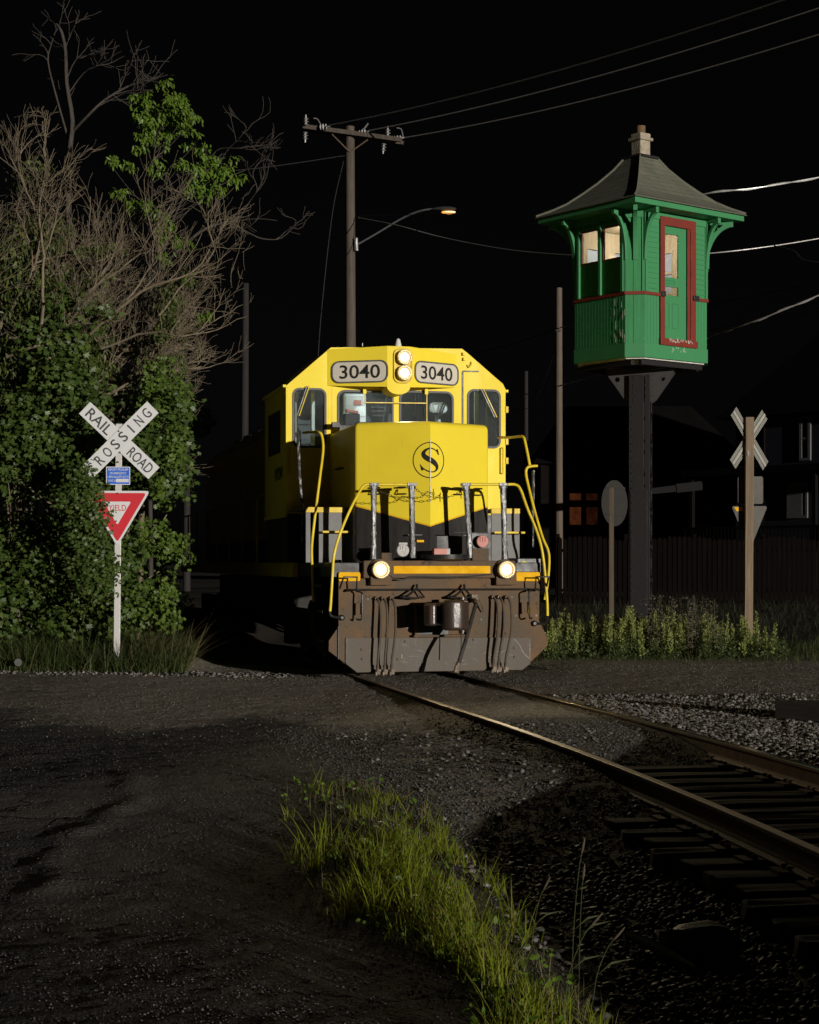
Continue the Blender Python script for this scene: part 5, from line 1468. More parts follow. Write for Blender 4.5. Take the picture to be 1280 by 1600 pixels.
for yy in (-.10, .12):
    MB().plate(gus, [circ(.40, Z0 - .27, .045, 12), circ(-.40, Z0 - .27, .045, 12)], .016, MF(yy)).xf(RC).build("gusset_plate", M_['gusset'], tower)
    mb = MB()
    for sg in (-1, 1):
        mb.box((sg * .40, yy + .008 - .03, Z0 - .105), (.42, .05, .03))
        for u in (.24, .32, .40, .48, .56): mb.lathe((sg * u, yy, Z0 - .125), (0, -1, 0), [(.013, 0), (.011, .008), (.004, .012)], 8)
        for z in (.2, .3, .4, .5, .58): mb.lathe((sg * .235, yy, Z0 - z), (0, -1, 0), [(.013, 0), (.011, .008), (.004, .012)], 8)
    mb.xf(RC).build("gusset_rivets", M_['gusset'], tower)
mb = MB()
zb0 = float(H(4.106, 30.7)) - .1
for sx_ in (-1, 1):
    for sy_ in (-1, 1):
        mb.box((sx_ * .175, sy_ * .14, (zb0 + Z0 - .2) / 2), (.018, .08, Z0 - .2 - zb0)); mb.box((sx_ * .14, sy_ * .185, (zb0 + Z0 - .2) / 2), (.09, .018, Z0 - .2 - zb0))
mb.box((-.02, -.19, (zb0 + Z0 - .2) / 2), (.19, .012, Z0 - .2 - zb0)); mb.box((-.02, .19, (zb0 + Z0 - .2) / 2), (.19, .012, Z0 - .2 - zb0))
mb.box((-.01, -.205, (zb0 + 2.9) / 2), (.3, .014, 2.9 - zb0)); mb.box((-.01, .205, (zb0 + 2.9) / 2), (.3, .014, 2.9 - zb0))
mb.box((0, 0, zb0 + .05), (.8, .8, .25))
col_ = mb.xf(RC).build("column", M_['col_steel'], tower, bevel=.004)
mb = MB(); z = zb0 + .2; k = 0
while z < Z0 - .95:
    for sx_ in (-1, 1):
        s_ = 1 if k % 2 else -1
        mb.tube([(sx_ * .19, -.15 * s_, z), (sx_ * .19, .15 * s_, z + .3)], .022, 4, flat=.4)
    z += .3; k += 1
mb.xf(RC).build("lacing_bars", M_['col_steel'], col_)
mb = MB()
for z in np.arange(zb0 + .3, Z0 - .2, .13):
    for u in ((-.1, .09) if z > Z0 - .7 else (-.13,)):
        mb.lathe((u, -.197 if z > 2.95 else -.213, float(z)), (0, -1, 0), [(.014, 0), (.012, .008), (.004, .012)], 8)
mb.xf(RC).build("rivet", M_['col_steel'], col_, smooth=True)

# ------------------------------------------------------------------ left crossing sign
M_['sign_white'] = weathered("sign_white", (0.60, 0.60, 0.60), (0.54, 0.54, 0.53), 0.45, 3, 0.6, bmp=0.02)
M_['sign_red'] = weathered("sign_red", (0.55, 0.028, 0.04), (0.46, 0.022, 0.032), 0.4, 3, 0.6, bmp=0.02)
M_['sign_blue'] = weathered("sign_blue", (0.02, 0.13, 0.62), (0.018, 0.11, 0.52), 0.4, 3, 0.6, bmp=0.02)
M_['sign_ink'] = weathered("sign_lettering", (0.045, 0.045, 0.048), (0.07, 0.07, 0.07), 0.5, 8, 0.6, bmp=0)
M_['post_white'] = weathered("post_white_paint", (0.62, 0.60, 0.57), (0.5, 0.48, 0.45), 0.35, 8, 0.7, metal=0.2, bmp=0.3, spots=(.2, .19, .17), spot_t=.74)
SY = 25.3
base = W(182, 1012, SY); gz = float(H(base.x, SY))
sign = thing("railroad_crossing_sign", "white railroad crossing X sign with red yield triangle, half hidden by leaves", "crossing sign", (base.x, SY, gz), math.radians(4))
def SP(x, y): p = W(x, y, SY); return ((p.x - base.x), p.z - gz)
def MS(yoff): return Matrix(((1, 0, 0, 0), (0, 0, -1, yoff), (0, 1, 0, 0), (0, 0, 0, 1)))    # w towards the viewer
t0, t1 = SP(182, 1020), SP(186, 662)
mb = MB()
mb.add([(t0[0] + dx, dy, -.2) for dx, dy in ((-.045, .0), (.045, .0), (.045, .07), (.03, .07), (.03, .015), (-.03, .015), (-.03, .07), (-.045, .07))] + [(t1[0] + dx, dy, t1[1]) for dx, dy in ((-.045, .0), (.045, .0), (.045, .07), (.03, .07), (.03, .015), (-.03, .015), (-.03, .07), (-.045, .07))],
       [tuple(range(8)), tuple(range(8, 16))] + [(i, (i + 1) % 8, 8 + (i + 1) % 8, 8 + i) for i in range(8)])
mb.build("post", M_['post_white'], sign, bevel=.003)
c_ = SP(186.8, 688.5); BL, BW = 1.385, .238
for ang, yo, words in ((-43.5, -.012, (("RAIL", -.40, .44), ("ROAD", .42, .43))), (45.2, -.03, (("CROSSING", .0, 1.22),))):
    Mb = MS(yo) @ Matrix.Translation((c_[0], c_[1], 0)) @ Matrix.Rotation(math.radians(ang), 4, 'Z')
    bl = MB().plate([(-BL / 2, -BW / 2), (BL / 2, -BW / 2), (BL / 2, BW / 2), (-BL / 2, BW / 2)], (), .006, Mb).build("blade", M_['sign_white'], sign)
    for wd, off, wid in words:
        if wd == "CROSSING":
            m_ = MB()
            for k, chh in enumerate(wd):
                w_ = {'I': .025, 'C': .095, 'G': .1, 'O': .105}.get(chh, .095)
                q = text_mb(chh, w_, .155, .01, .0085); u = -.565 + 1.13 * k / 7; q.xf(Mb @ Matrix.Translation((u, 0, 0))); m_.add(q.v, q.f)
        else:
            m_ = text_mb(wd, wid, .155, .01, .0085); m_.xf(Mb @ Matrix.Translation((off, 0, 0)))
        m_.build("lettering", M_['sign_ink'], bl, recalc=False)
mb = MB()
for x, y in ((186, 674), (187.5, 707), (185, 722), (184.5, 771)):
    p = SP(x, y); mb.lathe((p[0], -.036, p[1]), (0, -1, 0), [(.014, 0), (.012, .008), (.003, .012)], 8)
mb.build("bolt", M_['brass'], sign)
a, b = SP(166.3, 757.5), SP(203.5, 729.3)
MB().plate(rrect(a[0], a[1], b[0], b[1], .015), (), .005, MS(-.012)).build("sign_panel", M_['sign_white'], sign)
pn = MB().plate(rrect(a[0] + .012, a[1] + .012, b[0] - .012, b[1] - .012, .01), (), .002, MS(-.0175)).build("information_panel", M_['sign_blue'], sign)
lw = b[0] - a[0]; cx0 = (a[0] + b[0]) / 2
m_ = MB()
for s_, wf, yf in (("REPORT PROBLEM", .82, .84), ("OR EMERGENCY", .70, .64), ("1-800-366-6979 EXT 8", .86, .44), ("X-ING 264", .36, .235)):
    q = text_mb(s_, lw * wf, .034, .012, 0); off = 0 if yf > .3 else -lw * .24; q.xf(MS(-.0215) @ Matrix.Translation((cx0 + off, a[1] + (b[1] - a[1]) * yf, 0))); m_.add(q.v, q.f)
m_.build("lettering", M_['sign_white'], pn, recalc=False)
z_ = a[1] + (b[1] - a[1]) * .235
MB().plate([(cx0 - .03, z_ - .025), (b[0] - .02, z_ - .025), (b[0] - .02, z_ + .025), (cx0 - .03, z_ + .025)], (), .0015, MS(-.0205)).build("sticker", M_['sign_white'], pn)
# yield triangle
A, B_, C_ = SP(133, 767), SP(234.5, 767), SP(183.6, 854)
def rtri(s, r):
    cx_ = (A[0] + B_[0] + C_[0]) / 3; cz_ = (A[1] + B_[1] + C_[1]) / 3
    P = [Vector((cx_ + (p[0] - cx_) * s, cz_ + (p[1] - cz_) * s)) for p in (C_, B_, A)]; out_ = []
    for i in range(3):
        p0, p1, p2 = P[i - 1], P[i], P[(i + 1) % 3]
        d0, d1 = (p0 - p1).normalized(), (p2 - p1).normalized()
        for k in range(6):
            t_ = k / 5; q0, q2 = p1 + d0 * r * 1.7, p1 + d1 * r * 1.7
            out_.append(tuple(q0 * (1 - t_) ** 2 + p1 * 2 * t_ * (1 - t_) + q2 * t_ ** 2))
    return out_
yt = MB().plate(rtri(1.0, .04), (), .005, MS(-.012)).build("yield_panel", M_['sign_white'], sign)
MB().plate(rtri(.885, .03), (), .002, MS(-.0175)).build("red_border", M_['sign_red'], yt)
MB().plate(rtri(.42, .018), (), .002, MS(-.0205)).build("white_centre", M_['sign_white'], yt)
q = text_mb("YIELD", .255, .085, .004, 0); p = SP(183.8, 793.5); q.xf(MS(-.024) @ Matrix.Translation((p[0], p[1], 0))); q.build("lettering", M_['sign_red'], yt, recalc=False)

# ------------------------------------------------------------------ right crossing sign, seen from behind
M_['alu_back'] = weathered("sign_back", (0.085, 0.078, 0.066), (0.065, 0.06, 0.052), 0.5, 2, 0.6, metal=0.25, bmp=0.03)
M_['alu_blade'] = weathered("extruded_blade", (0.24, 0.235, 0.21), (0.18, 0.175, 0.155), 0.4, 6, 0.6, metal=0.35, bmp=0.05, stretch=(3, 3, 3))
M_['alu_rib_lit'] = weathered("extruded_rib_lit", (0.62, 0.6, 0.53), (0.5, 0.48, 0.42), 0.3, 6, 0.6, metal=0.4, bmp=0.05)  # blade metal in a brighter colour, carrying the light on its ridges
M_['post_wood'] = wood_mat("sign_post_wood", (0.24, 0.175, 0.115), (0.13, 0.095, 0.065), (14, 14, .7))
RY = 34.0
base = W(1169, 965, RY); gz = float(H(base.x, RY))
rs = thing("railroad_crossing_sign", "back of a railroad crossing X sign on a wooden post above the weeds", "crossing sign", (base.x, RY, gz), 0)
def RP(x, y): p = W(x, y, RY); return p.x - base.x, p.z - gz
pt_ = RP(1171, 652)
mb = MB(); r = random.Random(4); V = []
for i in range(8):
    t_ = i / 7; 
    for dx, dy in ((-.08, -.08), (.08, -.08), (.08, .08), (-.08, .08)):
        V.append((pt_[0] * t_ + dx + r.uniform(-.004, .004), dy, -.2 + (pt_[1] + .2) * t_))
mb.add(V, [(i * 4 + j, i * 4 + (j + 1) % 4, (i + 1) * 4 + (j + 1) % 4, (i + 1) * 4 + j) for i in range(7) for j in range(4)] + [(0, 1, 2, 3), (28, 29, 30, 31)])
rot = Matrix.Rotation(math.radians(20), 4, 'Z'); 
mb.build("post", M_['post_wood'], rs, bevel=.006)
YW = math.radians(42)
c_ = RP(1177, 685)
Mz = Matrix.Translation((c_[0], .10, c_[1])) @ Matrix.Rotation(YW, 4, 'Z') @ Matrix(((1, 0, 0, 0), (0, 0, -1, 0), (0, 1, 0, 0), (0, 0, 0, 1)))
for ang, wo in ((45, -.09), (-45, -.07)):
    Mb = Mz @ Matrix.Rotation(math.radians(ang), 4, 'Z') @ Matrix.Translation((0, 0, wo))
    L_ = 1.46
    bl = MB().plate([(-L_ / 2, -.12), (L_ / 2, -.12), (L_ / 2, .12), (-L_ / 2, .12)], (), .005, Mb).build("blade", M_['alu_blade'], rs)
    m_ = MB()
    for v0, v1, h_ in ((-.12, -.108, .014), (-.085, -.073, .012), (-.028, .028, .016), (.073, .085, .012), (.108, .12, .014)):
        m_.plate([(-L_ / 2, v0), (L_ / 2, v0), (L_ / 2, v1), (-L_ / 2, v1)], (), h_, Mb @ Matrix.Translation((0, 0, .004)))
    m_.build("blade_rib", M_['alu_rib_lit'], bl, bevel=.003)
def MR(yo): return Matrix(((1, 0, 0, 0), (0, 0, -1, yo), (0, 1, 0, 0), (0, 0, 0, 1)))
a, b = RP(1154.5, 787), RP(1194, 744)
MB().plate(rrect(a[0], a[1], b[0], b[1], .04), (), .006, MR(.10)).build("sign_panel", M_['alu_back'], rs)
A, B_, C_ = RP(1144.5, 790.5), RP(1201, 790.5), RP(1173.5, 859)
MB().plate(rtri(1, .035), (), .006, MR(.10)).build("yield_panel", M_['alu_back'], rs)
MB().plate([(A[0] + .05, A[1] - .02), (pt_[0] * .4 - .09, A[1] - .02), (pt_[0] * .4 - .09, A[1] - .1), (A[0] + .1, A[1] - .1)], (), .003, MR(.092)).build("yellow_strip", M_['orange_yellow'], rs)  # yellow strip at the panel's upper left
MB().box((pt_[0] - .04, -.09, pt_[1] - .72), (.03, .02, .1)).build("bolt_plate", M_['galv'], rs)
for z in (.75, 1.5, 2.6): MB().lathe((pt_[0] * .8 - .03, -.085, pt_[1] * z / 3.2), (0, -1, 0), [(.012, 0), (.01, .008)], 8).build("bolt", M_['galv'], rs)

# ------------------------------------------------------------------ round warning sign seen edge-on from behind
OY = 36.0
M_['alu_dim'] = weathered('sign_back_dim', (.042, .04, .036), (.032, .03, .027), .6, 2, .6, bmp=.03, spec=.1)
base = W(955, 945, OY); gz = float(H(base.x, OY))
os_ = thing("round_warning_sign", "grey back of a round warning sign turned sideways beside the steel column", "warning sign", (base.x, OY, gz), 0)
p0 = W(961, 786, OY)
Mo = Matrix.Translation((p0.x - base.x, .08, p0.z - gz)) @ Matrix.Rotation(math.radians(49), 4, 'Z') @ Matrix(((1, 0, 0, 0), (0, 0, -1, 0), (0, 1, 0, 0), (0, 0, 0, 1)))
MB().plate(circ(0, 0, .48, 48), (), .006, Mo).build("sign_panel", M_['alu_dim'], os_)
m_ = MB()
for v in (-.24, .32): m_.plate([(-.36, v - .02), (.36, v - .02), (.36, v + .02), (-.36, v + .02)], (), .02, Mo @ Matrix.Translation((0, 0, .006)))
m_.build("sign_brace", M_['alu_dim'], os_)
zt_ = W(955, 762, OY).z - gz
MB().box((0, -.02, zt_ / 2 - .1), (.10, .10, zt_ + .2)).build("post", wood_mat("sign_post_brown", (.10, .075, .05), (.06, .045, .032)), os_, bevel=.006)
# ------------------------------------------------------------------ poles
def pole(x, ytop, Y, r0, label, xb=None, mat='pole', name="utility_pole", ybase=None):
    top_ = W(x, ytop, Y); gz = float(H(top_.x, Y))
    xb_ = W(xb if xb is not None else x, 880, Y).x
    o = thing(name, label, "utility pole", (xb_, Y, gz))
    hgt = top_.z - gz; n = 9
    pts = [((top_.x - xb_) * i / (n - 1), 0, -.3 + (hgt + .3) * i / (n - 1)) for i in range(n)]
    MB().tube(pts, [r0 * (1.12 - .28 * i / (n - 1)) for i in range(n)], 14).build("pole_shaft", M_[mat], o, smooth=True)
    return o, top_, gz
PY = 55.0
po, ptop, pgz = pole(547, 198, PY, .17, "tall wooden power pole with a crossarm and street lamp arm behind the locomotive", xb=549)
def PP(x, y, dy=0): p = W(x, y, PY + dy); return Vector((p.x - po.location.x, dy, p.z - pgz))
# crossarm turned a little so its right end is nearer
a, b = PP(476, 200, .25), PP(629, 221, -.30)
d = (b - a).normalized()
Mx = basis(d, (Vector((0, 0, 1)) - d * d.z), (a + b) / 2 + Vector((0, -.02, 0)))
L_ = (b - a).length
MB().plate([(-L_ / 2, -.07), (L_ / 2, -.07), (L_ / 2, .07), (-L_ / 2, .07)], (), .12, Mx @ Matrix.Translation((0, 0, -.06 + .19))).build("crossarm", M_['pole'], po, bevel=.01)
MB().plate([(-L_ / 2, -.07), (L_ / 2, -.07), (L_ / 2, .07), (-L_ / 2, .07)], (), .12, Mx @ Matrix.Translation((0, 0, -.06 - .19))).build("crossarm", M_['pole'], po, bevel=.01)
mb = MB()
for (x0, y0) in ((519, 210), (575, 218)):
    for dy in (-.24, .24): mb.tube([PP(x0, y0, dy), PP(547, 238, dy * .6)], .022, 6)
mb.build("arm_brace", M_['rust'], po)
def insulator(mb, p, ax):
    mb.lathe(p, ax, [(.03, 0), (.09, .03), (.03, .06), (.03, .09), (.1, .12), (.03, .15), (.03, .18), (.09, .21), (.03, .24), (.02, .34)], 12)
for (x, y, ax, nm) in ((500, 199, (1, -.3, .05), 0), (561, 208, (1, -.3, .1), 0), (616, 217, (1, -.3, .05), 0), (477, 206, (0, 0, -1), 0), (600, 224, (-.1, 0, -1), 0), (478, 196, (0, 0, 1), 1), (606, 214, (0, 0, 1), 1)):
    mb = MB(); insulator(mb, PP(x, y, -.2 if nm == 0 else -.1), ax); mb.build("insulator", M_['porcelain'], po, smooth=True)
mb = MB()
mb.tube(smooth_path([PP(490, 185, -.2), PP(496, 186, -.2), PP(502, 196, -.2)], 4), .018, 6)
mb.tube(smooth_path([PP(620, 200, -.2), PP(627, 202, -.2), PP(630, 214, -.2)], 4), .018, 6)
mb.tube(smooth_path([PP(562, 207, -.2), PP(570, 200, -.25), PP(575, 193, -.2)], 4), .03, 6)
mb.build("jumper_wire", M_['galv'], po)
# street lamp on its arm
lamp = thing("street_lamp", "street lamp glowing orange on a curved arm fixed to the tall power pole", "street lamp", (po.location.x, PY, pgz))
mb = MB(); P = [PP(557, 383, -.17), PP(590, 364, -.5), PP(625, 343, -.9), PP(648, 332.5, -1.2), PP(664, 328, -1.4), PP(680, 326.5, -1.55)]
mb.tube(smooth_path(P, 5), .03, 8); mb.tube([PP(557, 392, -.17), PP(556, 372, -.17)], .07, 8)
mb.build("lamp_arm", M_['galv'], lamp, smooth=True)
mb = MB(); c0 = PP(694, 327, -1.65); V = []
for i, (t_, w_, h_) in enumerate(((-.32, .05, .04), (-.2, .10, .07), (0, .14, .09), (.2, .15, .08), (.34, .10, .05), (.38, .04, .02))):
    for k in range(10):
        w0 = 2 * math.pi * k / 10; V.append((c0.x + t_, c0.y + w_ * math.cos(w0), c0.z + h_ * math.sin(w0) * (1 if math.sin(w0) > 0 else .5)))
mb.add(V, [(i * 10 + k, i * 10 + (k + 1) % 10, i * 10 + 10 + (k + 1) % 10, i * 10 + 10 + k) for i in range(5) for k in range(10)] + [tuple(range(10)), tuple(range(50, 60))])
mb.build("lamp_head", M_['wire_dark'], lamp, smooth=True)
c1 = PP(701, 333, -1.65)
mb = MB(); V = []
for i, (f_, z_) in enumerate(((1, 0.04), (.95, .01), (.7, -.015), (.3, -.03))):
    for k in range(16):
        w0 = 2 * math.pi * k / 16; V.append((c1.x + .22 * f_ * math.cos(w0), c1.y + .15 * f_ * math.sin(w0), c1.z + z_))
mb.add(V, [(i * 16 + k, i * 16 + (k + 1) % 16, i * 16 + 16 + (k + 1) % 16, i * 16 + 16 + k) for i in range(3) for k in range(16)] + [tuple(range(16)), tuple(range(48, 64))])
mb.build("lamp_lens", emit("sodium_lens", (1.0, .42, .04), 1.1), lamp, smooth=True)
ld = bpy.data.lights.new("street_lamp_light", 'SPOT'); ld.energy = 60; ld.color = (1, .6, .25); ld.spot_size = math.radians(140); ld.spot_blend = 1; ld.shadow_soft_size = .15
lo = bpy.data.objects.new("street_lamp_light", ld); COL.objects.link(lo); lo.parent = lamp; lo.location = (c1.x, c1.y, c1.z - .15)

po2, t2, g2_ = pole(873.5, 450, 68, .148, "bare pale wooden pole standing left of the watch tower", mat='pole_pale')
po3, t3, g3_ = pole(384, 443, 67, .15, "dim wooden pole behind the locomotive's cab, just right of the trees", xb=381, mat='pole_dim')
po4, t4, g4_ = pole(822, 580, 95, .13, "faint distant pole just right of the yellow cab", mat='pole_dim')
po5, t5, g5_ = pole(292, 586, 66, .13, "dim short pole in the dark gap right of the leafy tree", mat='pole_dim')
mb = MB(); mb.box((-.05, -.17, t2.z - g2_ - 1.7), (.2, .06, .06)); mb.build("wire_bracket", M_['black'], po2)

# ------------------------------------------------------------------ wires
def wire(pts, r, label, mat='wire', sag=0.0, name="power_line", twist=False, sub=8):
    P = [W(*p) for p in pts]
    if len(P) == 2 and sag:
        a, b = P; P = [a.lerp(b, t / 14) - Vector((0, 0, sag * 4 * (t / 14) * (1 - t / 14))) for t in range(15)]
    else:
        P = smooth_path(P, sub)
    mb = MB().tube(P, r, 6)
    if twist:
        Q = []; L_ = 0; Pd = []
        for i in range(len(P) - 1):
            for k in range(6): Pd.append(P[i].lerp(P[i + 1], k / 6))
        for i, p in enumerate(Pd):
            if i: L_ += (p - Pd[i - 1]).length
            w0 = L_ * 5.0; Q.append(p + Vector((0, math.cos(w0), math.sin(w0))) * r * 1.5)
        mb.tube(Q, r * .8, 5)
    o = mb.build(name, M_[mat], smooth=True)
    return tag(o, label, "power line")
wire([(505, 198, 54.8), (1260, -12, 38)], .022, "uppermost of three wires running from the pole crossarm to the upper right", sag=.25)
wire([(568, 206, 54.8), (1330, -4, 40)], .022, "middle of three wires running from the pole crossarm to the upper right", sag=.25)
wire([(628, 216, 54.8), (1340, 35, 41)], .022, "lowest of three wires running from the pole crossarm to the upper right", sag=.25)
wire([(540, 243, 55), (410, 262, 50), (290, 272, 46)], .012, "short thin wire from the pole running left behind the trees", 'wire_dark')
wire([(557, 338, 54.8), (700, 334, 50), (850, 330, 43)], .011, "thin wire from the lamp pole to the left edge of the tower roof", 'wire_dark')
wire([(850, 330, 43), (1000, 318, 38), (1115, 301, 36), (1200, 291, 36), (1340, 266, 36)], .014, "cable coloured bright as if lit, leaving the tower roof towards the upper right", 'wire_lit', twist=True)  # same cable as the line above, its lit stretch coloured brighter
wire([(560, 340, 54.8), (620, 352, 52), (700, 373, 50), (800, 391, 47), (900, 399, 44), (1000, 402, 41), (1107, 396, 40), (1210, 384, 40), (1330, 364, 40)], .014, "thin sagging wire passing behind the tower at window height", 'wire')
wire([(1210, 384, 36), (1240, 392, 35.5), (1258, 407, 35), (1300, 410, 34.5)], .012, "loose drop wire hanging at the right edge of the picture", 'wire_dark')
wire([(800, 622, 72), (873, 603, 67.8), (945, 583, 60), (1040, 556, 50), (1110, 526, 46), (1200, 494, 44), (1330, 440, 43)], .019, "thick lashed cable passing below the tower cabin", 'wire', twist=True)
wire([(1000, 505, 60), (1107, 478, 52), (1200, 458, 45), (1330, 432, 40)], .012, "faint wire above the lashed cable right of the tower", 'wire_dark')
wire([(1000, 540, 60), (1107, 516, 50), (1200, 497, 45), (1330, 478, 41)], .013, "faint wire crossing the lashed cable right of the tower", 'wire_dark')
wire([(720, 556, 80), (800, 538, 74), (873, 513, 67.8), (893, 507, 64), (960, 490, 55)], .02, "dark cable from the bare pale pole to the left", 'wire_dark')
wire([(537, 252, 54.9), (520, 330, 53), (504, 470, 51), (497, 560, 50), (490, 690, 48.5)], .014, "steel guy wire slanting down left of the tall power pole", 'wire_dark', name="guy_wire")
wire([(800, 640, 80), (835, 630, 74), (868, 545, 68)], .01, "thin slack wire left of the bare pale pole", 'wire_dark')

# ------------------------------------------------------------------ fence and houses
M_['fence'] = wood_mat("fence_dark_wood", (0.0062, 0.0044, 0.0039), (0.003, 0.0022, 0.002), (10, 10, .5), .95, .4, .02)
FY = 52.0
x0, x1 = W(872, 880, FY).x, W(1300, 880, FY).x
fe = thing("picket_fence", "tall dark brown board fence behind the weeds and the tower column", "fence", ((x0 + x1) / 2, FY, float(H((x0 + x1) / 2, FY))))
mb = MB(); r = random.Random(2); x = x0; hw = (x1 - x0) / 2
while x < x1:
    h_ = 1.98 + .06 * math.sin((x - x0) * 2.1) + r.uniform(-.03, .03); w_ = .125
    u = x - (x0 + x1) / 2; yy = r.uniform(-.012, .012)
    V = [(u, yy, 0), (u + w_, yy, 0), (u + w_, yy, h_ - .06), (u + w_ / 2, yy, h_), (u, yy, h_ - .06)]
    mb.add(V + [(a, b + .02, c) for a, b, c in V], [(0, 1, 2, 3, 4), (9, 8, 7, 6, 5)] + [(i, (i + 1) % 5, 5 + (i + 1) % 5, 5 + i) for i in range(5)])
    x += .15
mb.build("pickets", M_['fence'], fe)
mb = MB()
for z in (.4, 1.6): mb.box((0, .05, z), (x1 - x0, .04, .09))
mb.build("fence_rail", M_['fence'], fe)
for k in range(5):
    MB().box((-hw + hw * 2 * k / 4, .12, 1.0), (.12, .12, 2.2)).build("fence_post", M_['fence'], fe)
# right house, its walls turned away from the light
def siding(name, c, c2, step=7.0):
    m, nt, b = new_mat(name); v = coords(nt); s = nt.nodes.new("ShaderNodeSeparateXYZ"); nt.links.new(v, s.inputs[0])
    fz = mth(nt, 'FRACT', mth(nt, 'MULTIPLY', s.outputs[2], step)); n1 = noise(nt, v, 2, 4)
    nt.links.new(ramp(nt, n1, [(.3, c), (.7, c2)]), b.inputs["Base Color"]); b.inputs["Roughness"].default_value = .85; b.inputs["Specular IOR Level"].default_value = .06
    bump(nt, b, fz, .5, .03); return m
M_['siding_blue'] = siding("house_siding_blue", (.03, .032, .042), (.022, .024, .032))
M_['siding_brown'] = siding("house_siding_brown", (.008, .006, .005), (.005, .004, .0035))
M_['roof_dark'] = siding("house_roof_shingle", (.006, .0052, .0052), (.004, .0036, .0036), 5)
M_['house_trim'] = weathered("house_trim_pale", (.14, .14, .145), (.11, .11, .115), .5, 5, .5, bmp=.05)
M_['dark_glass'] = weathered("dark_window_glass", (.01, .01, .012), (.02, .02, .022), .08, 5, .5, bmp=0)
HYd = 70.0
yawh = math.radians(-52)
o_ = W(1138, 880, HYd); gzh = float(H(o_.x, HYd))
hs = thing("house", "dark bluish house with steep roof and a pale glass door at the right edge", "house", (o_.x, HYd, gzh), yawh)
# local x along the visible wall (to the right and nearer), -y outwards
HL, HDp = 13.0, 8.0
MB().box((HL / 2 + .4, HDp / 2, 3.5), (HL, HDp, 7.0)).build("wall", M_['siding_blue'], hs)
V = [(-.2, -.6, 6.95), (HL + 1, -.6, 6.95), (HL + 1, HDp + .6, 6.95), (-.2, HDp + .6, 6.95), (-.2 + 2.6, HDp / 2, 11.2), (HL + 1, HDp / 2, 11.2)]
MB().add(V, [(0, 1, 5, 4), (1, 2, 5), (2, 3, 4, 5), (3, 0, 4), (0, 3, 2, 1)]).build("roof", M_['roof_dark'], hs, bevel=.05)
def hpx(x, y):           # where a photo pixel lands on the front wall plane
    t = (x - CX) / FPX; c, s = math.cos(yawh), math.sin(yawh)
    u = (t * HYd - o_.x) / (c - t * s); Yw = HYd + s * u
    return u, CAMH + (HY - y) * Yw / FPX - gzh
for (xa, ya, xb, yb, nm) in ((1250.8, 650, 1268, 720, "window"), (1176, 655, 1196, 725, "window")):
    a, b = hpx(xa, yb), hpx(xb, ya)
    f = MB().plate([(a[0], a[1]), (b[0], a[1]), (b[0], b[1]), (a[0], b[1])], [[(a[0] + .12, a[1] + .1), (b[0] - .12, a[1] + .1), (b[0] - .12, b[1] - .1), (a[0] + .12, b[1] - .1)]], .08, MF(-.08)).build(nm, M_['house_trim'] if xa > 1200 else M_['siding_brown'], hs)
    MB().plate([(a[0] + .1, a[1] + .08), (b[0] - .1, a[1] + .08), (b[0] - .1, b[1] - .08), (a[0] + .1, b[1] - .08)], (), .02, MF(-.04)).build("pane", M_['dark_glass'], f)
    MB().box(((a[0] + b[0]) / 2, -.05, (a[1] + b[1]) / 2), (b[0] - a[0] - .2, .04, .07)).build("sash_bar", M_['house_trim'] if xa > 1200 else M_['siding_brown'], f)
a, b = hpx(1232, 810), hpx(1264, 753)
f = MB().plate([(a[0], a[1]), (b[0], a[1]), (b[0], b[1]), (a[0], b[1])], [[(a[0] + .75, a[1] + .1), (b[0] - .1, a[1] + .1), (b[0] - .1, b[1] - .12), (a[0] + .75, b[1] - .12)]], .06, MF(-.1)).build("door", M_['house_trim'], hs)
MB().plate([(a[0] + .7, a[1] + .05), (b[0] - .05, a[1] + .05), (b[0] - .05, b[1] - .05), (a[0] + .7, b[1] - .05)], (), .02, MF(-.05)).build("pane", M_['dark_glass'], f)
mb = MB(); w_ = (b[0] - .1 - a[0] - .75)
for k in (1, 2): mb.box((a[0] + .75 + w_ * k / 3, -.07, (a[1] + b[1]) / 2), (.05, .03, b[1] - a[1] - .2))
for k in (1, 2, 3): mb.box((a[0] + .75 + w_ / 2, -.075, a[1] + .1 + (b[1] - a[1] - .2) * k / 4), (w_, .03, .05))
mb.build("muntin", M_['house_trim'], f)
mb = MB(); a = hpx(1140, 745); mb.box((HL / 2 + .4, -1.6, a[1]), (HL, 3.2, .25))
for k in range(5): mb.box((.8 + 3 * k, -3.0, a[1] / 2), (.16, .16, a[1]))
pr = mb.build("porch", M_['siding_brown'], hs)
mb = MB(); zr0 = hpx(1240, 826)[1]
mb.box((HL / 2 + .4, -3.05, zr0), (HL, .08, .1)); 
for k in range(70): mb.box((.5 + HL * k / 70, -3.05, zr0 - .4), (.05, .05, .8))
mb.build("porch_railing", M_['siding_brown'], pr)
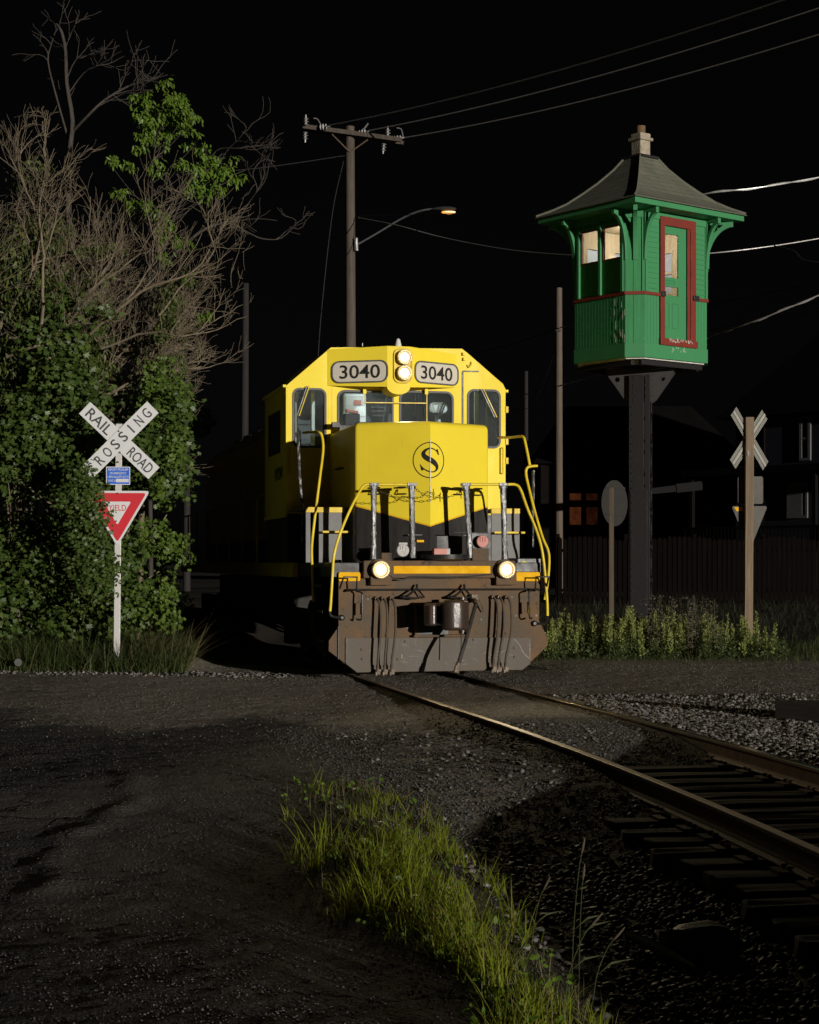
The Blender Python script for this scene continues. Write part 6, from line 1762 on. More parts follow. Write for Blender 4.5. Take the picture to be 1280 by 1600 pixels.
# far house with a lit window
HY2 = 80.0; o2 = W(845, 880, HY2); g2z = float(H(o2.x, HY2))
h2 = thing("house", "far dark house with a dim orange lit window left of the round sign", "house", (o2.x, HY2, g2z), math.radians(0))
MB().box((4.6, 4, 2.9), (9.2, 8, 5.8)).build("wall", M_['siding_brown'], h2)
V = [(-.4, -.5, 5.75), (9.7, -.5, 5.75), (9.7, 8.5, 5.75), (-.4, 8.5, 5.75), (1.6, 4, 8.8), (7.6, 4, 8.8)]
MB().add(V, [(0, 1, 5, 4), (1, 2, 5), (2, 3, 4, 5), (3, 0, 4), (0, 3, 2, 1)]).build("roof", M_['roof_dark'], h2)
def h2p(x, y): p = W(x, y, HY2); return p.x - o2.x, p.z - g2z
for xa, xb, st in ((888, 910, .030), (914, 936, .009)):
    a, b = h2p(xa, 822), h2p(xb, 769)
    f = MB().plate([(a[0], a[1]), (b[0], a[1]), (b[0], b[1]), (a[0], b[1])], [[(a[0] + .06, a[1] + .06), (b[0] - .06, a[1] + .06), (b[0] - .06, b[1] - .06), (a[0] + .06, b[1] - .06)]], .06, MF(-.07)).build("window", M_['siding_brown'], h2)
    mw, nt, bb = new_mat("curtain_glow"); n1 = noise(nt, coords(nt, (3, 3, 1.5)), 1.6, 4)
    c = ramp(nt, n1, [(.3, (.25, .05, .02)), (.65, (1, .28, .09))]); nt.links.new(c, bb.inputs["Emission Color"]); bb.inputs["Emission Strength"].default_value = st * 2.0; bb.inputs["Base Color"].default_value = (.02, .01, .01, 1)
    MB().plate([(a[0] + .04, a[1] + .04), (b[0] - .04, a[1] + .04), (b[0] - .04, b[1] - .04), (a[0] + .04, b[1] - .04)], (), .02, MF(-.03)).build("lit_curtain", mw, f)
    MB().box(((a[0] + b[0]) / 2, -.06, (a[1] + b[1]) / 2 + .25), (b[0] - a[0] - .12, .03, .32)).build("sash_bar", M_['siding_brown'], f)
ay = 62.0
a, b = W(1005, 769, ay), W(1096, 759, ay)
g_ = float(H(a.x, ay))
ar = thing("barrier", "pale horizontal barrier arm reaching right from behind the steel column", "barrier", (a.x, ay, g_))
MB().box((0, 0, (a.z - g_) / 2 + .1), (.2, .2, a.z - g_ + .3)).build("barrier_post", M_['fence'], ar)
V0, V1 = Vector((0, -.15, a.z - g_)), Vector((b.x - a.x, -.15, b.z - g_))
MB().tube([V0, V0.lerp(V1, .55), V0.lerp(V1, .56), V1], [.10, .12, .16, .16], 4).build("barrier_arm", weathered("barrier_pale", (.024, .023, .024), (.018, .017, .018), .6, 4, .6), ar)
# ------------------------------------------------------------------ vegetation
M_['leaf_maple'] = leaf_mat("maple_leaf", [(.035, .062, .012), (.058, .098, .018), (.08, .125, .024), (.045, .078, .016), (.11, .155, .03)], .45, .3)
M_['leaf_lime'] = leaf_mat("young_leaf", [(.10, .19, .02), (.15, .24, .03), (.12, .2, .022), (.18, .26, .04)], .45, .4)
M_['leaf_olive'] = leaf_mat("olive_leaf", [(.035, .055, .014), (.06, .085, .02), (.09, .115, .026), (.13, .15, .03)], .5, .35)
M_['bark_dead'] = wood_mat("dead_bark", (.225, .18, .118), (.10, .08, .055), (6, 6, 2), .9, .4)
M_['bark_far'] = wood_mat("far_bark", (.075, .062, .052), (.04, .034, .029), (6, 6, 2), .9, .4)
MAPLE = []
for a, r_ in ((0, 1.0), (18, .55), (36, .62), (52, .92), (74, .5), (98, .8), (125, .45), (155, .3)):
    MAPLE.append((r_ * math.sin(math.radians(a)), r_ * math.cos(math.radians(a))))
MAPLE = MAPLE + [(0, -.18)] + [(-x, y) for x, y in reversed(MAPLE[1:])]
MAPLE = np.array([(x * .62, (y + .2) * .62, 0) for x, y in MAPLE])
OVAL = np.array([(0, 0, 0), (.17, .28, .04), (.19, .55, .05), (0, 1.0, 0), (-.19, .55, .05), (-.17, .28, .04)])
def orient(nrm, up, n, spread):
    """leaf frames: tip direction hanging along 'up' projected, face normal near nrm"""
    nrm = nrm + rng.normal(0, spread, nrm.shape); nrm /= np.linalg.norm(nrm, axis=1)[:, None] + 1e-9
    t = up + rng.normal(0, .45, nrm.shape)
    t = t - nrm * (t * nrm).sum(1)[:, None]; t /= np.linalg.norm(t, axis=1)[:, None] + 1e-9
    s = np.cross(t, nrm)
    return np.stack([s, t, nrm], -1)
def leaves(name, pos, nrm, up, size, mat, shape, parent=None, spread=.45):
    n = len(pos)
    R = orient(nrm, up, n, spread)
    v = np.einsum('nij,mj->nmi', R, shape) * size[:, None, None] + pos[:, None, :]
    k = len(shape)
    f = np.arange(n * k).reshape(n, k)
    return npmesh(name, v.reshape(-1, 3), f, mat, parent)
def shell(centres, radii, counts, squash=(1, 1, .8), inner=.55):
    P = []; N = []
    for c, r_, k in zip(centres, radii, counts):
        d = rng.normal(0, 1, (k, 3)); d /= np.linalg.norm(d, axis=1)[:, None]
        rad = r_ * (inner + (1 - inner) * rng.uniform(0, 1, (k, 1)) ** .5) * (1 + .25 * rng.normal(0, 1, (k, 1)))
        P.append(np.array(c) + d * rad * np.array(squash)); N.append(d)
    return np.concatenate(P), np.concatenate(N)
def tubes(name, lines, mat, parent=None, n=4):
    """lines: list of (Kx3 points, K radii) -> one mesh"""
    V = []; F = []; o = 0
    ang = np.arange(n) * 2 * math.pi / n
    for P, R in lines:
        P = np.asarray(P); R = np.asarray(R); k = len(P)
        T = np.gradient(P, axis=0); T /= np.linalg.norm(T, axis=1)[:, None] + 1e-9
        ref = np.array([0, 1, 0.13]) if abs(T[0][1]) < .8 else np.array([1, 0, .1])
        A = ref - T * (T @ ref)[:, None]; A /= np.linalg.norm(A, axis=1)[:, None] + 1e-9
        B = np.cross(T, A)
        v = P[:, None, :] + (A[:, None, :] * np.cos(ang)[None, :, None] + B[:, None, :] * np.sin(ang)[None, :, None]) * R[:, None, None]
        V.append(v.reshape(-1, 3))
        i = np.arange(k - 1)[:, None] * n; j = np.arange(n)[None]; j2 = (j + 1) % n
        F.append(np.stack([i + j, i + j2, i + n + j2, i + n + j], -1).reshape(-1, 4) + o); o += k * n
    return npmesh(name, np.concatenate(V), np.concatenate(F), mat, parent, smooth=True)
def branch(lines, p, d, length, r, depth, bias, kids=(4, 6), wander=.14, shrink_=.62, ang=.55, minr=.0022, curl=.07):
    k = 6 if depth > 0 else 4
    P = [np.array(p, float)]; D = np.array(d, float); D /= np.linalg.norm(D)
    for i in range(k - 1):
        D = D + rng.normal(0, wander, 3) + np.array(bias) * curl; D /= np.linalg.norm(D)
        P.append(P[-1] + D * length / (k - 1))
    R = np.linspace(r, max(minr, r * .42), k)
    lines.append((np.array(P), R))
    if depth <= 0: return
    for c in range(rng.integers(kids[0], kids[1] + 1)):
        t = rng.uniform(.25, 1.0); i = min(k - 2, int(t * (k - 1))); f = t * (k - 1) - i
        q = P[i] * (1 - f) + P[i + 1] * f
        dd = (P[i + 1] - P[i]); dd /= np.linalg.norm(dd)
        nd_ = dd + rng.normal(0, ang, 3); nd_ += np.array(bias) * .3; nd_ /= np.linalg.norm(nd_)
        branch(lines, q, nd_, length * shrink_ * rng.uniform(.7, 1.15), max(minr, R[i] * .55), depth - 1, bias, kids, wander, shrink_, ang, minr, curl)

SUNV = np.array([.5, -.86, .07])
# ---- leafy maple / vine thicket
gzt = float(H(-5.0, 27.5))
mt = thing("maple_tree", "dense dark leafy maple thicket behind and around the left crossing sign", "tree", (-5.0, 27.5, gzt))
def loc(P): return np.asarray(P) - np.array([-5.0, 27.5, gzt])
cs = []; rs_ = []
for _ in range(620):
    z = rng.uniform(.3, 5.5); 
    xr = -3.85 + .16 * math.sin(z * 2.3) + .22 * math.sin(z * 5.1 + 1) - .25 * max(0, z - 4.2) - (.3 if z < 1.2 else 0)
    x = rng.uniform(-7.3, xr); y = rng.uniform(25.9, 29.6)
    if z > 4.2 and wob(np.array(x * 2.1 + 3), np.array(z * 2), 1, 6) < .15: continue
    # leave some dark hollows
    if wob(np.array(x * 1.6), np.array(z * 1.6), 1, 5) < -.35: continue
    cs.append((x, y, z + gzt)); rs_.append(rng.uniform(.16, .5))
cs = np.array(cs)
P, N = shell(cs, rs_, [int(190 * (r_ / .4) ** 2) for r_ in rs_])
k = (P[:, 0] < -3.32) & (P[:, 2] > gzt + .15); 
# keep the sign's face open
opn = (P[:, 1] < 25.75) & (P[:, 0] > -4.65) & (P[:, 2] > .9)
P, N = P[k & ~opn], N[k & ~opn]
up = np.tile(np.array([.1, -.25, -.8]), (len(P), 1))
nr = N * .7 + np.array([.1, -.5, .35])
sz = rng.uniform(.05, .13, len(P))
mt_crown = leaves("crown", loc(P), nr, up, sz, M_['leaf_maple'], MAPLE, mt, .5)
# vine hanging in front of the sign's left half
C2 = []; R2 = []
for (x, y, r_) in ((143, 748, .18), (140, 770, .25), (153, 778, .17), (166, 785, .12), (150, 805, .28), (158, 815, .18), (160, 845, .18), (150, 850, .28), (135, 830, .3), (166, 880, .18), (150, 890, .25), (184, 885, .14), (186, 905, .10), (136, 735, .16), (155, 920, .25), (130, 880, .3), (120, 780, .3), (125, 730, .22), (160, 762, .08)):
    p = W(x - (7 if y < 860 else 0), y, 25.02 + rng.uniform(-.12, .05)); C2.append(p); R2.append(r_)
P, N = shell(C2, R2, [int(110 * (r_ / .22) ** 2) for r_ in R2], (1, .4, .9))
k = P[:, 1] < 25.22
P, N = P[k], N[k]
leaves("vine", loc(P), N * .5 + np.array([.1, -.7, .3]), np.tile(np.array([.2, -.2, -.8]), (len(P), 1)), rng.uniform(.04, .08, len(P)), M_['leaf_maple'], MAPLE, mt, .55)
# lighter sprays on the right edge
C2 = []; R2 = []
for _ in range(60):
    z = rng.uniform(.4, 4.6); C2.append((-3.72 + rng.uniform(-.35, .18), rng.uniform(25.9, 27.6), z + gzt)); R2.append(rng.uniform(.1, .25))
P, N = shell(C2, R2, [46] * len(C2)); k = ~((P[:, 1] < 25.8) & (P[:, 0] > -4.6) & (P[:, 2] > 1))
P, N = P[k], N[k]
leaves("spray", loc(P), N * .4 + np.array([.4, -.5, .4]), np.tile(np.array([.6, -.2, -.3]), (len(P), 1)), rng.uniform(.05, .10, len(P)), leaf_mat("spray_leaf", [(.085, .14, .02), (.12, .185, .028), (.10, .155, .03)], .45, .35), MAPLE, mt, .5)
ln_ = []
for _ in range(22):
    branch(ln_, (rng.uniform(-7, -4.5), rng.uniform(26.8, 28.8), gzt - .1), (rng.normal(0, .12), rng.normal(.1, .1), 1), rng.uniform(2.6, 4.4), rng.uniform(.02, .06), 1, (0, .1, .5), (3, 5), .10, .4, .35)
ln_ = [l for l in ln_ if l[0][:, 0].max() < -3.95 and l[0][:, 1].min() > 26.3]
ln_ = [(loc(p), r_) for p, r_ in ln_]
tubes("trunk", ln_, M_['bark_dead'], mt, 5)

# ---- bare brushy tree fanning up and to the right over the thicket
gzd = gzt
dt = thing("dead_tree", "bare brown brushy tree with hundreds of twigs fanning out above the thicket", "tree", (-5.2, 27.6, gzd))
def loc2(P): return np.asarray(P) - np.array([-5.2, 27.6, gzd])
ln_ = []
trunks = [((-6.4, 27.8), (.02, 0, 1), 4.8, .09), ((-5.6, 27.3), (.12, 0, 1), 4.6, .10), ((-4.9, 27.6), (.05, 0, 1), 4.4, .10), ((-4.5, 28.1), (.1, 0, 1), 4.4, .07)]
for (xy, d, L_, r_) in trunks:
    p = np.array([xy[0], xy[1], gzd]); d = np.array(d) / np.linalg.norm(d)
    Pn = [p + d * L_ * t + np.array([.08 * math.sin(5 * t + xy[0]), .05 * math.cos(4 * t), 0]) for t in np.linspace(0, 1, 8)]
    ln_.append((np.array(Pn), np.linspace(r_, r_ * .7, 8)))
starts = [(-6.3, 4.4, 85, 2.9), (-6.6, 4.0, 105, 3.0), (-6.1, 4.6, 62, 2.6), (-5.7, 4.2, 80, 2.6), (-5.4, 4.2, 45, 2.5), (-5.2, 4.5, 62, 2.4), (-5.0, 4.0, 30, 2.3), (-4.9, 4.3, 12, 2.0), (-4.8, 4.0, 2, 1.9), (-4.7, 4.6, 35, 2.1), (-4.6, 4.5, 18, 1.8), (-4.6, 3.8, -6, 1.5), (-5.9, 3.9, 22, 2.4), (-5.4, 4.9, 96, 2.2), (-6.8, 4.6, 48, 2.6), (-4.5, 4.8, 8, 1.6), (-6.9, 4.2, 88, 3.2), (-5.1, 4.9, 55, 2.2), (-4.3, 4.3, 20, 1.4), (-5.5, 3.7, 10, 2.0), (-6.4, 4.9, 70, 2.4), (-5.8, 5.1, 40, 2.2)]
for (x, z, a, L_) in starts:
    a = math.radians(a)
    branch(ln_, (x, rng.uniform(26.7, 28.2), z + gzd - .1), (math.cos(a), rng.normal(-.12, .25), math.sin(a)), L_ * .72, rng.uniform(.018, .045), 3, (.22, -.03, .8), (4, 7), .21, .62, .50, .0026, .09)
ln_ = [l for l in ln_ if l[0][:, 0].max() < -2.35 and l[0][:, 2].max() < 8.6 + .9 * math.sin(l[0][0, 0] * 4)]
for pts, r_ in (([(58, 560), (66, 480), (68, 400), (60, 330), (72, 250), (66, 190)], .034), ([(67, 400), (86, 350), (92, 290), (108, 240)], .02), ([(60, 340), (38, 290), (30, 230)], .016), ([(75, 565), (110, 490), (160, 440), (215, 400), (250, 340)], .032), ([(140, 520), (220, 455), (300, 425), (338, 372)], .03),
                ([(170, 535), (250, 492), (330, 470), (362, 448), (392, 425)], .03), ([(160, 545), (235, 520), (290, 525), (335, 500)], .024), ([(10, 560), (60, 540), (110, 530), (150, 500)], .028), ([(40, 520), (90, 520), (130, 470), (150, 410)], .026), ([(200, 470), (235, 410), (245, 350)], .018), ([(250, 492), (290, 440), (330, 400), (345, 350)], .02)):
    P = [W(x, y, 26.25 + .3 * math.sin(x * .05 + i)) for i, (x, y) in enumerate(pts)]
    S = np.array([p[:] for p in smooth_path(P, 4)]); S = S + rng.normal(0, .012, S.shape)
    ln_.append((S, np.linspace(r_, r_ * .22, len(S))))
    for _ in range(7):
        i = int(rng.integers(len(S) // 3, len(S))); d = S[min(i + 1, len(S) - 1)] - S[i - 1]; d = d / np.linalg.norm(d) + rng.normal(0, .45, 3) + np.array([.1, 0, .25])
        branch(ln_, S[i], d, rng.uniform(.4, 1.0), .010, 2, (.2, -.05, .6), (3, 4), .18, .6, .5, .0028, .08)
ln_ = [l for l in ln_ if l[0][:, 0].max() < -2.5 + .12 * math.sin(9 * l[0][0, 2]) and l[0][:, 2].max() < 8.5 + .5 * math.sin(l[0][0, 0] * 4)]
tubes("branches", [(loc2(p), r_) for p, r_ in ln_], M_['bark_dead'], dt, 3)
# thin leaf clusters among the twigs on the left
C2 = []; R2 = []
for _ in range(460):
    x = rng.uniform(-6.95, -3.6); z = rng.uniform(4.2, 8.0 if x < -5.9 else (7.0 if x < -4.7 else 5.9))
    if wob(np.array(x * 1.3 + 7), np.array(z * 1.3), 1, 6) < -.2: continue
    C2.append((x, rng.uniform(26.4, 28.2), z)); R2.append(rng.uniform(.1, .34) if x < -5.6 else rng.uniform(.07, .2))
P, N = shell(C2, R2, [int(85 * r_ / .3) for r_ in R2], inner=.1)
leaves("leaves", loc2(P), N * .4 + np.array([.2, -.6, .3]), np.tile(np.array([.15, -.1, -1.0]), (len(P), 1)), rng.uniform(.06, .12, len(P)), M_['leaf_olive'], OVAL * np.array([.8, 1, 1]), dt, .5)

# ---- young leafy tree standing up out of the brush
yt_ = thing("young_tree", "slim young tree with bright green drooping leaves above the bare twigs", "tree", (-4.15, 27.2, gzt))
def loc3(P): return np.asarray(P) - np.array([-4.15, 27.2, gzt])
ln_ = []
st = [W(x, y, 27.2) for x, y in ((236, 900), (234, 700), (233, 450), (236, 330), (240, 250), (250, 180))]
ln_.append((np.array([p[:] for p in st]), np.array([.04, .034, .026, .018, .012, .005])))
cl = [(225, 165, .22), (250, 158, .26), (268, 160, .22), (275, 165, .14), (240, 190, .26), (262, 195, .25), (215, 185, .13), (285, 190, .18), (300, 187, .12), (255, 220, .18), (228, 215, .12), (290, 178, .14), (305, 225, .12), (325, 240, .14), (335, 262, .22), (350, 265, .2), (320, 275, .22), (300, 268, .16), (345, 290, .14), (285, 252, .12), (330, 300, .17), (300, 300, .12), (200, 258, .10), (240, 265, .09), (190, 300, .09), (210, 310, .09), (225, 320, .08), (262, 345, .14), (255, 365, .1), (240, 330, .09), (172, 255, .1), (215, 235, .08), (290, 380, .09), (255, 395, .1), (290, 440, .10), (318, 490, .09), (265, 480, .1), (180, 385, .12)]
C2 = [W(x, y, 27.2 + rng.uniform(-.35, .25)) for x, y, r_ in cl]; R2 = [r_ for *_, r_ in cl]
tr_ = np.array([p[:] for p in smooth_path(st, 8)])
for c in C2:
    b = np.array(c); i = int(np.argmin(np.abs(tr_[:, 2] - (b[2] - .35 - .4 * abs(b[0] - tr_[-1, 0]))))); a = tr_[i]
    m_ = a * .45 + b * .55 + np.array([0, 0, -.10]); t = np.linspace(0, 1, 6)[:, None]
    ln_.append(((1 - t) ** 2 * a + 2 * t * (1 - t) * m_ + t * t * b, np.linspace(.009, .003, 6)))
C3 = []; R3 = []
for c, r_ in zip(C2, R2):           # each bough breaks into smaller tufts
    for _ in range(max(2, int(7 * r_ / .2))):
        C3.append(np.array(c) + rng.normal(0, 1, 3) * r_ * np.array([.62, .6, .5])); R3.append(rng.uniform(.05, .11))
C2, R2 = C3, R3
tubes("trunk", [(loc3(p), r_) for p, r_ in ln_], M_['bark_far'], yt_, 5)
P, N = shell(C2, R2, [int(24 * r_ / .08) for r_ in R2], (1.2, 1, .9), .1)
leaves("crown", loc3(P), N * .5 + np.array([.25, -.6, .4]), np.tile(np.array([.2, -.1, -1.0]), (len(P), 1)), rng.uniform(.06, .12, len(P)), M_['leaf_lime'], OVAL * np.array([.8, 1, 1]), yt_, .45)

# ---- tall bare tree behind
bt = thing("bare_tree", "tall leafless tree with thin grey limbs rising highest against the black sky", "tree", (-5.6, 30.0, gzt))
def loc4(P): return np.asarray(P) - np.array([-5.6, 30.0, gzt])
mains = [([(118, 700), (114, 500), (110, 400), (106, 300), (108, 240), (113, 190), (104, 130), (102, 80), (96, 50), (88, 38)], .075),
         ([(106, 215), (85, 140), (75, 95), (80, 70), (88, 45)], .022), ([(102, 75), (112, 50), (118, 36)], .014), ([(104, 125), (120, 92), (150, 85)], .016),
         ([(108, 145), (130, 115), (152, 100)], .014), ([(114, 205), (140, 178), (165, 155), (200, 135), (222, 128), (262, 117)], .03), ([(185, 143), (196, 118), (208, 95)], .015), ([(205, 133), (218, 115), (226, 100)], .012), ([(150, 168), (185, 150), (215, 138)], .014),
         ([(250, 420), (285, 385), (320, 358), (350, 348), (372, 345), (405, 342), (433, 345)], .034), ([(330, 352), (360, 350), (385, 362), (410, 373), (440, 372), (462, 350)], .02), ([(340, 262), (355, 235), (375, 215), (385, 200)], .012), ([(330, 245), (345, 232), (380, 232), (402, 228)], .014), ([(372, 345), (390, 315), (402, 295), (395, 270), (412, 245)], .014), ([(360, 275), (390, 262), (412, 240)], .012), ([(225, 590), (250, 420), (290, 300), (340, 255)], .03)]
ln_ = []
for pts, r_ in mains:
    P = np.array([W(x, y, 30.0 + .25 * math.sin(i * 1.3 + r_ * 90))[:] for i, (x, y) in enumerate(pts)])
    S = np.array([p[:] for p in smooth_path([Vector(p) for p in P], 3)])
    ln_.append((S, np.linspace(r_, max(.005, r_ * .3), len(S))))
    for _ in range(int(2 + len(pts) * .7) if r_ < .07 else 2):
        i = int(rng.integers(max(1, len(S) // 3), len(S))); d = S[min(i, len(S) - 1)] - S[i - 1]; d = d / np.linalg.norm(d) + rng.normal(0, .55, 3) + np.array([.1, 0, .3])
        branch(ln_, S[i], d, rng.uniform(.25, .65), .009, 1, (.1, 0, .5), (2, 4), .22, .6, .6, .0045)
tubes("branches", [(loc4(p), r_) for p, r_ in ln_], M_['bark_far'], bt, 4)

# ---- grass
def blades(name, x, y, hgt, wid, mat, lean=.35, curl=.5, dirx=None):
    n = len(x); z = H(x, y)
    a = rng.uniform(0, 6.283, n); ld_ = np.stack([np.cos(a), np.sin(a), np.zeros(n)], -1)
    if dirx is not None: ld_ = ld_ * .8 + np.array(dirx)
    s = np.stack([-np.sin(a + rng.normal(0, .6, n)), np.cos(a), np.zeros(n)], -1)
    base = np.stack([x, y, z - .01], -1)
    L_ = np.abs(rng.normal(lean, .18, n))[:, None]; C_ = np.abs(rng.normal(curl, .3, n))[:, None]
    V = []
    for t, w_ in ((0, 1.0), (.4, .85), (.75, .55), (1.0, .06)):
        c = base + np.array([0, 0, 1.0]) * (hgt[:, None] * (t - .35 * C_ * t ** 2.5)) + ld_ * hgt[:, None] * (L_ * t + C_ * .55 * t ** 2.2)
        V += [c - s * wid[:, None] * w_ * .5, c + s * wid[:, None] * w_ * .5]
    V = np.stack(V, 1)
    f = np.array([[0, 1, 3, 2], [2, 3, 5, 4], [4, 5, 7, 6]])
    F = (f[None] + (np.arange(n) * 8)[:, None, None]).reshape(-1, 4)
    return npmesh(name, V.reshape(-1, 3), F, mat)
M_['grass_fg'] = leaf_mat("grass_strip_blade", [(.18, .25, .02), (.27, .34, .025), (.37, .42, .035), (.24, .28, .035), (.38, .34, .09)], .4, .6)
M_['grass_dark'] = leaf_mat("verge_grass_blade", [(.03, .05, .014), (.05, .075, .02), (.08, .10, .03), (.11, .11, .045)], .5, .35)
# strip of grass beside the track: centre line and half width in photo depth
gy_ = np.array([5.9, 6.6, 7.0, 7.66, 8.34, 9.14, 10.2, 11.3, 12.4, 13.2, 13.5])
gc_ = np.array([.60, .53, .55, .46, .26, .02, -.08, -.17, -.32, -.44, -.45])
gh_ = np.array([.26, .26, .24, .24, .32, .46, .50, .52, .50, .42, .10])
def strip_xy(n, sd=.5, sh=0):
    y = rng.uniform(5.9, 13.5, n); off = np.clip(rng.normal(0, sd, n), -1.15, 1.15)
    return np.interp(y, gy_, gc_) + (off + sh) * np.interp(y, gy_, gh_), y, off
tx, ty, to = strip_xy(450)
keep = (wob(tx * 2.2, ty * 2.2, 1, 7) > -.25) & (rng.uniform(0, 1, 450) < np.interp(ty, [5.9, 6.8, 7.3, 7.7, 8.3, 13], [.6, .5, .15, .35, .95, 1]))
tx, ty, to = tx[keep], ty[keep], to[keep]
per = rng.integers(7, 24, len(tx))
x = np.repeat(tx, per) + rng.normal(0, .035, per.sum()); y = np.repeat(ty, per) + rng.normal(0, .04, per.sum())
tall = np.repeat(rng.gamma(3.2, .34, len(tx)) * (1 - .15 * to), per)
hg = np.clip(.06 + .10 * tall * rng.uniform(.5, 1.15, len(x)), .04, .36)
kind(tag(blades("grass_strip", x, y, hg, rng.uniform(.004, .009, len(x)), M_['grass_fg'], .38, .45), "bright green grass strip growing between the asphalt and the track", "grass"), "stuff")
x, y, _ = strip_xy(4200, .55)
kind(tag(blades("short_grass", x, y, rng.uniform(.02, .085, len(x)), rng.uniform(.003, .006, len(x)), leaf_mat("short_grass_blade", [(.07, .10, .02), (.12, .14, .03), (.16, .14, .06), (.06, .085, .02)], .5, .35), .5, .4), "short mixed green and straw grass filling the bright strip", "grass"), "stuff")
# thin straw-coloured stems standing in the strip
x, y, _ = strip_xy(420, .5)
kind(tag(blades("dry_stems", x, y, rng.uniform(.10, .24, len(x)), rng.uniform(.003, .005, len(x)), leaf_mat("dry_stem", [(.17, .14, .07), (.12, .10, .05)], .6, .2), .1, .08), "thin upright straw stems standing in the grass strip", "grass"), "stuff")
# broad low weeds in the strip
x, y, _ = strip_xy(140, .6, -.15); n = len(x)
P = np.repeat(np.stack([x, y, H(x, y) + rng.uniform(.01, .09, n)], -1), 4, 0) + rng.normal(0, .018, (n * 4, 3))
nn = np.tile(np.array([.15, -.35, .8]), (len(P), 1)); uu = rng.normal(0, 1, (len(P), 3)); uu[:, 2] = np.abs(uu[:, 2]) * .4
kind(tag(leaves("broadleaf_weeds", P, nn, uu, rng.uniform(.02, .055, len(P)), leaf_mat("broad_weed_leaf", [(.09, .17, .02), (.14, .22, .03)], .4, .4), OVAL * np.array([1.5, 1, 1]), None, .5), "low broad-leaved weeds mixed into the bright grass strip", "weeds"), "stuff")
# seed-head stalks near the right end of the strip
M_['stalk'] = leaf_mat("stalk_green", [(.045, .06, .02), (.07, .08, .03)], .6, .2)
M_['seed'] = leaf_mat("seed_head", [(.07, .055, .035), (.11, .085, .05)], .7, .3)
for i, (px, py, hx0) in enumerate(((893, 1545, 910), (905, 1525, 912), (830, 1490, 850), (925, 1560, 960), (880, 1580, 925))):
    Yd = 2700 * 1.85 / (py - 880); b = W(px, py, Yd); gz = float(H(b.x, Yd))
    hh = (.60, .46, .30, .27, .34)[i]
    o = thing("seed_stalk", "thin foxtail grass stalk with a fuzzy seed head beside the grass strip", "grass stalk", (b.x, Yd, gz), group="foxtail stalks at the end of the grass strip")
    dx = (hx0 - px) / 2700 * Yd
    pts = smooth_path([Vector((0, 0, -.02)), Vector((dx * .25, .02, hh * .45)), Vector((dx * .7, .03, hh * .85)), Vector((dx, .03, hh))], 4)
    MB().tube(pts, .0016, 5).build("stem", M_['stalk'], o)
    d = (pts[-1] - pts[-3]).normalized()
    MB().tube([pts[-1] + d * t * .075 for t in (0, .15, .5, .85, 1)], [.002, .005, .006, .004, .0015], 7).build("seed_head", M_['seed'], o)
    lf = MB(); q = pts[4]
    lf.add([q, q + Vector((.06, -.01, .06)), q + Vector((.14, -.02, .075)), q + Vector((.06, -.012, .05))], [(0, 1, 2, 3)]); lf.build("blade", M_['stalk'], o, recalc=False)
# verge grass at the foot of the thicket
n = 9500
x = rng.uniform(-7.2, -3.25, n); y = rng.uniform(24.95, 26.9, n) - .15 * (x + 5)
hg = rng.gamma(5, .05, n) + .06
kind(tag(blades("verge_grass", x, y, hg, rng.uniform(.008, .016, n), M_['grass_dark'], .35, .6), "long dark green grass at the foot of the leafy thicket", "grass"), "stuff")
n = 260
x = rng.uniform(-4.3, -3.2, n); y = rng.uniform(25.1, 26.3, n); hg = rng.uniform(.3, .85, n)
kind(tag(blades("dry_grass", x, y, hg, rng.uniform(.005, .010, n), leaf_mat("dry_blade", [(.16, .12, .06), (.1, .09, .04)], .6, .3), .45, .7, (.6, -.1, 0)), "tall dry arching grass stems right of the sign post", "grass"), "stuff")
# small round marker in the grass on the far left
mk = W(30, 1040, 24.9)
o = MB().plate(circ(0, 0, .055, 20), (), .01, Matrix(((1, 0, 0, 0), (0, 0, -1, 0), (0, 1, 0, 0), (0, 0, 0, 1)))).build("round_marker", weathered("marker_grey", (.12, .115, .105), (.07, .07, .065), .5, 9, .5)); o.location = (mk.x, 24.85, float(H(mk.x, 24.85)) + .16)
tag(o, "small pale round marker disc low in the grass at the left edge", "marker")

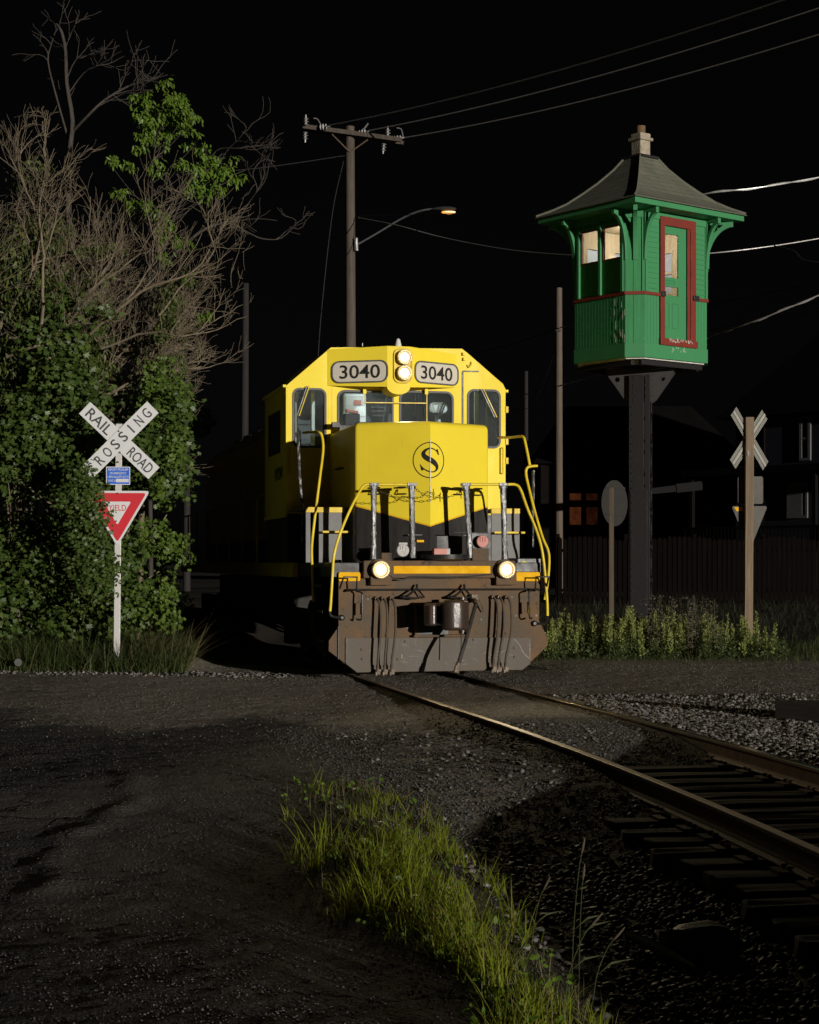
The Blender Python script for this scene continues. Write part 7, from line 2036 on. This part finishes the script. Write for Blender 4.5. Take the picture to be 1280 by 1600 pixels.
# ---- tall weeds in front of the tower
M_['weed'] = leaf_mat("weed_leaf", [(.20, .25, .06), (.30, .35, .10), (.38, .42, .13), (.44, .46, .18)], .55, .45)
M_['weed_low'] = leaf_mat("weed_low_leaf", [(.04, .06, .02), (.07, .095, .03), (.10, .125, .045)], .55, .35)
M_['weed_dry'] = leaf_mat("weed_dry", [(.07, .06, .04), (.11, .09, .06), (.14, .13, .07)], .7, .2)
def weeds(name, x, y, hg, per, mat, size, spread, up):
    ln_ = []; P = []; N = []; S = []
    for i in range(len(x)):
        b = np.array([x[i], y[i], float(H(x[i], y[i])) - .02]); d = np.array([rng.normal(0, .06), rng.normal(0, .06), 1.0])
        t = np.linspace(0, 1, 4)[:, None]; pts = b + d * hg[i] * t
        ln_.append((pts, np.linspace(.006, .003, 4)))
        k = int(per * hg[i]); tt = rng.uniform(.10, 1.0, k) ** .75; a = rng.uniform(0, 6.283, k)
        dr = np.stack([np.cos(a), np.sin(a), rng.uniform(up * .5, up * 1.5, k)], -1)
        P.append(b + d * hg[i] * tt[:, None] + dr * spread * rng.uniform(0, .4, (k, 1))); N.append(dr); S.append(rng.uniform(.6, 1.2, k) * size * (1.25 - .6 * tt))
    P = np.concatenate(P); N = np.concatenate(N); S = np.concatenate(S)
    nr = np.cross(N, rng.normal(0, 1, N.shape)); nr /= np.linalg.norm(nr, axis=1)[:, None]
    return leaves(name, P, nr + np.array([0, 0, .3]), N * 2, S, mat, OVAL * np.array([.8, 1, 1]), None, .1), ln_
# clumped spikes: several stems from one root
cx_ = rng.uniform(1.95, 6.25, 120); cy_ = rng.uniform(28.9, 31.6, 120); ch_ = rng.uniform(.38, .86, 120) * np.interp(cx_, [1.9, 3.2, 4.2, 5.2, 6.3], [.85, .95, 1.15, 1.0, .9])
nn_ = rng.integers(1, 4, 120)
x = np.repeat(cx_, nn_) + rng.normal(0, .09, nn_.sum()); y = np.repeat(cy_, nn_) + rng.normal(0, .09, nn_.sum()); hg = np.repeat(ch_, nn_) * rng.uniform(.7, 1.05, nn_.sum())
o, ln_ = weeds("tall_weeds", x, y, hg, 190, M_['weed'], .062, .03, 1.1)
kind(tag(o, "tall pale green spiky weeds in a band in front of the tower", "weeds"), "stuff")
st_ = tubes("stems", ln_, M_['weed_low'], None, 4); st_.parent = o
x = rng.uniform(4.0, 5.2, 46); y = rng.uniform(29.0, 30.4, 46)
o, ln_ = weeds("dry_weeds", x, y, rng.uniform(.5, 1.1, 46), 70, M_['weed_dry'], .07, .06, .5)
kind(tag(o, "brownish dead weed clump in the middle of the green weeds", "weeds"), "stuff")
st_ = tubes("dry_stems", ln_, M_['weed_dry'], None, 4); st_.parent = o
x = rng.uniform(1.9, 6.3, 330); y = rng.uniform(28.4, 31.5, 330)
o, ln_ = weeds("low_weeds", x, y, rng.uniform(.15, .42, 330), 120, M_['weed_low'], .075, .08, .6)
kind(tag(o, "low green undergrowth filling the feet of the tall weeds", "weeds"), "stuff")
n = 5000
x = rng.uniform(1.9, 10.5, n); y = rng.uniform(28.2, 33, n) - .12 * (x - 5)
kind(tag(blades("roadside_grass", x, y, rng.gamma(4, .035, n) + .05, rng.uniform(.006, .012, n), M_['grass_dark'], .3, .5), "short dark grass along the road below the tall weeds", "grass"), "stuff")

n = 5200
x = rng.uniform(1.8, 16, n); y = rng.uniform(33, 51, n)
kind(tag(blades("back_grass", x, y, rng.gamma(4, .05, n) + .05, rng.uniform(.010, .020, n), leaf_mat("back_grass_blade", [(.012, .016, .006), (.022, .026, .010)], .7, .2), .35, .5), "dark rough grass between the tall weeds and the fence", "grass"), "stuff")
